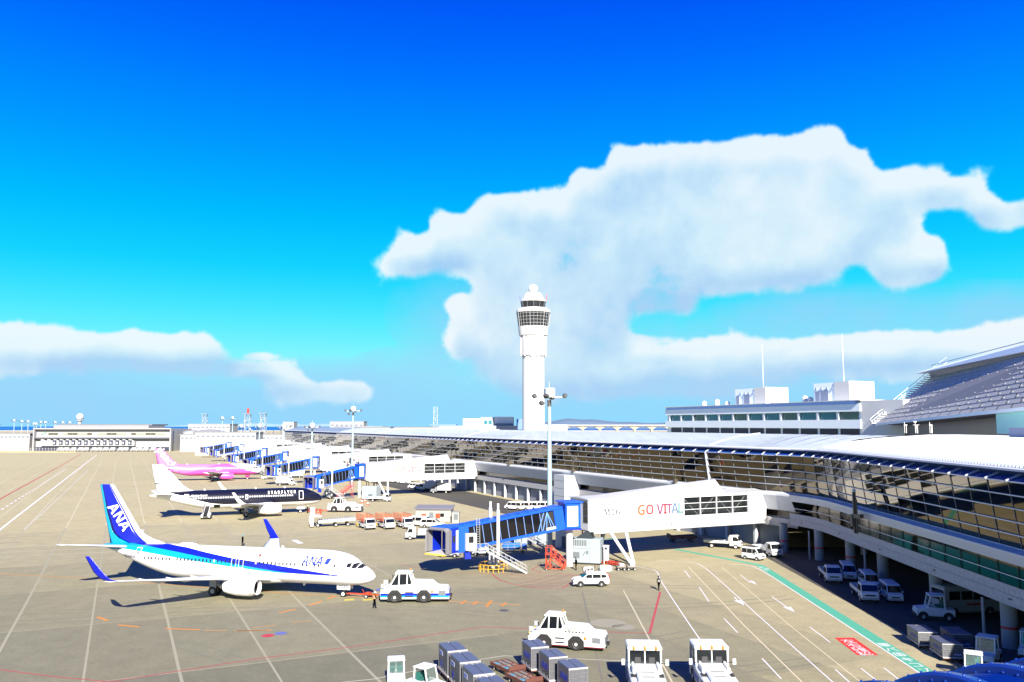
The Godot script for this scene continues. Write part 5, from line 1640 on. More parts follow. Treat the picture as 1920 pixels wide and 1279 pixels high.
# ---------------------------------------------------------------- masts, control tower, buildings
func mast(h: float, heads: int) -> Node3D:
	var t := Node3D.new()
	var pole := mt("mast_paint")
	var m := M.new()
	m.lathe([Vector2(0.40, 0), Vector2(0.38, h * 0.4), Vector2(0.28, h - 1.8)], 14, Transform3D.IDENTITY, true)
	obj("pole", m, pole, t)
	m = M.new(); m.lathe([Vector2(0.33, h - 2.9), Vector2(0.34, h - 1.9)], 12, Transform3D.IDENTITY, true); obj("collar", m, mt("cast_iron"), t)
	m = M.new(); m.cbox(Vector3(0, h - 0.75, 0), Vector3(1.5, 1.5, 1.5), 0.15); obj("head_box", m, mt("bridge_white"), t)
	m = M.new(); m.tube([Vector3(0, h, 0), Vector3(0, h + 1.0, 0)], 0.03, 5); obj("rod", m, mt("bridge_white"), t)
	m = M.new(); m.tube([Vector3(-2.4, h - 1.5, 0), Vector3(2.3, h - 1.4, 0)], 0.1, 6); m.tube([Vector3(0, h - 1.5, -1.6), Vector3(0, h - 1.5, 1.8)], 0.1, 6); obj("cross_arm", m, mt("bridge_white"), t)
	for q in [Vector3(-2.5, h - 1.3, 0.2), Vector3(2.5, h - 1.2, 0.2), Vector3(-1.0, h - 1.3, 1.6), Vector3(0.9, h - 1.4, -1.5), Vector3(-1.4, h - 2.4, 0.4)].slice(0, heads):
		var d := Vector3(q.x, -1.6, q.z * 0.6).normalized()
		var bs := Basis.looking_at(d, Vector3.UP)
		m = M.new(); m.cbox(q, Vector3(0.8, 0.65, 0.55), 0.08, bs)
		var lamp := obj("floodlight", m, mt("lamp_housing"), t)
		m = M.new(); m.box(q + d * 0.27, Vector3(0.62, 0.5, 0.06), bs); obj("lens", m, mt("lens_dark"), lamp)
	return t

func masts() -> void:
	var g := "floodlight masts on the apron"
	var list := [[5.9, 131.0, 26.3, "tall pale blue floodlight mast standing behind the nearest boarding bridge"], [-51.5, 269.0, 26.3, "tall pale blue floodlight mast behind the second blue boarding bridge"], [-69.0, 287.0, 21.0, "floodlight mast rising beside the third white walkway"], [-96.0, 350.0, 20.6, "floodlight mast beside the fourth blue boarding bridge"], [-121.5, 400.0, 20.7, "floodlight mast beside the fifth blue boarding bridge"], [-153.0, 470.0, 20.4, "floodlight mast beside the sixth blue boarding bridge"],
		[-217.0, 645.0, 26.4, "right of two tall thin floodlight masts before the sea"], [-225.0, 645.0, 26.3, "left of two tall thin floodlight masts before the sea"]]
	for q in list:
		var o := mast(q[2], 5)
		o.name = numbered("floodlight_mast")
		add_child(o, true)
		o.position = V(q[0], 0, q[1])
		o.rotation.y = 0.25
		tag(o, q[3], "mast", g)
	for q in [[15.5, 12.0], [31.0, 25.2], [45.5, 24.6], [57.0, 24.2], [68.0, 22.0], [72.5, 22.0], [81.0, 23.8], [89.5, 23.5], [1.0, 21.5], [108.0, 23.4], [122.0, 23.2], [135.0, 23.2]]:
		if q[1] < 20.0: continue
		var z := 820.0
		var o := mast(q[1], 3)
		o.name = numbered("floodlight_mast")
		add_child(o, true)
		o.position = V((q[0] - 960.0) / 1550.0 * z, 0, z)
		tag(o, "thin pale floodlight mast in a row before the sea, far left", "mast", "far floodlight masts in a row")

func lattice(called: String, label: String, at: Vector3, h: float, w: float, red_top: bool, platform: bool) -> void:
	var t := thing(called, label, "lattice tower", at)
	var wm := mt("lattice_white")
	var m := M.new()
	var n := int(h / (w * 1.1))
	for sx in [-1.0, 1.0]:
		for sz in [-1.0, 1.0]: m.bar(Vector3(sx * w * 0.5, 0, sz * w * 0.5), Vector3(sx * w * 0.42, h, sz * w * 0.42), w * 0.07)
	for k in n:
		var y0 := h * k / n; var y1 := h * (k + 1) / n
		for q in [[-1, -1, 1, -1], [1, -1, 1, 1], [1, 1, -1, 1], [-1, 1, -1, -1]]:
			m.bar(Vector3(q[0] * w * 0.46, y0, q[1] * w * 0.46), Vector3(q[2] * w * 0.46, y1, q[3] * w * 0.46), w * 0.05)
			m.bar(Vector3(q[0] * w * 0.46, y1, q[1] * w * 0.46), Vector3(q[2] * w * 0.46, y1, q[3] * w * 0.46), w * 0.05)
	obj("lattice_frame", m, wm, t)
	if platform: slab(t, "platform", wm, Vector3(0, h + 0.15, 0), Vector3(w * 1.45, 0.3, w * 1.45))
	if red_top:
		m = M.new(); m.lathe([Vector2(0.9, h), Vector2(0.9, h + 4.4), Vector2(0.7, h + 5.0), Vector2(0.01, h + 5.2)], 14, Transform3D.IDENTITY, true); obj("red_drum", m, mt("drum_red"), t)
		for k in 4: slab(t, "antenna_panel", wm, Vector3(sin(k * 1.57) * w * 0.5, h * (0.45 + 0.12 * k), cos(k * 1.57) * w * 0.5), Vector3(1.4, 1.6, 1.4))
	else:
		for k in 3: slab(t, "antenna_panel", wm, Vector3(sin(k * 2.1) * w * 0.5, h * (0.7 + 0.1 * k), cos(k * 2.1) * w * 0.5), Vector3(0.8, 1.6, 0.8))

func control_tower() -> void:
	var z := 384.0
	var t := thing("control_tower", "tall round white control tower with flared glazed top behind the pier", "control tower", V(10.0, 0, z))
	t.scale = Vector3(1, 0.98, 1)
	var w := mt("tower_white")
	var gl := mt("tower_glass")
	var k := z / 1550.0
	var m := M.new()
	m.lathe([Vector2(21.0 * k, 0), Vector2(20.6 * k, 53.2)], 48, Transform3D.IDENTITY, true)
	obj("shaft", m, w, t)
	m = M.new()
	m.lathe([Vector2(20.6 * k, 53.2), Vector2(23.2 * k, 53.5), Vector2(24.4 * k, 62.6), Vector2(20 * k, 62.8)], 48)
	var cb := obj("corbel", m, w, t)
	for i in 12:
		var a := TAU * (i + 0.5) / 12
		m = M.new(); m.bar(Vector3(cos(a) * 23.2 * k, 53.0, sin(a) * 23.2 * k), Vector3(cos(a) * 24.7 * k, 62.7, sin(a) * 24.7 * k), 0.55)
		obj("rib", m, w, cb)
		m = M.new(); m.box(Vector3(cos(a) * 21.2 * k, 53.0, sin(a) * 21.2 * k), Vector3(0.5, 0.5, 0.5)); obj("socket", m, mt("door_grey"), cb)
	m = M.new()
	m.lathe([Vector2(24 * k, 62.7), Vector2(26.9 * k, 63.0), Vector2(27.2 * k, 63.5), Vector2(28.9 * k, 67.2), Vector2(27.5 * k, 67.2)], 48)
	obj("bowl", m, w, t)
	m = M.new()
	m.lathe([Vector2(28.2 * k, 67.2), Vector2(31.6 * k, 73.9)], 48)
	var ring := obj("lower_glazing", m, gl, t)
	for i in 28:
		var a := TAU * i / 28
		m = M.new(); m.bar(Vector3(cos(a) * 28.5 * k, 67.2, sin(a) * 28.5 * k), Vector3(cos(a) * 31.9 * k, 73.9, sin(a) * 31.9 * k), 0.10 if i % 4 else 0.22)
		obj("mullion", m, mt("tower_frame"), ring)
	for j in 4:
		m = M.new()
		var h := 68.6 + j * 1.55; var r := (28.2 + (h - 67.2) * 0.507) * k
		m.lathe([Vector2(r - 0.1, h - 0.08), Vector2(r + 0.06, h - 0.08), Vector2(r + 0.06, h + 0.06), Vector2(r - 0.1, h + 0.06)], 48)
		obj("transom", m, mt("tower_frame"), ring)
	m = M.new()
	m.lathe([Vector2(31.4 * k, 73.8), Vector2(32.6 * k, 73.9), Vector2(32.6 * k, 75.0), Vector2(26.5 * k, 76.1), Vector2(21 * k, 76.3)], 48)
	obj("collar", m, w, t)
	m = M.new()
	m.lathe([Vector2(21.8 * k, 76.2), Vector2(23.8 * k, 79.2)], 24)
	var cab := obj("cab_glazing", m, gl, t)
	for i in 12:
		var a := TAU * i / 12
		m = M.new(); m.bar(Vector3(cos(a) * 22.0 * k, 76.2, sin(a) * 22.0 * k), Vector3(cos(a) * 24.0 * k, 79.2, sin(a) * 24.0 * k), 0.16); obj("mullion", m, mt("door_grey"), cab)
	m = M.new()
	m.lathe([Vector2(22 * k, 79.1), Vector2(24.4 * k, 79.2), Vector2(24.0 * k, 79.9), Vector2(20.0 * k, 80.6), Vector2(18.4 * k, 81.8), Vector2(15.5 * k, 83.2), Vector2(11 * k, 83.8), Vector2(7 * k, 84.0)], 40, Transform3D.IDENTITY, true)
	obj("dome", m, w, t)
	m = M.new()
	var prof := []
	for i in 13: prof.append(Vector2(maxf(0.01, sin(PI * (0.08 + 0.92 * i / 12.0))) * 9.2 * k, 85.6 - cos(PI * (0.08 + 0.92 * i / 12.0)) * 2.3))
	m.lathe(prof, 28, Transform3D.IDENTITY, true)
	obj("radome", m, w, t)
	m = M.new(); m.tube([Vector3(24 * k, 79.5, 0), Vector3(26 * k, 83.0, 0)], 0.12, 5); obj("aerial", m, mt("drum_red"), t)
	m = M.new(); m.tube([Vector3(-24 * k, 79.5, 0), Vector3(-26 * k, 82.4, 0)], 0.12, 5); obj("aerial", m, mt("spot_blue"), t)

func office_block() -> void:
	var t := thing("office_block", "long pale office block with one row of windows behind the terminal roof", "building")
	var w := mt("office_white")
	var lit := mt("office_bright")
	var a := Vector2(88.1, 210.0); var b := Vector2(56.0, 303.0)      # front, right to left
	var d := (b - a).normalized(); var back := Vector2(d.y, -d.x)
	if back.x < 0: back = -back
	var f := func(u: float, o: float, h: float) -> Vector3: var p: Vector2 = a + d * u + back * o; return V(p.x, h, p.y)
	var L := (b - a).length()
	var quadbox := func(u0: float, u1: float, o0: float, o1: float, h0: float, h1: float) -> M:
		var m := M.new()
		m.loft([PackedVector3Array([f.call(u0, o0, h0), f.call(u1, o0, h0), f.call(u1, o1, h0), f.call(u0, o1, h0)]), PackedVector3Array([f.call(u0, o0, h1), f.call(u1, o0, h1), f.call(u1, o1, h1), f.call(u0, o1, h1)])], false, true, true)
		return m
	obj("wall", quadbox.call(0.0, L, 0.9, 16.0, 0.0, 26.4), w, t)
	obj("band", quadbox.call(0.0, L, 0.0, 1.0, 19.5, 21.75), w, t)
	obj("band", quadbox.call(0.0, L, 0.0, 1.0, 23.85, 25.85), w, t)
	obj("blue_fascia", quadbox.call(1.5, L - 1.0, -0.25, 1.2, 25.72, 26.6), mt("fascia_blue"), t)
	obj("roof", quadbox.call(-0.6, L + 0.4, -0.5, 16.4, 26.6, 26.8), lit, t)
	obj("end_wall", quadbox.call(-14.0, 0.0, 0.3, 16.0, 0.0, 26.5), lit, t)
	var n := 12
	for i in n:
		var u0: float = 1.0 + (L - 3.0) * i / n; var u1: float = 1.0 + (L - 3.0) * (i + 1) / n
		obj("window", quadbox.call(u0 + 0.4, u1 - 1.0, 0.7, 1.0, 21.8, 23.8), mt("office_glass_a") if i % 3 else mt("office_glass_b"), t)
		obj("fin", quadbox.call(u1 - 1.0, u1 - 0.3, 0.05, 1.0, 21.75, 23.85), mt("fin_pale"), t)
		obj("window", quadbox.call(u0 + 0.4, u1 - 0.8, 0.7, 1.0, 17.4, 19.4), mt("pane_black"), t)
	for q in [[8.0, 22.0, 4.0, 12.0, 26.7, 31.9], [44.0, 60.0, 4.0, 12.0, 26.7, 31.8]]:
		var pl := obj("roof_plant", quadbox.call(q[0], q[1], q[2], q[3], q[4], q[5]), w, t)
		obj("plant_front", quadbox.call(q[0] - 0.15, q[0] + 5.5, q[2] - 0.15, q[3] + 0.1, q[4], q[5] + 0.1), lit, pl)
		obj("louvre_door", quadbox.call(q[0] + 8.0, q[0] + 11.0, q[2] - 0.2, q[2], q[4] + 0.2, q[4] + 3.2), mt("louvre_grey"), pl)
		obj("louvre_door", quadbox.call(q[1] - 2.4, q[1] - 0.8, q[2] - 0.2, q[2], q[4] + 0.2, q[4] + 3.0), mt("louvre_grey"), pl)
		for k in 4: obj("vent", quadbox.call(q[0] + 6.0 + k * 2.2, q[0] + 6.4 + k * 2.2, q[2] - 0.3, q[2], q[4] + 3.4, q[4] + 4.0), mt("louvre_grey"), pl)
	for q in [[26.0, 6.0, 28.0], [29.0, 6.5, 28.4], [41.0, 6.0, 28.5], [66.0, 5.0, 27.8], [72.0, 5.0, 28.6], [80.0, 5.0, 28.2]]:
		var m := M.new()
		m.lathe([Vector2(0.8, 26.7), Vector2(0.8, q[2]), Vector2(0.3, q[2] + 0.4)], 10, Transform3D(Basis.IDENTITY, f.call(q[0], q[1], 0.0)), true)
		obj("roof_vent", m, lit, t)
	for q in [[14.5, 8.0, 31.9, 45.5], [50.5, 8.0, 31.8, 45.6]]:
		var m := M.new(); m.tube([f.call(q[0], q[1], q[2]), f.call(q[0], q[1], q[3])], 0.08, 6, 0.03); obj("lightning_rod", m, w, t)

func big_roof() -> void:
	var t := thing("terminal_hall", "grey panelled sloping hall roof with white canopy and stair at far right", "building")
	var A := V(87.7, 20.7, 200); var B := V(74.0, 23.2, 115); var C := V(105.6, 32.6, 207); var D := V(86.5, 32.4, 131)
	var f := func(u: float, v: float) -> Vector3: return A.lerp(B, u).lerp(C.lerp(D, u), v)
	var up := (B - A).cross(C - A).normalized()
	if up.y < 0: up = -up
	var pm := weather(mt("roof_panel_grey"), noise_tex(0.05, Color(0.85, 0.85, 0.85), Color(1, 1, 1), 3, 256, 51), 6.0)
	var rows := 11; var cols := 17
	var m := M.new()
	m.quad(f.call(0.0, 0.0) - up * 0.3, f.call(1.0, 0.0) - up * 0.3, f.call(1.0, 1.0) - up * 0.3, f.call(0.0, 1.0) - up * 0.3)
	var roof := obj("roof", m, mt("roof_shadow_gap"), t)
	for r in rows:
		for c in cols:
			var off := 0.5 * (r % 2)
			var u0 := clampf((c - off) / (cols - 1.0), 0, 1); var u1 := clampf((c + 1 - off) / (cols - 1.0) - 0.004, 0, 1)
			if u1 - u0 < 0.004: continue
			var v0 := float(r) / rows; var v1 := float(r + 1) / rows
			m = M.new()
			var lo := up * 0.10; var hi := up * 0.02
			var p := [f.call(u0, v0) + lo, f.call(u1, v0) + lo, f.call(u1, v1) + hi, f.call(u0, v1) + hi]
			m.quad(p[0], p[3], p[2], p[1])
			m.quad(p[0], p[1], p[1] - up * 0.12, p[0] - up * 0.12)
			if r > 0:
				var g: Vector3 = f.call(lerpf(u0, u1, 0.12), lerpf(v0, v1, 0.3)) + up * 0.28
				m.box(g - up * 0.14, Vector3(0.3, 0.08, 0.18))
			obj("roof_panel", m, pm, roof)
	m = M.new()
	m.bar(A - up * 0.2, B - up * 0.2, 0.5, 0.5)
	obj("eave", m, mt("office_white"), t)
	# glazed wall under the eave, dark
	m = M.new()
	m.quad(A + Vector3(6, 0, 0), B + Vector3(6, 0, 0), B + Vector3(6, -14, 0), A + Vector3(6, -14, 0))
	obj("wall", m, mt("hall_dark"), t)
	m = M.new()
	m.quad(A, B, B + Vector3(7, -0.6, 0), A + Vector3(7, -0.6, 0))
	obj("soffit", m, mt("gutter_blue"), t)
	m = M.new()
	m.box(B.lerp(A, 0.12) + Vector3(3.0, -2.0, 0), Vector3(5, 3.6, 14), Basis(Vector3.UP, -0.16))
	obj("bay", m, mt("bay_green"), t)
	# canopy above the slope
	var n := (D - C).normalized()
	m = M.new()
	var tip := C + Vector3(-4.6, 1.0, 0.5)
	m.loft([PackedVector3Array([C + Vector3(-4.0, 0.6, -2), C + Vector3(1.5, 2.6, 0), C + Vector3(8, 2.8, 0), C + Vector3(4, 0.9, 0)]), PackedVector3Array([D + Vector3(-0.2, 0.9, 6), D + Vector3(1.5, 2.9, 6), D + Vector3(8, 3.1, 6), D + Vector3(4, 1.2, 6)])], false, true, true)
	obj("canopy", m, mt("canopy_pale"), t)
	m = M.new()
	m.loft([PackedVector3Array([C + Vector3(-0.6, -0.4, 0), C + Vector3(-1.0, 0.75, 0), C + Vector3(2, 0.75, 0), C + Vector3(2, -0.4, 0)]), PackedVector3Array([D + Vector3(-0.2, -0.3, 6), D + Vector3(-0.6, 0.95, 6), D + Vector3(2, 0.95, 6), D + Vector3(2, -0.3, 6)])], false, true, true)
	obj("canopy_shadow_band", m, mt("gutter_blue"), t)
	m = M.new(); m.bar(C + Vector3(0.2, 2.75, -1), D + Vector3(1.5, 3.25, 6), 0.14); obj("canopy_edge", m, mt("mullion_blue_grey"), t)
	# stair with rails up the left edge of the slope
	m = M.new()
	for k in 24:
		var v := k / 23.0
		m.box(f.call(-0.012, v) + up * 0.3, Vector3(1.5, 0.25, 0.8))
		if k % 3 == 0: m.bar(f.call(-0.02, v) + up * 0.3, f.call(-0.02, v) + up * 1.5, 0.09)
	m.bar(f.call(-0.02, 0.0) + up * 1.5, f.call(-0.02, 1.0) + up * 1.5, 0.1)
	m.bar(f.call(-0.02, 0.0) + up * 0.9, f.call(-0.02, 1.0) + up * 0.9, 0.07)
	m.bar(f.call(-0.02, 1.0) + up * 1.5, C + Vector3(2.6, 4.6, 2), 0.1)
	m.bar(f.call(-0.02, 1.0) + up * 0.5, C + Vector3(2.6, 3.4, 2), 0.16)
	obj("roof_stair", m, mt("office_bright"), t)
	# cameras and lamps on posts standing on the lower roof
	var k := 0
	for q in [[1694.0, 775.0], [1714.0, 772.0], [1741.0, 776.0]]:
		var zz := 150.0
		var o := thing("roof_post", ["two thin posts on the terminal roof", "camera post with cross-arm on the terminal roof", "short box post on the terminal roof"][k], "camera post", V((q[0] - 960.0) / 1550.0 * zz, 19.0, zz))
		m = M.new()
		m.bar(Vector3(-0.25, 0, 0), Vector3(-0.25, 3.2, 0), 0.12)
		if k == 0: m.bar(Vector3(0.25, 0, 0), Vector3(0.25, 2.4, 0), 0.12)
		else: m.bar(Vector3(0.25, 0, 0), Vector3(0.25, 2.2, 0), 0.3)
		obj("post", m, mt("office_bright"), o)
		m = M.new()
		if k == 1: m.box(Vector3(0, 2.4, 0), Vector3(1.8, 0.12, 0.12)); m.box(Vector3(-0.3, 3.3, 0), Vector3(0.9, 0.3, 0.3))
		else: m.box(Vector3(0, 2.3, 0), Vector3(0.9, 0.35, 0.4))
		obj("camera_box", m, mt("tower_white"), o)
		o.scale = Vector3.ONE * 0.62
		k += 1

func far_buildings() -> void:
	var w := mt("cargo_white")
	var t := thing("cargo_terminal", "wide white cargo terminal with thirteen dock doors at far left", "building", V(-314, 0, 640))
	slab(t, "wall", w, Vector3(0, 8.5, -20), Vector3(104, 17, 40))
	slab(t, "roof", mt("cargo_roof"), Vector3(-6, 20.1, -28), Vector3(74, 1.0, 30))
	slab(t, "clerestory", mt("cargo_grey"), Vector3(-6, 18.2, -22), Vector3(74, 3.2, 30))
	slab(t, "frame", w, Vector3(0, 17.2, 1.6), Vector3(106, 0.9, 3.4))
	slab(t, "frame", w, Vector3(-52.4, 8.6, 1.6), Vector3(1.0, 17.2, 3.4)); slab(t, "frame", w, Vector3(52.4, 8.6, 1.6), Vector3(1.0, 17.2, 3.4))
	for i in 24:
		if i in [2, 9, 16]: continue
		slab(t, "window", mt("cargo_pane_a") if i % 4 < 2 else mt("cargo_pane_b"), Vector3(-41 + i * 3.75, 13.2, 0.1), Vector3(3.5, 1.5, 0.3))
	slab(t, "canopy", mt("cargo_canopy"), Vector3(0, 10.2, 1.8), Vector3(104, 0.8, 3.6))
	for i in 15:
		var x := -47.0 + i * 4.8
		var m := M.new()
		m.prism(PackedVector2Array([Vector2(x, 4.0), Vector2(x + 4.7, 4.0), Vector2(x + 4.7, 7.6), Vector2(x + 1.2, 9.6), Vector2(x, 9.0)]), 0.2, 2.6)
		obj("dock_hood", m, w, t)
	for i in 13:
		var x := -36.2 + i * 4.8
		var dd := slab(t, "dock_door", mt("door_dark"), Vector3(x, 6.6, 2.75), Vector3(2.7, 3.6, 0.2))
		slab(dd, "door_panel", mt("bridge_white"), Vector3(x - 0.2, 6.3, 2.9), Vector3(0.9, 1.5, 0.1))
	slab(t, "loading_floor", mt("door_dark"), Vector3(0, 1.6, 0.4), Vector3(103, 3.2, 1.0))
	slab(t, "emblem", mt("emblem_green"), Vector3(-46.5, 13.6, 0.2), Vector3(4.6, 0.7, 0.3), Basis(Vector3(0, 0, 1), 0.45))
	# delivery trucks backed up to the docks
	rng.seed = 91
	for i in 15:
		var o := thing("box_truck", "small white box truck parked along the cargo terminal docks", "truck", V(-343.0 + i * 5.0 + rng.randf_range(-0.8, 0.8), 0, 632.5), 0.0, "trucks at the cargo docks")
		slab(o, "cargo_box", w, Vector3(0.9, 2.0, 0), Vector3(3.6, 2.4, 2.2), Basis.IDENTITY, 0.06)
		slab(o, "cab", w, Vector3(-1.6, 1.5, 0), Vector3(1.5, 1.8, 2.0), Basis.IDENTITY, 0.12)
		slab(o, "windscreen", mt("pane_black"), Vector3(-2.37, 1.9, 0), Vector3(0.06, 0.8, 1.7))
		slab(o, "side_window", mt("pane_black"), Vector3(-1.7, 1.9, 1.02), Vector3(0.9, 0.7, 0.05))
		for x in [-1.5, 1.5]:
			for z in [-0.9, 0.9]: wheel_part(o, Vector3(x, 0.42, z), 0.42, 0.28, mt("wheel_grey"))
	# low fence of white posts in front
	var fence := thing("post_fence", "row of thin white fence posts before the cargo terminal", "fence", V(-367, 0, 612))
	for i in 32:
		slab(fence, "post", w, Vector3(-22 + i * 2.2, 1.7, 0), Vector3(0.22, 3.4, 0.22))
	slab(fence, "kerb_wall", mt("concrete"), Vector3(12, 0.3, 0.4), Vector3(70, 0.6, 0.5))
	slab(fence, "rail", w, Vector3(12, 2.6, 0), Vector3(70, 0.12, 0.12)); slab(fence, "rail", w, Vector3(12, 1.3, 0), Vector3(70, 0.1, 0.1))
	# shapes round the cargo terminal
	var list := [
		["warehouse", "low white warehouse left of the cargo terminal at the frame's edge", Vector3(-404, 0, 660), Vector3(60, 13.2, 30), w],
		["warehouse", "small white annex with pale grey roof on the cargo terminal's far right", Vector3(-248, 0, 690), Vector3(34, 20.5, 20), w],
		["warehouse", "long low white building behind the farthest boarding bridges", Vector3(-200, 0, 640), Vector3(100, 12.6, 26), w],
		["office", "square white building behind the pier's far end", Vector3(-163, 0, 610), Vector3(8, 22, 10), w],
		["office", "white flat-roofed building on the skyline left of the tall mast", Vector3(-118, 0, 600), Vector3(24, 22.3, 14), w],
		["office", "wide low white building left of the square building, far end of the pier", Vector3(-190, 0, 560), Vector3(40, 15, 16), w]]
	for q in list:
		var o := thing(q[0], q[1], "building", Vector3(q[2].x, 0, -q[2].z))
		slab(o, "wall", q[4], Vector3(0, q[3].y * 0.5, 0), q[3])
		slab(o, "roof", mt("cargo_grey"), Vector3(0, q[3].y + 0.2, 0), q[3] * Vector3(1.02, 0, 1.02) + Vector3(0, 0.4, 0))
		var n := int(q[3].x / 3.2)
		for i in n:
			slab(o, "window", mt("cargo_pane_c"), Vector3(-q[3].x * 0.5 + (i + 0.5) * q[3].x / n, q[3].y - 2.4, q[3].z * 0.5 + 0.05), Vector3(q[3].x / n * 0.6, 1.2, 0.2))
	for q in [[-252.5, 655.0, 6.6, 15.0, "narrow round white tank beside the cargo terminal"], [-236, 650.0, 12.5, 14.6, "wide round white tank behind the low white building"]]:
		var o := thing("storage_tank", q[4], "tank", V(q[0], 0, q[1]))
		var m := M.new(); m.lathe([Vector2(q[2], 0), Vector2(q[2], q[3])], 36, Transform3D.IDENTITY, true); obj("shell", m, mt("tank_white"), o)
		m = M.new(); m.lathe([Vector2(q[2] + 0.1, q[3]), Vector2(q[2] * 0.5, q[3] + q[2] * 0.13), Vector2(0.01, q[3] + q[2] * 0.17)], 36); obj("roof", m, mt("cargo_grey"), o)
		for h in [0.33, 0.66]:
			m = M.new(); m.lathe([Vector2(q[2] + 0.08, q[3] * h - 0.1), Vector2(q[2] + 0.08, q[3] * h + 0.1)], 36); obj("hoop", m, mt("cargo_grey"), o)
	var rd := thing("radar_tower", "white radar ball on a short stem above the cargo terminal", "radar tower", V(-341, 0, 655))
	var mm := M.new(); mm.lathe([Vector2(1.3, 0), Vector2(1.3, 22.8), Vector2(2.6, 23.4), Vector2(2.6, 24.0), Vector2(1.6, 24.2)], 16); obj("stem", mm, w, rd)
	mm = M.new()
	var prof := []
	for i in 13: prof.append(Vector2(maxf(0.01, sin(PI * i / 12.0)) * 2.7, 26.5 - cos(PI * i / 12.0) * 2.6))
	mm.lathe(prof, 24, Transform3D.IDENTITY, true)
	obj("radome", mm, mt("tower_white"), rd)
	lattice("lattice_tower", "white lattice tower with a red drum on top", V(-222.8, 0, 700), 29.0, 4.4, true, true)
	lattice("lattice_tower", "thin pale lattice tower left of the red-topped one", V(-259.1, 0, 700), 29.0, 3.6, false, true)
	lattice("lattice_tower", "pale lattice tower with wide platform right of the red-topped one", V(-209.7, 0, 700), 29.6, 4.4, false, true)
	lattice("lattice_tower", "antenna lattice tower on the skyline between mast and control tower", V(-64.4, 0, 700), 35.0, 3.6, false, false)
	# structures behind the pier near the control tower
	var bl := thing("tower_annex", "pale flat-roofed building around the control tower's foot", "building", V(-12, 0, 455))
	slab(bl, "wall", mt("annex_pale"), Vector3(-6, 9.9, 0), Vector3(42, 19.8, 24))
	slab(bl, "upper_wall", mt("office_bright"), Vector3(-9, 21.6, 0), Vector3(11, 4.0, 10))
	slab(bl, "upper_wall", mt("annex_pale"), Vector3(4, 22.0, 0), Vector3(18, 4.8, 12))
	slab(bl, "upper_wall", mt("office_bright"), Vector3(7.5, 22.8, 6.1), Vector3(10, 3.6, 1.0))
	slab(bl, "blue_roof", mt("roof_blue"), Vector3(-25, 20.3, 4), Vector3(14, 0.6, 12))
	slab(bl, "blue_side", mt("roof_blue"), Vector3(16.2, 20.6, 2), Vector3(3.4, 5.6, 8))
	slab(bl, "low_wing", mt("office_bright"), Vector3(33, 10.1, -4), Vector3(18, 20.2, 14))
	for i in 2: slab(bl, "window", mt("office_glass_a"), Vector3(-2.2 + i * 2.4, 21.6, 6.05), Vector3(1.6, 1.8, 0.2))
	# stretch of low roofs right behind the pier
	for q in [[-95, 520, 30, 19.0], [-60, 540, 46, 18.6], [-78, 470, 20, 18.8]]:
		var o := thing("low_roof", ["low white roof on the skyline behind the pier, left", "long grey-white roof on the skyline behind the pier", "flat white roof with a dark edge behind the pier"][[-95, -60, -78].find(q[0])], "building", V(q[0], 0, q[1]))
		slab(o, "wall", w, Vector3(0, q[3] * 0.5, 0), Vector3(q[2], q[3], 14))
		slab(o, "roof", mt("cargo_grey"), Vector3(0, q[3] + 0.15, 0), Vector3(q[2] + 0.6, 0.3, 14.6))
	# sea-side bridge with arches, and its far trees
	var br := thing("viaduct", "long pale road viaduct with shallow arches on the skyline", "bridge", V(150, 0, 1250))
	slab(br, "deck", mt("viaduct_pale"), Vector3(30, 18.4, 0), Vector3(260, 1.4, 9))
	slab(br, "parapet", mt("cargo_white"), Vector3(30, 19.6, 4.4), Vector3(260, 0.8, 0.4))
	for i in 9:
		var x := -70.0 + i * 26.0
		slab(br, "pier", mt("viaduct_cream"), Vector3(x, 8.8, 0), Vector3(3.0, 17.8, 7))
		var m := M.new()
		var pts := PackedVector2Array()
		for k in 9: pts.append(Vector2(x + 1.5 + 23.0 * k / 8.0, 17.7 - 5.5 * pow(absf(k / 4.0 - 1.0), 2.0)))
		pts.append(Vector2(x + 24.5, 17.75)); pts.append(Vector2(x + 1.5, 17.75))
		m.prism(pts, -3.0, 3.0)
		obj("arch", m, mt("viaduct_pale"), br)
	# rack of poles on the shore behind the tanks
	var rk := thing("mooring_posts", "row of dark posts on the shore behind the tanks", "posts", V(-300, 0, 1100))
	rng.seed = 6
	for i in 46:
		var h := rng.randf_range(8.0, 14.5)
		slab(rk, "post", mt("cargo_canopy") if i % 3 else mt("cargo_grey"), Vector3(-60 + i * 2.7, h * 0.5, rng.randf_range(-12, 12)), Vector3(rng.randf_range(0.6, 1.6), h, 1.0))

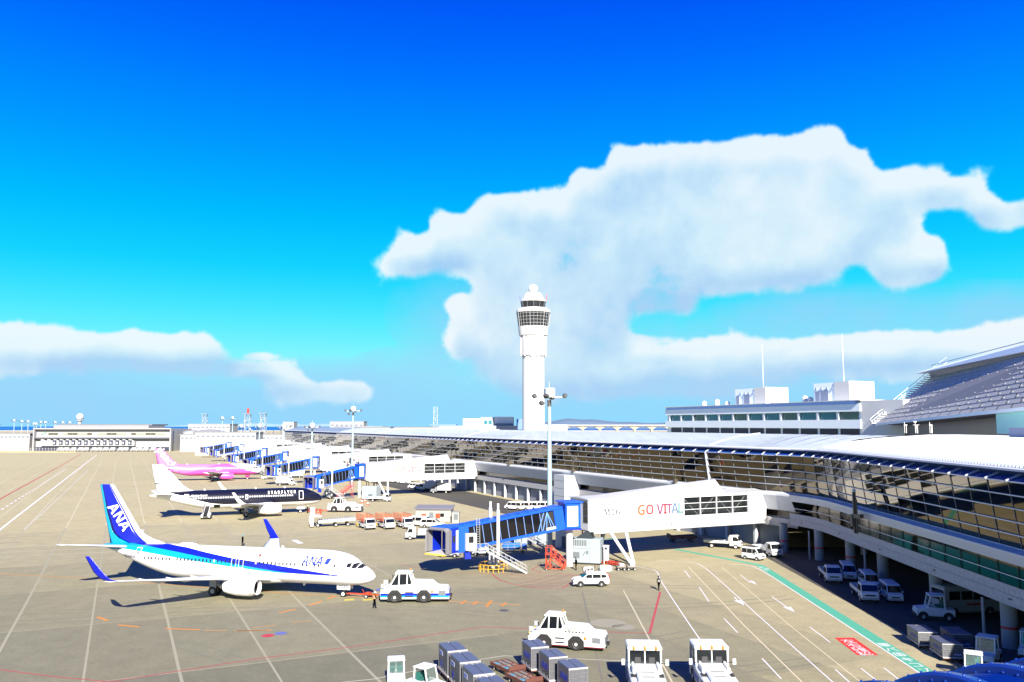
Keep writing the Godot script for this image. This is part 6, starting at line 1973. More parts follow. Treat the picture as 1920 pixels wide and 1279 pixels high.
func foreground_roof() -> void:
	var blue := mt("vault_blue")
	var rim := mt("vault_rim")
	var t := thing("vaulted_roof", "glossy blue ribbed barrel roof in the bottom right corner", "roof")
	var c0 := Vector2(8.6, 16.0); var ax := Vector2(0.93, 0.37); var e := Vector2(0.37, -0.93)
	var h0 := 15.84; var R := 3.1
	var f := func(a: float, u: float, o: float) -> Vector3:
		var p: Vector2 = c0 + ax * a + e * (u * (R + o) / R)
		return V(p.x, h0 - R + sqrt(maxf(0.0, R * R - u * u)) * (R + o) / R, p.y)
	for i in range(-2, 6):
		var a0 := i * 1.55
		var rings := []
		for k in 57:
			var a := a0 + 0.1 + (1.35) * k / 56.0
			var row := PackedVector3Array()
			for j in 25: row.append(f.call(a, -2.95 + 5.9 * j / 24.0, -0.16 + 0.05 * sin(k * TAU / 8.0)))
			rings.append(row)
		var m := M.new()
		m.loft(rings, true, false, false, false)
		obj("corrugated_sheet", m, blue, t)
		m = M.new()
		rings = []
		for j in 33:
			var u := -3.0 + 6.0 * j / 32.0
			rings.append(PackedVector3Array([f.call(a0 - 0.14, u, -0.2), f.call(a0 - 0.14, u, 0.0), f.call(a0 - 0.10, u, 0.05), f.call(a0 + 0.08, u, 0.05), f.call(a0 + 0.12, u, 0.0), f.call(a0 + 0.12, u, -0.2)]))
		m.loft(rings, false, true, true)
		var rb := obj("rib", m, rim, t)
		m = M.new()
		for j in 16:
			var u := -2.4 + 4.8 * j / 15.0
			m.lathe([Vector2(0.03, 0.0), Vector2(0.022, 0.02), Vector2(0.005, 0.03)], 8, Transform3D(Basis.IDENTITY, f.call(a0 - 0.02, u, 0.05)), true)
			m.lathe([Vector2(0.03, 0.0), Vector2(0.022, 0.02), Vector2(0.005, 0.03)], 8, Transform3D(Basis(Vector3(0, 0, 1), 1.3), f.call(a0 - 0.145, u, -0.1)), true)
		tag(obj("bolts", m, rim, rb), "", "", "", "stuff")
	for s in [-1.0, 1.0]:
		var m := M.new()
		m.bar(f.call(-3.2, 3.02 * s, 0), f.call(8.0, 3.02 * s, 0), 0.3, 0.4)
		obj("eave_beam", m, rim, t)
		for a in [-2.8, 7.6]:
			m = M.new()
			var p: Vector3 = f.call(a, 3.02 * s, 0)
			m.bar(Vector3(p.x, 0, p.z), p, 0.3)
			obj("post", m, rim, t)

# ---------------------------------------------------------------- vehicles: x forwards, standing on y = 0
func root_of(base: String) -> Node3D:
	var o := Node3D.new()
	o.set_meta("base_name", base)
	return o

func put(o: Node3D, label: String, category: String, at: Vector3, turn: float, group := "") -> Node3D:
	o.name = numbered(String(o.get_meta("base_name")))
	add_child(o, true)
	o.position = at
	o.rotation.y = turn
	tag(o, label, category, group)
	return o

func taper(m: M, y0: float, y1: float, k: float) -> M:
	for i in m.v.size():
		var p := m.v[i]
		p.z *= 1.0 - k * clampf((p.y - y0) / (y1 - y0), 0.0, 1.0)
		m.v[i] = p
	return m

func pl(a: Array) -> PackedVector2Array:
	var r := PackedVector2Array()
	for i in range(0, a.size(), 2): r.append(Vector2(a[i], a[i + 1]))
	return r

func side_plate(o: Node, called: String, a: Array, w: float, mat: Material, tp: Array, both := true) -> void:
	for s in ([1.0, -1.0] if both else [1.0]):
		var m := M.new()
		m.prism(pl(a), s * w * 0.5 - 0.01, s * w * 0.5 + 0.014)
		obj(called, taper(m, tp[0], tp[1], tp[2]), mat, o)

func cross_plate(o: Node, called: String, a: Vector2, b: Vector2, w: float, mat: Material, tp: Array, th := 0.03) -> void:
	var m := M.new()
	var d := (b - a).normalized()
	m.box(Vector3((a.x + b.x) * 0.5, (a.y + b.y) * 0.5, 0), Vector3((b - a).length(), th, w), Basis(Vector3(d.x, d.y, 0), Vector3(-d.y, d.x, 0), Vector3(0, 0, 1)))
	obj(called, taper(m, tp[0], tp[1], tp[2]), mat, o)

func wheels4(o: Node, xs: Array, r: float, w: float, tw: float, rim: Material, arch: Material = null, octagon := false) -> void:
	for x in xs:
		for s in [1.0, -1.0]:
			if arch:
				var m := M.new()
				var k := 8 if octagon else 16
				var p := PackedVector2Array()
				for i in k:
					var a := TAU * (i + 0.5) / k
					p.append(Vector2(x + cos(a) * r * (1.42 if octagon else 1.25), maxf(r + sin(a) * r * (1.42 if octagon else 1.25), 0.22)))
				m.prism(p, s * w * 0.5 - 0.02, s * w * 0.5 + 0.012)
				obj("wheel_arch", m, arch, o)
			wheel_part(o, Vector3(x, r, s * (w * 0.5 - tw * 0.5 + 0.04)), r, tw, rim)

func van(kind: String, paint: Material, at_lights := true) -> Node3D:
	var o := root_of("van" if kind != "suv" else "car")
	var gl := mt("car_glass")
	var blk := mt("trim_black")
	var hull: Array; var w := 1.7; var wins: Array; var ws: Array; var rs: Array; var wx: Array; var wr := 0.33; var tp := [1.0, 1.95, 0.12]
	if kind == "hiace":
		hull = [-2.33, 0.32, 2.25, 0.32, 2.36, 0.55, 2.32, 0.95, 1.98, 1.1, 1.38, 1.88, 1.15, 1.97, -2.2, 1.99, -2.33, 1.85]
		wins = [[0.55, 1.12, 1.76, 1.12, 1.28, 1.78, 0.55, 1.78], [-0.85, 1.12, 0.45, 1.12, 0.45, 1.78, -0.85, 1.78], [-2.18, 1.12, -0.95, 1.12, -0.95, 1.78, -2.15, 1.78]]
		ws = [1.94, 1.16, 1.42, 1.84]; rs = [-2.35, 1.15, -2.34, 1.78]; wx = [1.6, -1.35]
	elif kind == "kei":
		w = 1.48; wr = 0.28
		hull = [-1.64, 0.28, 1.62, 0.28, 1.7, 0.5, 1.63, 0.95, 1.36, 1.05, 0.9, 1.78, 0.7, 1.86, -1.55, 1.88, -1.66, 1.7]
		wins = [[0.3, 1.08, 1.2, 1.08, 0.82, 1.7, 0.3, 1.7], [-0.62, 1.08, 0.22, 1.08, 0.22, 1.7, -0.62, 1.7], [-1.5, 1.08, -0.7, 1.08, -0.7, 1.7, -1.5, 1.7]]
		ws = [1.34, 1.1, 0.93, 1.75]; rs = [-1.68, 1.1, -1.67, 1.65]; wx = [1.05, -1.0]
	elif kind == "minivan":
		hull = [-2.35, 0.3, 2.3, 0.3, 2.42, 0.55, 2.25, 0.86, 1.5, 1.03, 0.6, 1.68, 0.1, 1.78, -2.0, 1.77, -2.36, 1.3]
		wins = [[0.2, 1.06, 1.2, 1.06, 0.55, 1.6, 0.2, 1.64], [-1.0, 1.06, 0.14, 1.06, 0.14, 1.65, -1.0, 1.66], [-2.15, 1.1, -1.06, 1.06, -1.06, 1.65, -1.95, 1.62]]
		ws = [1.46, 1.08, 0.66, 1.65]; rs = [-2.34, 1.2, -2.1, 1.66]; wx = [1.5, -1.4]
		tp = [0.9, 1.78, 0.16]
	else:
		w = 1.8; wr = 0.37
		hull = [-2.24, 0.40, 2.18, 0.40, 2.3, 0.68, 2.18, 0.98, 1.2, 1.13, 0.5, 1.6, 0.1, 1.70, -1.75, 1.69, -2.1, 1.56, -2.28, 1.08, -2.3, 0.6]
		wins = [[-0.1, 1.14, 1.0, 1.14, 0.46, 1.54, -0.1, 1.57], [-1.2, 1.14, -0.18, 1.14, -0.18, 1.57, -1.2, 1.56], [-2.0, 1.2, -1.28, 1.14, -1.28, 1.56, -1.86, 1.5]]
		ws = [1.14, 1.16, 0.54, 1.56]; rs = [-2.25, 1.16, -2.12, 1.5]; wx = [1.4, -1.28]
		tp = [1.0, 1.7, 0.15]
	var m := M.new()
	m.prism(pl(hull), -w * 0.5, w * 0.5, 0.06)
	obj("body", taper(m, tp[0], tp[1], tp[2]), paint, o)
	for q in wins: side_plate(o, "side_window", q, w, gl, tp)
	cross_plate(o, "windscreen", Vector2(ws[0] + 0.01, ws[1]), Vector2(ws[2] + 0.02, ws[3]), w * 0.9, gl, tp, 0.05)
	cross_plate(o, "rear_window", Vector2(rs[0], rs[1]), Vector2(rs[2], rs[3]), w * 0.84, gl, tp, 0.04)
	wheels4(o, wx, wr, w, 0.2, mt("rim_silver"), blk)
	var fx: float = hull[4]; var rx := -2.34 if kind != "kei" else -1.68
	slab(o, "bumper", mt("bumper_grey"), Vector3(fx - 0.02, 0.42, 0), Vector3(0.12, 0.2, w * 0.96), Basis.IDENTITY, 0.03)
	slab(o, "grille", blk, Vector3(fx - 0.0, 0.68, 0), Vector3(0.1, 0.14, w * 0.5))
	for s in [1.0, -1.0]:
		slab(o, "headlight", mt("lamp_clear"), Vector3(fx - 0.02, 0.76, s * w * 0.38), Vector3(0.12, 0.17, w * 0.18))
		slab(o, "tail_light", mt("lamp_red"), Vector3(rx + 0.05, 1.1 if kind != "suv" else 1.25, s * w * 0.42), Vector3(0.12, 0.5, 0.12))
		slab(o, "mirror", paint, Vector3(ws[0] - 0.42, ws[1] + 0.06, s * (w * 0.5 + 0.13)), Vector3(0.1, 0.2, 0.18), Basis.IDENTITY, 0.03)
	return o

func truck(kind: String, paint: Material) -> Node3D:
	var o := root_of("truck")
	var gl := mt("car_glass"); var blk := mt("trim_black")
	var w := 1.95; var tp := [1.1, 2.2, 0.1]
	var m := M.new()
	m.prism(pl([1.0, 0.45, 2.72, 0.45, 2.85, 0.65, 2.82, 1.1, 2.6, 1.3, 2.3, 2.05, 2.1, 2.17, 1.0, 2.18]), -w * 0.5, w * 0.5, 0.07)
	obj("cab", taper(m, tp[0], tp[1], tp[2]), paint, o)
	side_plate(o, "side_window", [1.55, 1.3, 2.5, 1.3, 2.22, 1.95, 1.55, 1.95], w, gl, tp)
	if kind == "crew": side_plate(o, "side_window", [1.05, 1.3, 1.48, 1.3, 1.48, 1.95, 1.05, 1.95], w, gl, tp)
	cross_plate(o, "windscreen", Vector2(2.61, 1.33), Vector2(2.34, 2.0), w * 0.92, gl, tp, 0.05)
	slab(o, "bumper", mt("bumper_grey"), Vector3(2.82, 0.52, 0), Vector3(0.14, 0.24, w), Basis.IDENTITY, 0.03)
	slab(o, "grille", blk, Vector3(2.84, 0.9, 0), Vector3(0.06, 0.16, w * 0.6))
	for s in [1.0, -1.0]:
		slab(o, "headlight", mt("lamp_clear"), Vector3(2.82, 0.78, s * w * 0.38), Vector3(0.1, 0.18, 0.32))
		slab(o, "mirror", blk, Vector3(2.55, 1.7, s * (w * 0.5 + 0.16)), Vector3(0.1, 0.34, 0.16))
	slab(o, "chassis", blk, Vector3(-0.6, 0.62, 0), Vector3(5.2, 0.22, 0.9))
	wheels4(o, [2.0, -1.9], 0.38, w, 0.26, mt("rim_white"), blk if kind == "x" else null)
	var bed := mt("bed_white") if kind != "dark" else mt("bed_grey")
	if kind in ["flat", "crew"]:
		slab(o, "bed_floor", mt("bed_grey"), Vector3(-1.2, 0.86, 0), Vector3(4.1, 0.1, w))
		for s in [1.0, -1.0]: slab(o, "side_board", bed, Vector3(-1.2, 1.08, s * (w * 0.5 - 0.03)), Vector3(4.1, 0.36, 0.06))
		slab(o, "tail_board", bed, Vector3(-3.23, 1.08, 0), Vector3(0.06, 0.36, w))
		slab(o, "head_board", bed, Vector3(0.84, 1.4, 0), Vector3(0.06, 1.1, w * 0.95))
	elif kind == "box":
		slab(o, "cargo_box", bed, Vector3(-1.2, 1.95, 0), Vector3(4.1, 2.2, w * 1.04), Basis.IDENTITY, 0.04)
	elif kind == "lift":
		var og := mt("rail_orange")
		slab(o, "bed_floor", mt("bed_white"), Vector3(-1.3, 0.95, 0), Vector3(4.2, 0.14, w))
		slab(o, "platform", og, Vector3(-1.0, 1.55, 0), Vector3(4.6, 0.12, 2.2))
		m = M.new()
		for s in [1.0, -1.0]:
			for h in [2.0, 2.35, 2.7]: m.bar(Vector3(-3.3, h, s * 1.08), Vector3(1.3, h, s * 1.08), 0.07)
			for k in 7: m.bar(Vector3(-3.3 + k * 0.766, 1.6, s * 1.08), Vector3(-3.3 + k * 0.766, 2.7, s * 1.08), 0.07)
			m.bar(Vector3(-2.6, 1.0, s * 0.6), Vector3(0.6, 1.5, s * 0.6), 0.1); m.bar(Vector3(0.6, 1.0, s * 0.6), Vector3(-2.6, 1.5, s * 0.6), 0.1)
		for x in [-3.3, 1.3]:
			for h in [2.0, 2.35, 2.7]: m.bar(Vector3(x, h, -1.08), Vector3(x, h, 1.08), 0.07)
		obj("cage_rail", m, og, o)
		for s in [1.0, -1.0]: slab(o, "outrigger", mt("guard_yellow"), Vector3(-2.9, 0.62, s * 0.95), Vector3(0.5, 0.7, 0.16))
		slab(o, "tool_locker", mt("bed_white"), Vector3(-0.3, 0.68, 0.86), Vector3(1.4, 0.45, 0.2))
	elif kind == "service":
		slab(o, "bed_floor", mt("bed_grey"), Vector3(-1.0, 0.86, 0), Vector3(3.7, 0.12, w))
		slab(o, "equipment_box", bed, Vector3(-0.7, 1.35, 0), Vector3(2.6, 0.9, w * 0.9), Basis.IDENTITY, 0.06)
		for k in 3: slab(o, "hose_reel", mt("bumper_grey"), Vector3(-1.8 + k * 0.4, 0.75, 0.96), Vector3(0.3, 0.4, 0.1))
	return o

func tow_tractor(style: int) -> Node3D:
	var o := root_of("tow_tractor")
	var w := mt("gse_white")
	var gl := mt("car_glass"); var blk := mt("trim_black")
	var wd := 2.9; var tp := [1.2, 2.4, 0.05]
	var m := M.new()
	m.prism(pl([3.35, 0.42, 3.45, 1.1, 3.2, 1.5, 2.6, 1.72, 1.6, 1.86, 0.0, 1.95, -0.2, 2.28, -2.5, 2.22, -3.1, 1.72, -3.3, 1.66, -4.35, 1.6, -4.55, 1.2, -4.6, 0.42]), -wd * 0.5, wd * 0.5, 0.07)
	obj("body", taper(m, tp[0], tp[1], tp[2]), w, o)
	m = M.new()
	m.prism(pl([2.35, 1.8, 1.55, 3.18, 0.05, 3.2, -0.35, 1.95]), -1.08, 1.08, 0.04)
	var cab := obj("cab_glazing", taper(m, 1.8, 3.2, 0.12), gl, o)
	m = M.new()
	m.cbox(Vector3(0.8, 3.27, 0), Vector3(1.95, 0.16, 2.15), 0.05)
	obj("cab_roof", m, w, cab)
	m = M.new()
	for s in [1.0, -1.0]:
		for q in [[2.36, 1.8, 1.56, 3.2], [1.3, 1.85, 1.25, 3.2], [0.35, 1.9, 0.32, 3.2], [-0.36, 1.95, 0.04, 3.2]]:
			m.bar(Vector3(q[0], q[1], s * 1.09), Vector3(q[2], q[3], s * 0.97), 0.13)
		m.bar(Vector3(2.36, 1.86, s * 1.1), Vector3(-0.36, 1.98, s * 1.1), 0.16)
	m.bar(Vector3(2.38, 1.84, -1.1), Vector3(2.38, 1.84, 1.1), 0.12); m.bar(Vector3(-0.38, 2.3, -1.1), Vector3(-0.38, 2.3, 1.1), 0.12)
	m.bar(Vector3(-0.34, 2.3, 0), Vector3(0.02, 3.2, 0), 0.1)
	obj("cab_frame", m, w, cab)
	slab(o, "seat", mt("seat_dark"), Vector3(0.6, 2.1, 0.4), Vector3(0.5, 0.9, 0.5))
	wheels4(o, [1.72, -1.65], 0.64, wd, 0.5, mt("rim_white"), blk, true)
	for s in [1.0, -1.0]:
		for y in [0.75, 1.18]: slab(o, "step", blk, Vector3(0.05, y, s * (wd * 0.5 + 0.005)), Vector3(0.95, 0.14, 0.05))
		slab(o, "vent", mt("vent_grey"), Vector3(-3.75, 1.15, s * (wd * 0.5 + 0.005)), Vector3(0.85, 0.55, 0.04))
		slab(o, "marker_lamp", mt("lamp_orange"), Vector3(-2.6, 1.3, s * (wd * 0.5 + 0.01)), Vector3(0.25, 0.28, 0.04))
		slab(o, "headlight", mt("lamp_yellow"), Vector3(3.3, 1.45, s * 1.0), Vector3(0.2, 0.18, 0.3))
		slab(o, "grab_rail", mt("rail_grey"), Vector3(3.1, 1.9, s * 1.2), Vector3(0.5, 0.5, 0.05))
		slab(o, "mirror", blk, Vector3(2.3, 2.5, s * 1.45), Vector3(0.1, 0.4, 0.2))
	m = M.new(); m.lathe([Vector2(0.1, 3.35), Vector2(0.1, 3.5), Vector2(0.06, 3.58), Vector2(0.01, 3.6)], 10, Transform3D(Basis.IDENTITY, Vector3(0.1, 0, 0.7)), true); obj("beacon", m, mt("lamp_orange"), o)
	slab(o, "hitch", blk, Vector3(3.55, 0.62, 0), Vector3(0.3, 0.3, 0.7)); slab(o, "hitch", blk, Vector3(-4.72, 0.62, 0), Vector3(0.3, 0.3, 0.7))
	slab(o, "rear_screen", mt("vent_grey"), Vector3(-4.6, 1.05, 0), Vector3(0.05, 0.6, 1.9))
	if style == 1:
		for q in [[2.5, 3.36, 0.98], [-0.9, 0.95, 1.86], [-4.57, -2.42, 2.14]]:
			for s in [1.0, -1.0]:
				slab(o, "blue_stripe", mt("livery_blue"), Vector3((q[0] + q[1]) * 0.5, 0.98, s * (wd * 0.5 + 0.004)), Vector3(q[1] - q[0], 0.26, 0.02))
				slab(o, "light_blue_stripe", mt("livery_light_blue"), Vector3((q[0] + q[1]) * 0.5, 0.75, s * (wd * 0.5 + 0.004)), Vector3(q[1] - q[0], 0.2, 0.02))
		slab(o, "blue_stripe", mt("livery_blue"), Vector3(-4.6, 0.98, 0), Vector3(0.06, 0.26, wd * 0.98))
	else:
		for s in [1.0, -1.0]:
			for q in [[2.5, 3.36], [-0.9, 0.95], [-4.57, -2.42]]: slab(o, "dark_skirt", mt("skirt_red"), Vector3((q[0] + q[1]) * 0.5, 0.45, s * (wd * 0.5 + 0.004)), Vector3(q[1] - q[0], 0.1, 0.03))
			for k in 6: slab(o, "hood_slot", blk, Vector3(-0.6 - k * 0.36, 1.86, s * (wd * 0.5 - 0.03)), Vector3(0.2, 0.13, 0.05), Basis(Vector3(0, 0, 1), 0.3))
			slab(o, "sticker", mt("guard_yellow"), Vector3(-1.5, 2.08, s * (wd * 0.5 - 0.05)), Vector3(0.16, 0.16, 0.03))
		if style == 2: obj("lettering", text_m("SKY", 0.24, flat_map(Vector3(-0.95, 2.08, -wd * 0.5 + 0.02), Vector3(-1, 0, 0), Vector3.UP)), mt("letter_grey"), o)
	return o

func wide_tractor() -> Node3D:
	var o := root_of("tow_tractor")
	var w := mt("gse_white"); var gl := mt("car_glass"); var blk := mt("trim_black")
	var m := M.new()
	m.prism(pl([-3.6, 0.45, 3.3, 0.45, 3.5, 0.8, 3.4, 1.35, 3.1, 1.5, -0.9, 1.72, -3.6, 1.72]), -1.45, 1.45, 0.09)
	obj("body", m, w, o)
	m = M.new(); m.prism(pl([3.2, 1.4, 2.9, 1.75, 0.2, 2.02, -0.9, 2.05, -0.9, 1.5]), -0.9, 0.9, 0.1); obj("bonnet", m, w, o)
	for s in [1.0, -1.0]:
		m = M.new(); m.prism(pl([0.9, 1.5, 0.7, 2.1, -0.9, 2.2, -0.9, 1.5]), s * 1.05 - 0.14, s * 1.05 + 0.14, 0.08); obj("air_duct", m, w, o)
		for k in 2:
			slab(o, "vent", blk, Vector3(0.9 + k * 0.42, 1.66 - k * 0.03, s * 1.15), Vector3(0.34, 0.05, 0.42))
		slab(o, "headlight", mt("lamp_clear"), Vector3(3.5, 1.0, s * 1.15), Vector3(0.08, 0.22, 0.42))
		slab(o, "mirror_arm", blk, Vector3(-0.75, 2.15, s * 1.62), Vector3(0.06, 0.06, 0.5))
		slab(o, "mirror", w, Vector3(-0.75, 2.2, s * 1.86), Vector3(0.14, 0.5, 0.28), Basis.IDENTITY, 0.03)
		slab(o, "blue_flank", mt("flank_blue"), Vector3(-0.6, 1.0, s * 1.462), Vector3(2.2, 0.5, 0.03))
	wheels4(o, [2.1, -2.1], 0.62, 2.9, 0.46, mt("rim_white"), blk, true)
	m = M.new(); m.prism(pl([-0.95, 1.72, -1.05, 3.15, -3.2, 3.15, -3.45, 1.72]), -1.36, 1.36, 0.05)
	var cab := obj("cab_glazing", m, gl, o)
	m = M.new(); m.cbox(Vector3(-2.1, 3.28, 0), Vector3(2.5, 0.34, 2.95), 0.08); obj("cab_roof", m, w, cab)
	m = M.new()
	for z in [-1.36, 0.0, 1.36]: m.bar(Vector3(-0.93, 1.72, z), Vector3(-1.03, 3.15, z), 0.14 if z != 0.0 else 0.09)
	for z in [-1.36, 1.36]: m.bar(Vector3(-3.46, 1.72, z), Vector3(-3.2, 3.15, z), 0.16); m.bar(Vector3(-2.2, 1.72, z), Vector3(-2.2, 3.15, z), 0.12)
	m.bar(Vector3(-0.93, 1.85, -1.4), Vector3(-0.93, 1.85, 1.4), 0.3, 0.32)
	obj("cab_frame", m, w, cab)
	for z in [-0.6, 0.6]: slab(cab, "seat", mt("seat_dark"), Vector3(-1.02, 2.25, z), Vector3(0.1, 0.6, 0.5))
	for z in [-0.95, 0.0, 0.95]:
		m = M.new(); m.lathe([Vector2(0.11, 3.2), Vector2(0.11, 3.42), Vector2(0.05, 3.5), Vector2(0.01, 3.51)], 10, Transform3D(Basis.IDENTITY, Vector3(-0.86, 0, z)), true); obj("beacon", m, mt("lamp_orange"), o)
	slab(o, "front_plate", w, Vector3(3.52, 1.0, 0), Vector3(0.06, 0.5, 1.5))
	slab(o, "logo_plate", mt("flank_blue"), Vector3(3.2, 1.47, 0.1), Vector3(0.26, 0.03, 0.36))
	slab(o, "vent_strip", mt("vent_grey"), Vector3(2.2, 1.86, 0), Vector3(0.12, 0.04, 1.0)); slab(o, "vent_strip", mt("vent_grey"), Vector3(1.2, 1.96, 0), Vector3(0.12, 0.04, 1.1))
	slab(o, "number_slot", blk, Vector3(3.3, 1.42, -1.0), Vector3(0.2, 0.05, 0.5))
	slab(o, "sticker", mt("guard_yellow"), Vector3(3.36, 1.4, 0.95), Vector3(0.18, 0.05, 0.2))
	return o

func baggage_tractor() -> Node3D:
	var o := root_of("baggage_tractor")
	var w := mt("gse_white"); var gl := mt("cab_pane")
	gl.transparency = BaseMaterial3D.TRANSPARENCY_ALPHA
	gl.albedo_color.a = 0.22; var blk := mt("trim_black")
	var m := M.new()
	m.prism(pl([-1.5, 0.35, 1.5, 0.35, 1.6, 0.6, 1.5, 0.95, 0.55, 1.05, -0.1, 0.95, -1.5, 0.95]), -0.7, 0.7, 0.07)
	obj("body", m, w, o)
	m = M.new()
	for s in [1.0, -1.0]:
		m.bar(Vector3(0.62, 1.0, s * 0.62), Vector3(0.38, 1.98, s * 0.6), 0.09)
		m.bar(Vector3(-0.72, 0.95, s * 0.62), Vector3(-0.66, 1.98, s * 0.6), 0.09)
		m.bar(Vector3(0.62, 1.06, s * 0.62), Vector3(-0.72, 1.0, s * 0.62), 0.08)
	m.bar(Vector3(0.6, 1.05, -0.62), Vector3(0.6, 1.05, 0.62), 0.08); m.bar(Vector3(-0.7, 1.0, -0.62), Vector3(-0.7, 1.0, 0.62), 0.08)
	var fr := obj("cab_frame", m, w, o)
	m = M.new(); m.cbox(Vector3(-0.16, 2.03, 0), Vector3(1.3, 0.12, 1.4), 0.05); obj("cab_roof", m, w, fr)
	cross_plate(o, "windscreen", Vector2(0.6, 1.1), Vector2(0.4, 1.92), 1.14, gl, [0, 10, 0.0], 0.02)
	cross_plate(o, "rear_window", Vector2(-0.71, 1.05), Vector2(-0.67, 1.92), 1.14, gl, [0, 10, 0.0], 0.02)
	for z in [-0.28, 0.28]:
		slab(o, "seat", mt("seat_green"), Vector3(-0.35, 1.1, z), Vector3(0.45, 0.14, 0.4)); slab(o, "seat_back", mt("seat_green"), Vector3(-0.56, 1.36, z), Vector3(0.1, 0.45, 0.4))
	m = M.new(); m.tube([Vector3(0.45, 1.0, 0.28), Vector3(0.22, 1.3, 0.28)], 0.03, 5); m.lathe([Vector2(0.17, -0.02), Vector2(0.19, 0.0), Vector2(0.17, 0.02)], 14, Transform3D(Basis(Vector3(0, 0, 1), 0.6), Vector3(0.22, 1.32, 0.28)), true); obj("steering_wheel", m, blk, o)
	wheels4(o, [1.0, -0.95], 0.33, 1.42, 0.24, mt("rim_white"), blk)
	for s in [1.0, -1.0]: slab(o, "headlight", mt("lamp_clear"), Vector3(1.56, 0.8, s * 0.5), Vector3(0.06, 0.16, 0.2))
	slab(o, "bumper", blk, Vector3(1.6, 0.45, 0), Vector3(0.1, 0.2, 1.3)); slab(o, "hitch", blk, Vector3(-1.6, 0.45, 0), Vector3(0.25, 0.14, 0.14))
	return o

func dolly_frame(o: Node, l: float, w: float, mat: Material) -> void:
	var blk := mt("trim_black")
	var m := M.new()
	for s in [1.0, -1.0]: m.box(Vector3(0, 0.46, s * (w * 0.5 - 0.06)), Vector3(l, 0.12, 0.1))
	for x in [-0.5, 0.0, 0.5]: m.box(Vector3(x * (l - 0.1), 0.46, 0), Vector3(0.1, 0.1, w - 0.1))
	m.bar(Vector3(l * 0.5, 0.4, 0), Vector3(l * 0.5 + 0.75, 0.3, 0), 0.07)
	obj("frame", m, mat, o)
	for x in [-l * 0.34, l * 0.34]:
		for s in [1.0, -1.0]: wheel_part(o, Vector3(x, 0.19, s * (w * 0.5 - 0.2)), 0.19, 0.14, mt("rim_white"))

func container_dolly(big: bool) -> Node3D:
	var o := root_of("container_dolly")
	var l := 2.4 if not big else 2.7; var w := 1.55 if not big else 1.65; var h := 1.66 if not big else 1.86
	dolly_frame(o, l + 0.35, w + 0.1, mt("dolly_brown"))
	var al := weather((mt("container_grey") if not big else mt("container_dull")), noise_tex(0.02, Color(0.8, 0.8, 0.8), Color(1, 1, 1), 3, 256, 61), 1.7)
	slab(o, "deck", mt("deck_pale"), Vector3(0, 0.55, 0), Vector3(l + 0.3, 0.08, w + 0.08))
	var box := slab(o, "container", al, Vector3(0, 0.6 + h * 0.5, 0), Vector3(l, h, w), Basis.IDENTITY, 0.03)
	var edge := mt("container_edge")
	for z in [-0.26, 0.26]:
		slab(box, "roof_panel", mt("container_roof"), Vector3(0, 0.62 + h, z * w), Vector3(l + 0.02, 0.05, w * 0.475), Basis.IDENTITY, 0.02)
	for x in [-1.0, 1.0]:
		slab(box, "roof_lip", mt("lip_white"), Vector3(x * l * 0.5, 0.58 + h, 0), Vector3(0.05, 0.13, w + 0.03))
		for z in [-1.0, 1.0]: slab(box, "corner_post", edge, Vector3(x * (l * 0.5 - 0.02), 0.6 + h * 0.5, z * (w * 0.5 - 0.02)), Vector3(0.07, h, 0.07))
	for z in [-1.0, 1.0]:
		slab(box, "base_rail", mt("lip_white"), Vector3(0, 0.63, z * (w * 0.5 + 0.01)), Vector3(l, 0.07, 0.04))
		for k in 3: slab(box, "latch", edge, Vector3(-l * 0.3 + k * l * 0.3, 0.75, z * (w * 0.5 + 0.02)), Vector3(0.06, 0.18, 0.04))
	if not big:
		var bl := mt("title_blue")
		for z in [-1.0, 1.0]:
			obj("lettering", text_m("ANA", 0.5, flat_map(Vector3(0.1 * z, 1.45, z * (w * 0.5 + 0.008)), Vector3(z, 0, 0), Vector3.UP), true, 0.25), bl, box)
			var m := M.new(); m.prism(pl([z * 0.1 + z * 0.52, 1.25, z * 0.1 + z * 0.66, 1.25, z * 0.1 + z * 0.78, 1.64, z * 0.1 + z * 0.64, 1.64]), z * (w * 0.5 + 0.005), z * (w * 0.5 + 0.018)); obj("lettering_mark", m, bl, box)
		for x in [-1.0, 1.0]:
			slab(box, "blue_plate", bl, Vector3(x * (l * 0.5 + 0.012), 0.95, -x * w * 0.22), Vector3(0.03, 0.3, 0.55))
			obj("lettering", text_m("ANA", 0.2, flat_map(Vector3(x * (l * 0.5 + 0.03), 0.95, -x * w * 0.22), Vector3(0, 0, -x), Vector3.UP)), mt("outline_white"), box)
			for k in 3: slab(box, "door_rail", edge, Vector3(x * (l * 0.5 + 0.01), 1.25 + k * 0.32, 0), Vector3(0.04, 0.05, w * 0.9))
	else:
		for z in [-1.0, 1.0]:
			slab(box, "label_plate", mt("label_pale"), Vector3(-0.55 * z, 1.95, z * (w * 0.5 + 0.008)), Vector3(0.9, 0.34, 0.02))
			for k in 4: slab(box, "label_mark", mt("title_blue"), Vector3((-0.85 + k * 0.2) * z, 1.95, z * (w * 0.5 + 0.02)), Vector3(0.13, 0.16, 0.01))
			slab(box, "blue_tag", mt("title_blue"), Vector3(0.5 * -z, 1.1, z * (w * 0.5 + 0.008)), Vector3(0.3, 0.5, 0.02), Basis(Vector3(0, 0, 1), 0.3))
		for x in [-1.0, 1.0]:
			for k in 6: slab(box, "label_mark", mt("outline_white"), Vector3(x * (l * 0.5 + 0.02), 2.25, -0.55 + k * 0.22), Vector3(0.01, 0.14 + 0.03 * (k % 2), 0.15))
			for k in 3: slab(box, "door_rail", edge, Vector3(x * (l * 0.5 + 0.01), 1.0 + k * 0.4, 0), Vector3(0.04, 0.06, w * 0.92))
	return o

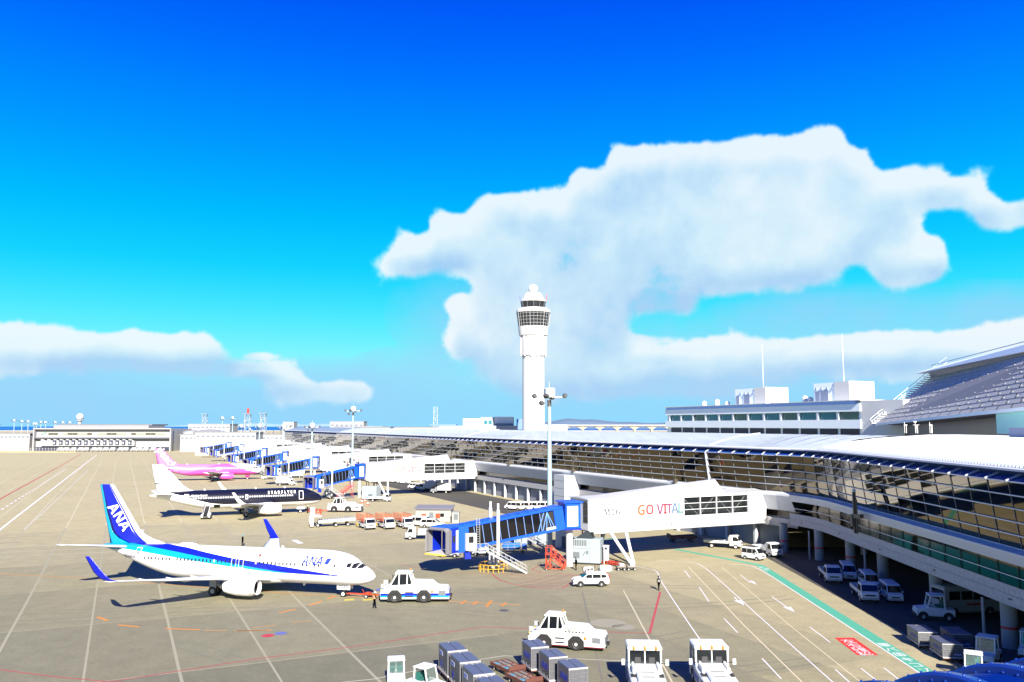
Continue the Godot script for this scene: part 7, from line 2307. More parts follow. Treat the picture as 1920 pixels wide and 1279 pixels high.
func empty_dolly() -> Node3D:
	var o := root_of("pallet_dolly")
	var br := mt("dolly_brown")
	dolly_frame(o, 3.0, 1.7, br)
	for k in 9: slab(o, "roller", mt("roller_grey"), Vector3(-1.3 + k * 0.325, 0.56, 0), Vector3(0.09, 0.08, 1.5))
	for z in [-0.8, -0.27, 0.27, 0.8]: slab(o, "long_bar", br, Vector3(0, 0.6, z), Vector3(3.05, 0.08, 0.07))
	for x in [-1.5, 0.0, 1.5]: slab(o, "cross_bar", br, Vector3(x, 0.6, 0), Vector3(0.07, 0.08, 1.66))
	rng.seed = 17
	for k in 6: slab(o, "deck_plate", [mt("plate_blue"), mt("plate_grey"), mt("plate_rust")][k % 3], Vector3(rng.randf_range(-1.2, 1.2), 0.585, [-0.53, 0.0, 0.53][k % 3]), Vector3(0.36, 0.05, 0.4))
	slab(o, "stop_bar", br, Vector3(-1.5, 0.75, 0), Vector3(0.06, 0.3, 1.6))
	return o

func vehicles() -> void:
	var wp := mt("car_white")
	var o: Node3D
	# big tow tractors
	put(tow_tractor(1), "white tow tractor with blue stripes pushing the airliner's nose gear", "tow tractor", V(-11.9, 0, 99.6), PI + 0.02, "large tow tractors")
	put(tow_tractor(2), "white tow tractor with dark wheels standing left of the two front-on tractors", "tow tractor", V(4.75, 0, 79.5), PI - 0.26, "large tow tractors").scale = Vector3.ONE * 0.89
	put(tow_tractor(0), "small-looking white tow tractor at the dark airliner's nose", "tow tractor", V(-40.0, 0, 198.6), PI - 0.1, "large tow tractors")
	var wt := put(wide_tractor(), "left of the two white tow tractors facing the viewer", "tow tractor", V(10.4, 0, 66.3), -PI / 2 - 0.06, "large tow tractors")
	wt.scale = Vector3.ONE * 0.92
	dup(wt, "right of the two white tow tractors facing the viewer", V(15.75, 0, 66.5), -PI / 2 - 0.02, "large tow tractors").scale = Vector3.ONE * 0.92
	# small baggage tractors
	var bt := put(baggage_tractor(), "small white baggage tractor with green seats, bottom edge", "baggage tractor", V(-9.2, 0, 67.9), 0.15 - PI / 2, "small baggage tractors")
	dup(bt, "baggage tractor just right of the one with green seats, cut by the frame", V(-6.6, 0, 65.9), -0.6, "small baggage tractors")
	dup(bt, "shaded baggage tractor beside a round column under the terminal", V(44.9, 0, 90.3), PI - 0.25, "small baggage tractors").scale = Vector3(1.25, 1.25, 1.25)
	dup(bt, "farther of two shaded tractors just above the blue vaulted roof", V(41.0, 0, 73.6), -PI / 2 - 0.7, "small baggage tractors").scale = Vector3(1.15, 1.15, 1.15)
	dup(bt, "nearer of two shaded tractors just above the blue vaulted roof", V(37.6, 0, 69.6), -PI / 2 - 0.5, "small baggage tractors")
	dup(bt, "shaded white tractor behind the last visible column, right edge", V(45.9, 0, 75.4), PI + 0.9, "small baggage tractors").scale = Vector3(1.15, 1.15, 1.15)
	dup(bt, "low white tractor under the open cab of the boarding bridge", V(-9.7, 0, 131.6), PI - 0.15, "small baggage tractors")
	dup(bt, "low white tractor standing behind the bridge's service stair", V(-4.9, 0, 133.5), 0.2, "small baggage tractors")
	# cars and vans
	put(van("suv", wp), "white sport utility car parked near the red hatched area", "car", V(10.05, 0, 108.4), PI + 0.06)
	o = put(van("kei", wp), "small white van with roof rack at the edge of the shade", "van", V(36.9, 0, 129.0), -0.86, "vans and cars on the apron")
	var m := M.new()
	for z in [-0.55, 0.0, 0.55]: m.bar(Vector3(0.5, 2.02, z), Vector3(-1.4, 2.02, z), 0.05)
	for x in [0.4, -0.4, -1.3]: m.bar(Vector3(x, 1.98, -0.6), Vector3(x, 1.98, 0.6), 0.05)
	m.lathe([Vector2(0.26, -0.03), Vector2(0.3, 0.0), Vector2(0.26, 0.03)], 14, Transform3D(Basis(Vector3.RIGHT, 1.2), Vector3(0.1, 2.3, 0)), true)
	m.lathe([Vector2(0.26, -0.03), Vector2(0.3, 0.0), Vector2(0.26, 0.03)], 14, Transform3D(Basis(Vector3.RIGHT, 1.4), Vector3(-0.9, 2.3, 0.1)), true)
	obj("roof_rack", m, mt("trim_black"), o)
	var hv := put(van("hiace", wp), "white van with pale stripe parked farthest in the shaded row", "van", V(45.2, 0, 113.8), -PI / 2 - 0.25, "vans and cars on the apron")
	dup(hv, "white van in the shade, half hidden behind the nearer flatbed", V(45.2, 0, 107.2), -PI / 2 - 0.2)
	dup(hv, "shaded white van right of the nearer flatbed truck", V(44.8, 0, 100.2), -PI / 2 - 0.2)
	var row := ["leftmost white van in the row of four behind the bridge", "second white van from the left in the row of four", "third white van from the left in the row of four", "rightmost white van in the row of four behind the bridge"]
	for i in 4: dup(hv, row[i], V(0.6 + i * 1.95, 0, 203.0 + i * 0.2), PI - 0.55)
	dup(hv, "white van with pale roof beside the striped-roof hut", V(-18.6, 0, 171.2), -0.25)
	put(van("minivan", wp), "low white minivan with dark windows before the hut", "van", V(-16.0, 0, 168.6), -0.12, "vans and cars on the apron")
	var far := ["left white van under the second walkway, near the pier", "right white van under the second walkway, near the pier", "white van in the far row left of the box van", "white van under the second walkway, third from left"]
	for i in 4: dup(hv, far[i], V([-42.0, -37.5, -31.0, -28.8][i], 0, [297.0, 291.0, 268.0, 264.5][i]), PI - 0.5)
	# trucks
	var lt := put(truck("lift", wp), "leftmost white truck with an orange railed platform", "truck", V(-28.9, 0, 167.0), -PI / 2 + 0.5, "trucks with orange railed platforms")
	dup(lt, "middle white truck with an orange railed platform", V(-25.2, 0, 167.6), -PI / 2 + 0.5)
	dup(lt, "rightmost white truck with an orange railed platform", V(-21.6, 0, 168.4), -PI / 2 + 0.5)
	put(truck("service", wp), "small white service truck just left of the open boarding bridge cab", "truck", V(-16.4, 0, 151.8), PI + 0.15, "white trucks")
	put(truck("flat", wp), "white flatbed truck under the nearest walkway, its cab in the sun", "truck", V(35.6, 0, 141.3), -0.42, "white trucks")
	put(truck("flat", wp), "white flatbed truck in the shade just behind the van with roof rack", "truck", V(40.4, 0, 133.4), -PI / 2 + 0.28, "white trucks")
	put(truck("crew", wp), "farther of two flatbed trucks parked in the terminal's shade", "truck", V(42.3, 0, 112.4), -PI / 2 - 0.18, "white trucks")
	put(truck("crew", wp), "nearer of two flatbed trucks parked in the terminal's shade", "truck", V(41.9, 0, 100.7), -PI / 2 - 0.18, "white trucks")
	put(truck("box", wp), "white box van parked by the pier under the second walkway", "truck", V(-25.8, 0, 259.5), PI - 0.5, "white trucks")
	put(truck("box", mt("car_grey")), "grey box truck in the shadow by the pier's bays", "truck", V(-21.5, 0, 252.0), PI - 0.15, "white trucks")
	put(truck("flat", wp), "white tipper truck parked at the second walkway's legs", "truck", V(-35.2, 0, 224.4), -0.05, "white trucks")
	put(truck("flat", wp), "white flatbed truck right behind the dark airliner's nose", "truck", V(-50.6, 0, 238.0), PI + 0.1, "white trucks")
	# bus in the shade
	o = thing("bus", "white bus parked deep in the shade beside a column", "bus", V(49.6, 0, 92.8), PI + 0.12)
	m = M.new(); m.cbox(Vector3(0, 1.75, 0), Vector3(6.4, 2.8, 2.3), 0.14); obj("body", m, mt("bus_paint"), o)
	for s in [1.0, -1.0]:
		for k in 4: slab(o, "side_window", mt("car_glass"), Vector3(-2.2 + k * 1.4, 2.2, s * 1.16), Vector3(1.25, 0.9, 0.03))
		slab(o, "red_stripe", mt("spot_red"), Vector3(-0.4, 1.25, s * 1.16), Vector3(2.2, 0.18, 0.03))
	slab(o, "windscreen", mt("car_glass"), Vector3(3.22, 2.2, 0), Vector3(0.04, 1.1, 2.0))
	wheels4(o, [2.2, -2.0], 0.42, 2.3, 0.28, mt("rim_silver"), mt("trim_black"))
	# container trains at the bottom edge
	var da := atan2(0.94, -0.35)       # the trains point away from the terrace
	var big := put(container_dolly(true), "grey freight container on a dolly, rearmost of the left train", "container", V(-4.85, 0, 69.9), da, "freight containers in the left train")
	var bl := ["second grey freight container of the left train", "third grey freight container of the left train, lower and wider", "nearest grey freight container of the left train, cut by the frame"]
	for i in 3: dup(big, bl[i], V(-4.85 + 1.18 * (i + 1), 0, 69.9 - 3.15 * (i + 1)), da)
	var sm := put(container_dolly(false), "rearmost silver container with blue lettering in the right train", "container", V(1.95, 0, 71.6), da - 0.05, "silver containers in the right train")
	dup(sm, "middle silver container with blue lettering in the right train", V(3.3, 0, 68.65), da - 0.05)
	dup(sm, "nearest silver container with blue lettering in the right train", V(4.65, 0, 65.7), da - 0.05)
	dup(sm, "farther grey container dolly in the shade by the green lane", V(38.5, 0, 79.9), -PI / 2 - 0.1, "shaded container dollies").scale = Vector3(1.15, 0.66, 1.1)
	dup(sm, "nearer grey container dolly in the shade by the green lane", V(38.6, 0, 75.8), -PI / 2 - 0.1, "shaded container dollies").scale = Vector3(1.15, 0.66, 1.1)
	dup(sm, "grey container dolly deepest in the shade behind two others", V(41.3, 0, 79.2), -PI / 2 - 0.1, "shaded container dollies").scale = Vector3(1.15, 0.66, 1.1)
	var ed := put(empty_dolly(), "empty rusty pallet dolly between the two container trains, rearmost", "dolly", V(-0.35, 0, 71.4), da + 0.2, "empty pallet dollies")
	dup(ed, "second empty rusty pallet dolly between the two container trains", V(0.95, 0, 68.2), da + 0.2)
	dup(ed, "nearest empty pallet dolly, partly cut by the bottom edge", V(2.25, 0, 65.0), da + 0.2)
	dup(ed, "low dolly standing in the bridge's shadow under the nearest walkway", V(30.0, 0, 148.6), 0.15).scale = Vector3(1.6, 1.6, 1.3)

# ---------------------------------------------------------------- ground equipment
func rails(m: M, a: Vector3, b: Vector3, h: float, n: int, w := 0.05) -> void:
	for k in n + 1: m.bar(a.lerp(b, float(k) / n), a.lerp(b, float(k) / n) + Vector3(0, h, 0), w)
	for y in [0.5, 1.0]: m.bar(a + Vector3(0, h * y, 0), b + Vector3(0, h * y, 0), w)

func equipment() -> void:
	var og := mt("stand_orange")
	var pale := mt("unit_pale")
	var blk := mt("trim_black"); var rail := mt("rail_grey")
	var m: M
	# towbar between the airliner and its tractor
	var o := thing("towbar", "orange towbar between the airliner's nose gear and the tractor", "towbar", V(-19.9, 0, 102.1), -0.33)
	m = M.new(); m.tube([Vector3(0.2, 0.34, 0), Vector3(4.6, 0.42, 0)], 0.09, 8); m.bar(Vector3(0.2, 0.34, -0.3), Vector3(0.2, 0.34, 0.3), 0.12); m.bar(Vector3(0.2, 0.34, 0.3), Vector3(1.2, 0.36, 0), 0.06); m.bar(Vector3(0.2, 0.34, -0.3), Vector3(1.2, 0.36, 0), 0.06); m.box(Vector3(2.9, 0.5, 0), Vector3(0.5, 0.3, 0.5)); m.bar(Vector3(2.5, 0.5, 0.2), Vector3(2.2, 1.0, 0.2), 0.05)
	obj("bar", m, og, o)
	for s in [0.5, -0.5]: wheel_part(o, Vector3(2.9, 0.24, s), 0.24, 0.14, mt("wheel_grey"))
	o = thing("towbar", "orange towbar under the dark airliner's nose", "towbar", V(-48.4, 0, 197.0), 0.12)
	m = M.new(); m.tube([Vector3(0.2, 0.34, 0), Vector3(5.4, 0.42, 0)], 0.12, 8); m.box(Vector3(2.9, 0.5, 0), Vector3(1.6, 0.4, 0.7)); m.bar(Vector3(0.3, 0.4, 0.5), Vector3(1.4, 0.9, 0.2), 0.1); obj("bar", m, og, o)
	for s in [0.5, -0.5]: wheel_part(o, Vector3(2.9, 0.24, s), 0.24, 0.14, mt("wheel_grey"))
	# big pale air-conditioning unit below the first walkway
	o = thing("air_unit", "large pale air conditioning unit below the nearest walkway", "air conditioner", V(11.25, 0, 125.9), -0.30)
	m = M.new(); m.cbox(Vector3(0, 1.95, 0), Vector3(4.4, 3.5, 2.7), 0.06); obj("casing", m, pale, o)
	slab(o, "plinth", blk, Vector3(0, 0.1, 0), Vector3(4.3, 0.2, 2.6))
	for k in 9: slab(o, "louvre_slot", mt("slot_dark"), Vector3(-2.0 + k * 0.26, 3.1, 1.36), Vector3(0.13, 0.85, 0.03))
	slab(o, "panel_seam", mt("slot_dark"), Vector3(-0.9, 2.3, 1.355), Vector3(2.6, 0.03, 0.02)); slab(o, "panel_seam", mt("slot_dark"), Vector3(0.55, 1.9, 1.355), Vector3(0.03, 3.3, 0.02))
	for q in [[-1.4, 1.3, 1.0, 0.9], [-0.35, 1.4, 0.12, 0.4], [-0.1, 1.7, 0.14, 0.3], [0.25, 1.75, 0.3, 0.5]]: slab(o, "hatch", mt("hatch_grey"), Vector3(q[0], q[1], 1.36), Vector3(q[2], q[3], 0.03))
	m = M.new(); m.prism(pl([-1.6, 3.7, 1.0, 3.7, 0.4, 4.5, -0.2, 4.7]), -1.0, 0.9); obj("dark_cover", m, mt("cover_dark"), o)
	m = M.new()
	for x in [2.6, 3.1]: m.tube([Vector3(x, 0, 0.4), Vector3(x, 2.7, 0.4)], 0.09, 6); m.tube([Vector3(x, 0, -0.5), Vector3(x, 2.7, -0.5)], 0.09, 6)
	m.box(Vector3(2.85, 1.3, 0), Vector3(0.7, 1.6, 0.6)); m.box(Vector3(2.85, 2.6, 0), Vector3(0.8, 0.2, 1.1))
	obj("valve_rack", m, mt("valve_grey"), o)
	# orange maintenance steps
	o = thing("maintenance_steps", "orange wheeled maintenance steps with rails beside the bridge column", "steps", V(6.1, 0, 120.4), -0.15)
	m = M.new()
	for k in 5: m.box(Vector3(1.3 - k * 0.45, 0.45 + k * 0.42, 0), Vector3(0.42, 0.06, 1.5))
	for s in [0.85, -0.85]:
		m.bar(Vector3(1.5, 0.25, s), Vector3(-0.6, 2.3, s), 0.1); m.bar(Vector3(-0.6, 2.2, s), Vector3(-1.2, 2.2, s), 0.08)
		m.bar(Vector3(1.5, 1.2, s), Vector3(-0.5, 3.2, s), 0.07); m.bar(Vector3(-0.5, 3.2, s), Vector3(-1.2, 3.2, s), 0.07)
		for q in [[1.5, 0.25, 1.5, 1.2], [0.8, 0.9, 0.8, 1.9], [0.1, 1.6, 0.1, 2.6], [-0.5, 0.2, -0.5, 3.2], [-1.2, 0.2, -1.2, 3.2], [1.4, 0.25, -1.2, 0.25], [1.4, 0.3, -0.5, 1.6], [-0.5, 0.3, -1.2, 1.8], [-1.2, 0.3, -0.5, 1.8]]: m.bar(Vector3(q[0], q[1], s), Vector3(q[2], q[3], s), 0.08)
	m.box(Vector3(-0.9, 2.2, 0), Vector3(0.8, 0.06, 1.7)); m.bar(Vector3(-1.2, 0.4, -0.85), Vector3(-1.2, 2.0, 0.85), 0.07); m.bar(Vector3(-1.2, 0.4, 0.85), Vector3(-1.2, 2.0, -0.85), 0.07)
	obj("steps_frame", m, og, o)
	for x in [1.3, -1.1]:
		for s in [0.8, -0.8]: wheel_part(o, Vector3(x, 0.15, s), 0.15, 0.1, mt("wheel_grey"))
	# lying orange ladder, two small carts, tripod cart, oval cover, marker post
	o = thing("folded_ladder", "orange folded ladder frame lying beside the air conditioning unit", "ladder", V(14.6, 0, 124.2), -0.9)
	m = M.new()
	for s in [0.4, -0.4]: m.bar(Vector3(-2.0, 0.12, s), Vector3(2.0, 0.3, s), 0.12); m.bar(Vector3(-1.5, 0.5, s), Vector3(1.5, 0.6, s * 0.6), 0.1)
	for k in 9: m.bar(Vector3(-2.0 + k * 0.5, 0.15 + k * 0.02, -0.4), Vector3(-2.0 + k * 0.5, 0.15 + k * 0.02, 0.4), 0.08); m.bar(Vector3(-1.6 + k * 0.4, 0.15, 0.4), Vector3(-1.4 + k * 0.35, 0.55, -0.3), 0.07)
	obj("ladder_frame", m, mt("ladder_red"), o)
	var k := 0
	for q in [[15.4, 119.6, 0.2], [16.9, 119.7, 0.1]]:
		o = thing("tool_cart", ["left of two small dark tool carts at the walkway's leg", "right of two small dark tool carts at the walkway's leg"][k], "cart", V(q[0], 0, q[1]), q[2], "small tool carts")
		dolly_frame(o, 1.3, 0.9, mt("cart_dark")); slab(o, "tray", mt("cart_tray"), Vector3(0, 0.58, 0), Vector3(1.3, 0.1, 0.9)); slab(o, "load", mt("cart_load"), Vector3(0.1, 0.8, 0), Vector3(0.7, 0.4, 0.6), Basis.IDENTITY, 0.05)
		m = M.new(); m.bar(Vector3(-0.6, 0.6, 0.4), Vector3(-0.6, 1.3, 0.4), 0.05); m.bar(Vector3(-0.6, 0.6, -0.4), Vector3(-0.6, 1.3, -0.4), 0.05); m.bar(Vector3(-0.6, 1.3, -0.4), Vector3(-0.6, 1.3, 0.4), 0.05); obj("push_handle", m, blk, o)
		k += 1
	o = thing("hose_cart", "small hose cart with wheels behind the white car", "cart", V(10.4, 0, 114.8), 0.6)
	dolly_frame(o, 1.5, 0.9, mt("cart_red")); m = M.new()
	for x in [-0.3, 0.35]: m.lathe([Vector2(0.2, -0.3), Vector2(0.42, -0.3), Vector2(0.42, -0.22), Vector2(0.25, -0.2), Vector2(0.25, 0.2), Vector2(0.42, 0.22), Vector2(0.42, 0.3), Vector2(0.2, 0.3)], 16, Transform3D(Basis(Vector3.RIGHT, PI / 2), Vector3(x, 0.95, 0)))
	obj("reel", m, mt("cart_load"), o)
	m = M.new(); m.bar(Vector3(-0.7, 0.5, 0), Vector3(-1.2, 1.4, 0), 0.06); m.bar(Vector3(0.7, 0.5, 0.3), Vector3(0.9, 1.5, 0.3), 0.05); obj("handle", m, blk, o)
	o = thing("round_cover", "pale oval tank cover on the ground behind the white car", "cover", V(13.3, 0, 119.9))
	m = M.new(); m.lathe([Vector2(0.9, 0), Vector2(0.92, 0.5), Vector2(0.8, 0.62), Vector2(0.01, 0.66)], 24, Transform3D.IDENTITY, true); obj("shell", m, mt("cover_pale"), o); slab(o, "lifting_eye", mt("guard_yellow"), Vector3(0, 0.72, 0), Vector3(0.3, 0.12, 0.08))
	o = thing("marker_post", "yellow topped marker post beside the walkway's leg", "post", V(18.2, 0, 128.0))
	m = M.new(); m.tube([Vector3(0, 0, 0), Vector3(0, 0.8, 0)], 0.05, 6); obj("stem", m, rail, o); m = M.new(); m.cbox(Vector3(0, 1.15, 0), Vector3(0.26, 0.7, 0.26), 0.04); obj("head", m, mt("guard_yellow"), o)
	# pale meter cabinets and dark box behind the bridge column, blue tank trailer, white steps
	k = 0
	for q in [[3.4, 146.5, 5.6, 3.6, 3.0, "long pale equipment hut behind the boarding bridge"], [8.6, 142.0, 2.2, 4.6, 2.4, "tall cream cabinet behind the boarding bridge column"]]:
		o = thing("equipment_hut", q[5], "hut", V(q[0], 0, q[1]), -0.2)
		m = M.new(); m.cbox(Vector3(0, q[3] * 0.5, 0), Vector3(q[2], q[3], q[4]), 0.06); obj("wall", m, pale if k == 0 else mt("cabinet_cream"), o)
		slab(o, "roof", mt("hatch_grey"), Vector3(0, q[3] + 0.08, 0), Vector3(q[2] + 0.3, 0.16, q[4] + 0.3)); slab(o, "door", mt("hatch_grey"), Vector3(0.4, 1.0, q[4] * 0.5 + 0.02), Vector3(0.9, 1.9, 0.05))
		k += 1
	o = thing("tank_trailer", "blue tank trailer in the shadow behind the service stair", "trailer", V(0.3, 0, 135.6), 0.05)
	dolly_frame(o, 4.2, 1.5, blk); m = M.new(); m.cbox(Vector3(-0.4, 1.1, 0), Vector3(3.0, 1.0, 1.3), 0.3); obj("tank", m, mt("tank_blue"), o); slab(o, "pump_box", mt("tank_blue"), Vector3(1.7, 1.0, 0), Vector3(0.8, 0.9, 1.1), Basis.IDENTITY, 0.06)
	m = M.new(); rails(m, Vector3(-2.0, 0.5, 0.75), Vector3(2.0, 0.5, 0.75), 1.0, 4); obj("side_rail", m, rail, o)
	o = thing("passenger_steps", "white railed steps standing behind the blue tank trailer", "steps", V(3.6, 0, 139.3), -0.35)
	m = M.new()
	for i in 10: m.box(Vector3(-2.2 + i * 0.5, 2.6 - i * 0.24, 0), Vector3(0.5, 0.06, 1.4))
	for s in [0.75, -0.75]: m.bar(Vector3(-2.4, 2.6, s), Vector3(2.6, 0.2, s), 0.12, 0.24); rails(m, Vector3(-2.4, 2.6, s), Vector3(2.6, 0.2, s), 1.0, 7)
	m.bar(Vector3(-2.4, 0, -0.7), Vector3(-2.4, 2.6, -0.7), 0.1); m.bar(Vector3(-2.4, 0, 0.7), Vector3(-2.4, 2.6, 0.7), 0.1); m.bar(Vector3(-2.4, 0.1, 0.7), Vector3(-0.6, 1.8, 0.7), 0.08)
	obj("steps_frame", m, rail, o)
	for s in [0.7, -0.7]: wheel_part(o, Vector3(-1.6, 0.2, s), 0.2, 0.12, mt("wheel_grey"))
	# hut with a ribbed roof, red items on its wall
	o = thing("apron_hut", "low pale hut with a dark ribbed roof and red boxes", "hut", V(-16.6, 0, 180.4), -0.06)
	m = M.new(); m.cbox(Vector3(0, 1.35, 0), Vector3(7.6, 2.7, 4.2), 0.05); obj("wall", m, mt("hut_white"), o)
	slab(o, "roof", mt("roof_slate"), Vector3(0, 2.86, 0), Vector3(8.2, 0.12, 5.0), Basis(Vector3.RIGHT, 0.08))
	for i in 26: slab(o, "roof_rib", mt("rib_slate"), Vector3(-4.0 + i * 0.32, 2.93, 0.05), Vector3(0.1, 0.12, 5.0), Basis(Vector3.RIGHT, 0.08))
	for q in [[-2.0, 1.1, 0.9, 1.1], [1.0, 1.3, 0.9, 0.9]]: slab(o, "red_box", og, Vector3(q[0], q[1], 2.2), Vector3(q[2], q[3], 0.35), Basis.IDENTITY, 0.05)
	slab(o, "window", mt("car_glass"), Vector3(1.9, 1.4, 2.12), Vector3(0.8, 0.7, 0.04)); slab(o, "door", mt("hatch_grey"), Vector3(-0.4, 1.0, 2.12), Vector3(0.9, 1.9, 0.05)); slab(o, "bench", mt("guard_yellow"), Vector3(-0.2, 0.45, 2.6), Vector3(1.4, 0.5, 0.5))
	o = thing("hut_annex", "small white cabinet with grey panel right of the hut", "cabinet", V(-11.8, 0, 176.4), -0.1)
	slab(o, "wall", mt("hut_white"), Vector3(0, 1.1, 0), Vector3(1.5, 2.2, 1.2), Basis.IDENTITY, 0.04); slab(o, "panel", mt("hatch_grey"), Vector3(0.1, 1.3, 0.61), Vector3(0.9, 1.2, 0.04)); slab(o, "roof", mt("roof_slate"), Vector3(0, 2.25, 0), Vector3(1.6, 0.1, 1.3))
	# cargo loader left of the lift trucks
	o = thing("cargo_loader", "white cargo loader with orange rails and a long conveyor bed", "cargo loader", V(-38.0, 0, 170.2), 0.32)
	var w := mt("gse_white")
	for s in [1.35, -1.35]:
		slab(o, "front_frame", w, Vector3(-2.6, 1.2, s), Vector3(0.7, 1.9, 0.5), Basis.IDENTITY, 0.05); slab(o, "corner_lamp", og, Vector3(-2.9, 0.6, s), Vector3(0.2, 0.5, 0.4))
	slab(o, "front_beam", w, Vector3(-2.7, 0.7, 0), Vector3(0.6, 0.5, 2.9), Basis.IDENTITY, 0.05); slab(o, "dark_mouth", blk, Vector3(-2.5, 1.5, 0), Vector3(0.4, 1.0, 2.2)); slab(o, "front_deck", w, Vector3(-1.8, 2.2, 0), Vector3(2.2, 0.18, 3.0)); slab(o, "conveyor_bed", w, Vector3(2.4, 1.2, 0), Vector3(7.4, 0.5, 2.5), Basis(Vector3(0, 0, 1), 0.05), 0.05)
	for i in 14: slab(o, "roller", mt("roller_grey"), Vector3(-0.9 + i * 0.5, 1.5 + (i - 7) * 0.025, 0), Vector3(0.16, 0.12, 2.2))
	slab(o, "operator_cab", w, Vector3(-2.3, 3.0, -1.1), Vector3(0.9, 1.5, 0.8), Basis.IDENTITY, 0.06); slab(o, "cab_window", mt("car_glass"), Vector3(-2.76, 3.2, -1.1), Vector3(0.03, 0.7, 0.6))
	m = M.new(); rails(m, Vector3(-2.8, 2.3, 1.4), Vector3(-0.8, 2.3, 1.4), 1.1, 4, 0.07); rails(m, Vector3(-0.8, 2.3, -1.4), Vector3(-0.8, 2.3, 1.4), 1.1, 3, 0.07); obj("cage_rail", m, og, o)
	for x in [-1.4, 2.2, 4.6]:
		for s in [1.0, -1.0]: wheel_part(o, Vector3(x, 0.38, s), 0.38, 0.28, mt("wheel_grey"))
	# belt loader at the dark airliner's rear hold
	o = thing("belt_loader", "white belt loader raised to the dark airliner's open hold door", "belt loader", V(-67.0, 0, 184.0), PI / 2 + 0.25)
	slab(o, "body", w, Vector3(0, 0.75, 0), Vector3(3.4, 0.7, 1.9), Basis.IDENTITY, 0.08); slab(o, "belt", blk, Vector3(0.6, 1.7, 0), Vector3(6.0, 0.18, 0.85), Basis(Vector3(0, 0, 1), 0.30)); slab(o, "hood", w, Vector3(-1.4, 1.2, 0.75), Vector3(0.7, 0.6, 0.5), Basis.IDENTITY, 0.06)
	for s in [0.5, -0.5]: slab(o, "belt_rail", w, Vector3(0.6, 1.76, s), Vector3(6.0, 0.26, 0.12), Basis(Vector3(0, 0, 1), 0.30))
	m = M.new(); rails(m, Vector3(-2.0, 1.3, -0.6), Vector3(3.0, 2.8, -0.6), 0.9, 5); obj("hand_rail", m, rail, o)
	wheels4(o, [1.2, -1.1], 0.36, 1.9, 0.26, mt("rim_white"), blk)
	# red stair between the dark airliner and the walkway, cones
	o = thing("inclined_conveyor", "red and grey inclined steps in front of the dark airliner", "steps", V(-46.6, 0, 234.0), 0.55)
	m = M.new()
	for i in 9: m.box(Vector3(-2.2 + i * 0.5, 0.4 + i * 0.36, 0), Vector3(0.5, 0.08, 1.2))
	for s in [0.65, -0.65]: m.bar(Vector3(-2.4, 0.3, s), Vector3(2.2, 3.5, s), 0.14); rails(m, Vector3(-2.4, 0.3, s), Vector3(2.2, 3.5, s), 1.0, 6, 0.07); m.bar(Vector3(2.0, 0.2, s), Vector3(2.0, 3.4, s), 0.12)
	obj("steps_frame", m, mt("steps_red"), o); slab(o, "base", mt("vent_grey"), Vector3(0, 0.25, 0), Vector3(5.0, 0.3, 1.4))
	k = 0
	for q in [[-39.6, 221.0], [-39.0, 222.2], [-37.0, 215.0]]:
		o = thing("traffic_cone", ["left orange cone before the second walkway's legs", "right orange cone before the second walkway's legs", "orange cone standing alone on the apron near the tow tractor"][k], "cone", V(q[0], 0, q[1]), 0.0, "orange cones")
		m = M.new(); m.lathe([Vector2(0.3, 0.05), Vector2(0.08, 0.95), Vector2(0.01, 1.0)], 12, Transform3D.IDENTITY, true); obj("cone", m, og, o); slab(o, "base", og, Vector3(0, 0.03, 0), Vector3(0.7, 0.06, 0.7)); m = M.new(); m.lathe([Vector2(0.23, 0.4), Vector2(0.175, 0.62)], 12); obj("band", m, mt("outline_white"), o)
		k += 1
	# units below the second walkway
	o = thing("air_unit", "pale air conditioning unit below the second walkway", "air conditioner", V(-38.6, 0, 229.6), -0.3)
	m = M.new(); m.cbox(Vector3(0, 1.95, 0), Vector3(4.4, 3.5, 2.7), 0.06); obj("casing", m, pale, o); slab(o, "hatch", mt("hatch_grey"), Vector3(0.4, 1.2, 1.36), Vector3(1.2, 0.9, 0.03)); slab(o, "base", blk, Vector3(0, 0.1, 0), Vector3(4.3, 0.2, 2.6))
	# catering and loading vehicles round the pink airliner's nose
	var tr := truck("box", mt("car_white"))
	put(tr, "white box truck waiting right of the pink airliner's nose", "truck", V(-91.0, 0, 314.0), PI, "white trucks")
	dup(tr, "white box truck between the pink airliner and the second walkway", V(-76.5, 0, 283.0), 0.2)
	for q in [["white vehicle behind the third boarding bridge's cab, front to the left", -84.0, 322.0]]: dup(tr, q[0], V(q[1], 0, q[2]), PI + 0.4)
	# camera posts on the pier's ledge
	for i in 7:
		var t: float = [96.0, 140.0, 205.0, 262.0, 318.0, 60.0, 20.0][i]
		o = thing("ledge_camera", "dark camera post standing on the pier's ledge under the glass", "camera post", pv(t, -1.0, 9.35), PA, "camera posts on the pier ledge")
		m = M.new(); m.bar(Vector3(0, 0, 0), Vector3(0, 2.6, 0), 0.14); m.bar(Vector3(-0.35, 0.2, 0), Vector3(-0.35, 2.4, 0), 0.08); obj("post", m, mt("camera_dark"), o); slab(o, "camera_box", mt("camera_dark"), Vector3(-0.1, 0.2, 0.1), Vector3(0.7, 1.1, 0.6), Basis.IDENTITY, 0.05)
	o = thing("ledge_camera", "large dark camera bracket on the right wing's ledge", "camera post", V(46.0, 6.42, 110.0), -PI / 2)
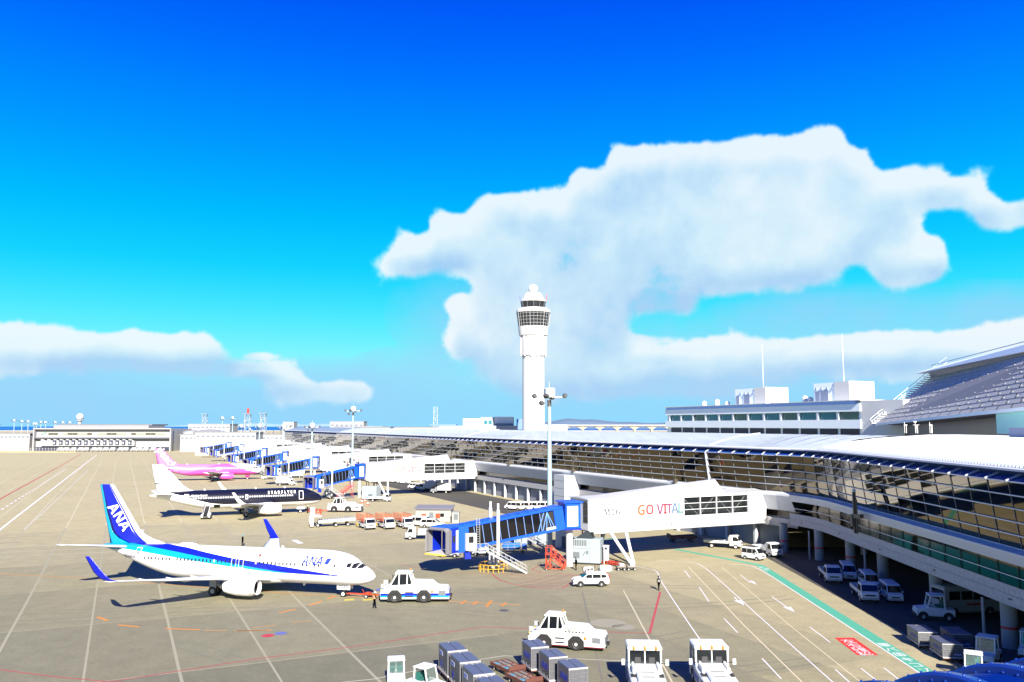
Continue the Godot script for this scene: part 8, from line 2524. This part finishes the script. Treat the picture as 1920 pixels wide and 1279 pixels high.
	m = M.new(); m.bar(Vector3(0, 0, 1.1), Vector3(0, 5.4, 1.1), 0.34); m.bar(Vector3(0.7, 0, 1.1), Vector3(0.7, 4.4, 1.1), 0.16); m.bar(Vector3(-0.4, 2.2, 1.1), Vector3(2.2, 2.4, 1.1), 0.5); obj("post", m, mt("camera_dark"), o); slab(o, "camera_box", mt("camera_dark"), Vector3(-0.4, 1.6, 1.2), Vector3(0.8, 1.6, 0.5), Basis(Vector3(0, 0, 1), 0.2), 0.05); slab(o, "lamp", w, Vector3(0, 5.5, 1.1), Vector3(0.4, 0.4, 0.4), Basis.IDENTITY, 0.06)

# ---------------------------------------------------------------- people: a joined body meshed from a distance field
func person(label: String, at: Vector3, turn: float, cols: Dictionary, pose: Dictionary) -> void:
	var t := thing("person", label, "person", at, turn, "people on the apron")
	var hip := 0.88
	var bones := []        # a, b, ra, rb, colour key
	var chest := Vector3(0.02 + pose.get("lean", 0.0), 1.36, 0)
	bones.append([Vector3(0, hip, 0), Vector3(0.01, 1.08, 0), 0.135, 0.125, "trousers"])
	bones.append([Vector3(0.01, 1.06, 0), chest, 0.13, 0.145, "top"])
	bones.append([chest + Vector3(0, 0.0, -0.13), chest + Vector3(0, 0.0, 0.13), 0.10, 0.10, "top"])
	bones.append([chest + Vector3(0.01, 0.05, 0), chest + Vector3(0.03, 0.2, 0), 0.06, 0.055, "skin"])
	var hands := []
	for s in [1.0, -1.0]:
		var st: float = pose.get("stride", 0.08) * s
		var h := Vector3(0, hip - 0.02, s * 0.09)
		var kn := Vector3(st * 0.6 + 0.03, 0.47, s * 0.10)
		var an := Vector3(st, 0.09, s * 0.11)
		bones.append([h, kn, 0.088, 0.062, "trousers"]); bones.append([kn, an, 0.06, 0.045, "trousers"])
		bones.append([an + Vector3(-0.03, -0.045, 0), an + Vector3(0.15, -0.055, s * 0.02), 0.045, 0.036, "shoes"])
		var sh := chest + Vector3(0, 0.03, s * 0.2)
		var el: Vector3 = sh + pose.get("el%d" % int(s), Vector3(-0.03, -0.28, s * 0.06))
		var wr: Vector3 = el + pose.get("wr%d" % int(s), Vector3(0.08, -0.23, 0))
		bones.append([sh, el, 0.058, 0.044, "top"]); bones.append([el, wr, 0.042, 0.032, cols.get("arm", "top")])
		hands.append([wr, (wr - el).normalized(), s])
	# surface nets over the joined capsules
	var c := 0.028
	var lo := Vector3(1e9, 1e9, 1e9); var hi := -lo
	for b in bones:
		for k in 2:
			lo = lo.min(b[k] - Vector3.ONE * 0.19); hi = hi.max(b[k] + Vector3.ONE * 0.19)
	var n := Vector3i(((hi - lo) / c).ceil()) + Vector3i.ONE
	var f := PackedFloat32Array(); f.resize(n.x * n.y * n.z); f.fill(0.5)
	for b in bones:
		var a: Vector3 = b[0]; var d: Vector3 = b[1] - b[0]; var dd := maxf(d.length_squared(), 1e-6)
		var r0: float = b[2]; var r1: float = b[3]; var pad := maxf(r0, r1) + 0.07
		var i0 := Vector3i(((a.min(b[1]) - Vector3.ONE * pad - lo) / c).floor()).clamp(Vector3i.ZERO, n - Vector3i.ONE)
		var i1 := Vector3i(((a.max(b[1]) + Vector3.ONE * pad - lo) / c).ceil()).clamp(Vector3i.ZERO, n - Vector3i.ONE)
		for z in range(i0.z, i1.z + 1):
			for y in range(i0.y, i1.y + 1):
				var at0 := (z * n.y + y) * n.x
				for x in range(i0.x, i1.x + 1):
					var p := lo + Vector3(x, y, z) * c
					var u := clampf((p - a).dot(d) / dd, 0.0, 1.0)
					var q := (p - a - d * u).length() - lerpf(r0, r1, u)
					var e := f[at0 + x]
					var hh := clampf(0.5 + 0.5 * (e - q) / 0.035, 0.0, 1.0)
					f[at0 + x] = lerpf(e, q, hh) - 0.035 * hh * (1.0 - hh)
	var id := PackedInt32Array(); id.resize(f.size()); id.fill(-1)
	var vs := PackedVector3Array(); var ns := PackedVector3Array(); var cs := PackedColorArray()
	var sx := 1; var sy := n.x; var sz := n.x * n.y
	for z in n.z - 1:
		for y in n.y - 1:
			for x in n.x - 1:
				var i := (z * n.y + y) * n.x + x
				var m0 := 0
				for k in 8:
					if f[i + (k & 1) * sx + ((k >> 1) & 1) * sy + (k >> 2) * sz] < 0.0: m0 += 1
				if m0 == 0 or m0 == 8: continue
				var sum := Vector3.ZERO; var cnt := 0
				for e in 12:
					var ax := e >> 2
					var k0: int = [[0, 2, 4, 6], [0, 1, 4, 5], [0, 1, 2, 3]][ax][e & 3]
					var k1 := k0 + (1 << ax)
					var fa := f[i + (k0 & 1) * sx + ((k0 >> 1) & 1) * sy + (k0 >> 2) * sz]; var fb := f[i + (k1 & 1) * sx + ((k1 >> 1) & 1) * sy + (k1 >> 2) * sz]
					if (fa < 0.0) != (fb < 0.0):
						var p0 := Vector3(k0 & 1, (k0 >> 1) & 1, k0 >> 2); var p1 := Vector3(k1 & 1, (k1 >> 1) & 1, k1 >> 2)
						sum += p0.lerp(p1, fa / (fa - fb)); cnt += 1
				id[i] = vs.size()
				var p := lo + (Vector3(x, y, z) + sum / cnt) * c
				vs.append(p)
				ns.append(Vector3(f[i + sx] - f[i], f[i + sy] - f[i], f[i + sz] - f[i]).normalized())
				var best := 1e9; var key := "top"
				for b in bones:
					var d: Vector3 = b[1] - b[0]
					var u := clampf((p - b[0]).dot(d) / maxf(d.length_squared(), 1e-6), 0.0, 1.0)
					var q: float = (p - b[0] - d * u).length() - lerpf(b[2], b[3], u)
					if q < best: best = q; key = b[4]
				cs.append(cols[key])
	var tri := PackedInt32Array()
	for z in range(1, n.z - 1):
		for y in range(1, n.y - 1):
			for x in range(1, n.x - 1):
				var i := (z * n.y + y) * n.x + x
				for ax in 3:
					var st: int = [sx, sy, sz][ax]
					if (f[i] < 0.0) == (f[i + st] < 0.0): continue
					var u: int = [sy, sz, sx][ax]; var w: int = [sz, sx, sy][ax]
					var q := [id[i], id[i - u], id[i - u - w], id[i - w]]
					if q.has(-1): continue
					tri.append_array([q[0], q[1], q[2], q[0], q[2], q[3]] if f[i] < 0.0 else [q[0], q[2], q[1], q[0], q[3], q[2]])
	# head with brow, nose, ears; hands with five fingers: more of the same surface
	var m := M.new()
	var hc := chest + Vector3(0.05, 0.30, 0)
	var rr := []
	for i in 11:
		var v := PI * (0.02 + 0.96 * i / 10.0)
		var ring := PackedVector3Array()
		for k in 14:
			var a := TAU * k / 14
			var r := sin(v) * (0.079 if v < 1.6 else 0.079 - 0.016 * (v - 1.6))
			ring.append(hc + Vector3(cos(a) * r * 1.18 + (0.012 if v > 1.9 and cos(a) > 0.6 else 0.0), cos(v) * 0.118, sin(a) * r))
		rr.append(ring)
	m.loft(rr, true, true, true)
	m.tube([hc + Vector3(0.085, 0.02, 0), hc + Vector3(0.108, -0.018, 0), hc + Vector3(0.09, -0.03, 0)], 0.012, 6)
	for s in [1.0, -1.0]: m.tube([hc + Vector3(0, 0.02, s * 0.076), hc + Vector3(-0.008, -0.03, s * 0.084)], 0.018, 6)
	for h in hands:
		var w: Vector3 = h[0]; var d: Vector3 = h[1]
		var up: Vector3 = Vector3(0, 0, 1) * h[2] if absf(d.z) < 0.8 else Vector3.UP
		var side: Vector3 = d.cross(up).normalized()
		m.tube([w, w + d * 0.05, w + d * 0.09], 0.03, 8, 0.036)
		for k in 4:
			var o0: Vector3 = w + d * 0.085 + side * (k - 1.5) * 0.021
			var ln: float = [0.062, 0.074, 0.07, 0.055][k]
			m.tube([o0, o0 + d * ln * 0.5 - up * 0.006, o0 + d * ln * 0.9 - up * 0.026], 0.0095, 5, 0.007)
		m.tube([w + d * 0.025 + side * 0.03, w + d * 0.06 + side * 0.055, w + d * 0.09 + side * 0.058], 0.011, 5, 0.008)
	var base := vs.size()
	for i in m.v.size():
		vs.append(m.v[i]); ns.append(m.n[i]); cs.append(cols.skin); tri.append(base + i)
	var arr := []; arr.resize(Mesh.ARRAY_MAX)
	arr[Mesh.ARRAY_VERTEX] = vs; arr[Mesh.ARRAY_NORMAL] = ns; arr[Mesh.ARRAY_COLOR] = cs; arr[Mesh.ARRAY_INDEX] = tri
	var am := ArrayMesh.new(); am.add_surface_from_arrays(Mesh.PRIMITIVE_TRIANGLES, arr)
	var bm := mt("body_tint")
	bm.vertex_color_use_as_albedo = true
	obj("body", am, bm, t)
	for s in [1.0, -1.0]: slab(t, "eye", mt("trim_black"), hc + Vector3(0.083, 0.012, s * 0.032), Vector3(0.014, 0.012, 0.022))
	slab(t, "mouth", mt("lip_brown"), hc + Vector3(0.092, -0.058, 0), Vector3(0.01, 0.008, 0.04))
	var hat: Material = cols.hat
	m = M.new()
	m.lathe([Vector2(0.105, 0.03), Vector2(0.108, 0.06), Vector2(0.09, 0.115), Vector2(0.05, 0.15), Vector2(0.005, 0.158)], 16, Transform3D(Basis.IDENTITY.scaled(Vector3(1.12, 1, 1)), hc + Vector3(-0.01, 0, 0)), true)
	var cap := obj("helmet" if cols.helmet else "cap", m, hat, t)
	slab(cap, "peak", hat, hc + Vector3(0.13, 0.04, 0), Vector3(0.09, 0.014, 0.15))
	m = M.new(); m.lathe([Vector2(0.082, -0.05), Vector2(0.088, 0.0), Vector2(0.09, 0.05)], 14, Transform3D(Basis.IDENTITY.scaled(Vector3(1.0, 1, 0.95)), hc + Vector3(-0.022, 0, 0)), true)
	obj("hair", m, mt("hair_black"), t)
	if cols.has("vest"):
		m = M.new()
		var rings := []
		for q in [[1.02, 0.148, 0.155], [1.15, 0.155, 0.17], [1.3, 0.165, 0.215], [1.42, 0.155, 0.215], [1.47, 0.10, 0.15]]:
			var ring := PackedVector3Array()
			for k in 16: ring.append(Vector3(0.012 + pose.get("lean", 0.0) * (q[0] - 1.0) * 2.0 + cos(TAU * k / 16) * q[1], q[0], sin(TAU * k / 16) * q[2]))
			rings.append(ring)
		m.loft(rings, true)
		var ve := obj("vest", m, cols.vest, t)
		for h in [1.12, 1.26]:
			m = M.new(); m.lathe([Vector2(0.166, h - 0.02), Vector2(0.17, h), Vector2(0.168, h + 0.02)], 16, Transform3D(Basis.IDENTITY.scaled(Vector3(1.0, 1, 1.22)), Vector3(0.012, 0, 0)), true)
			obj("reflective_band", m, mt("band_pale"), ve)

func people() -> void:
	var skin := Color(0.42, 0.24, 0.16)
	var navy := Color(0.012, 0.018, 0.07); var blackc := Color(0.014, 0.014, 0.02); var white := mt("gse_white")
	person("person in orange vest and white helmet standing before the tow tractor", V(-15.5, 0, 95.6), 0.4,
		{"top": Color(0.35, 0.42, 0.5), "trousers": navy, "skin": skin, "shoes": blackc, "hat": white, "helmet": true, "vest": mt("vest_orange")}, {"stride": 0.12, "el1": Vector3(0.08, -0.26, 0.08), "wr1": Vector3(0.2, -0.1, -0.06)})
	person("person in dark uniform with pale bands at the red corner line", V(18.3, 0, 105.5), 2.0,
		{"top": blackc, "trousers": blackc, "skin": skin, "shoes": blackc, "hat": mt("cap_dark"), "helmet": false, "vest": mt("jacket_dark")}, {"stride": 0.14})
	person("person in light blue top and dark trousers behind the towed airliner", V(-45.9, 0, 143.4), 0.9,
		{"top": Color(0.02, 0.22, 0.38), "trousers": navy, "skin": skin, "shoes": blackc, "hat": mt("cap_light_blue"), "helmet": true}, {"stride": 0.06, "el-1": Vector3(0.1, -0.2, -0.12), "wr-1": Vector3(0.16, 0.14, 0.02)})
	person("person in dark trousers and pale shirt beside the bridge column", V(9.1, 0, 119.9), 2.6,
		{"top": Color(0.32, 0.36, 0.42), "trousers": navy, "skin": skin, "shoes": blackc, "hat": mt("cap_dark"), "helmet": false}, {"stride": 0.04})
	person("person in dark clothes beside the dark airliner's nose wheel", V(-47.6, 0, 195.2), 0.2,
		{"top": navy, "trousers": navy, "skin": skin, "shoes": blackc, "hat": white, "helmet": true}, {"stride": 0.1, "lean": 0.06})

func _ready() -> void:
	stage()
	palette()
	ground()
	terminal()
	bridges()
	airliners()
	masts()
	control_tower()
	office_block()
	big_roof()
	far_buildings()
	foreground_roof()
	vehicles()
	equipment()
	people()
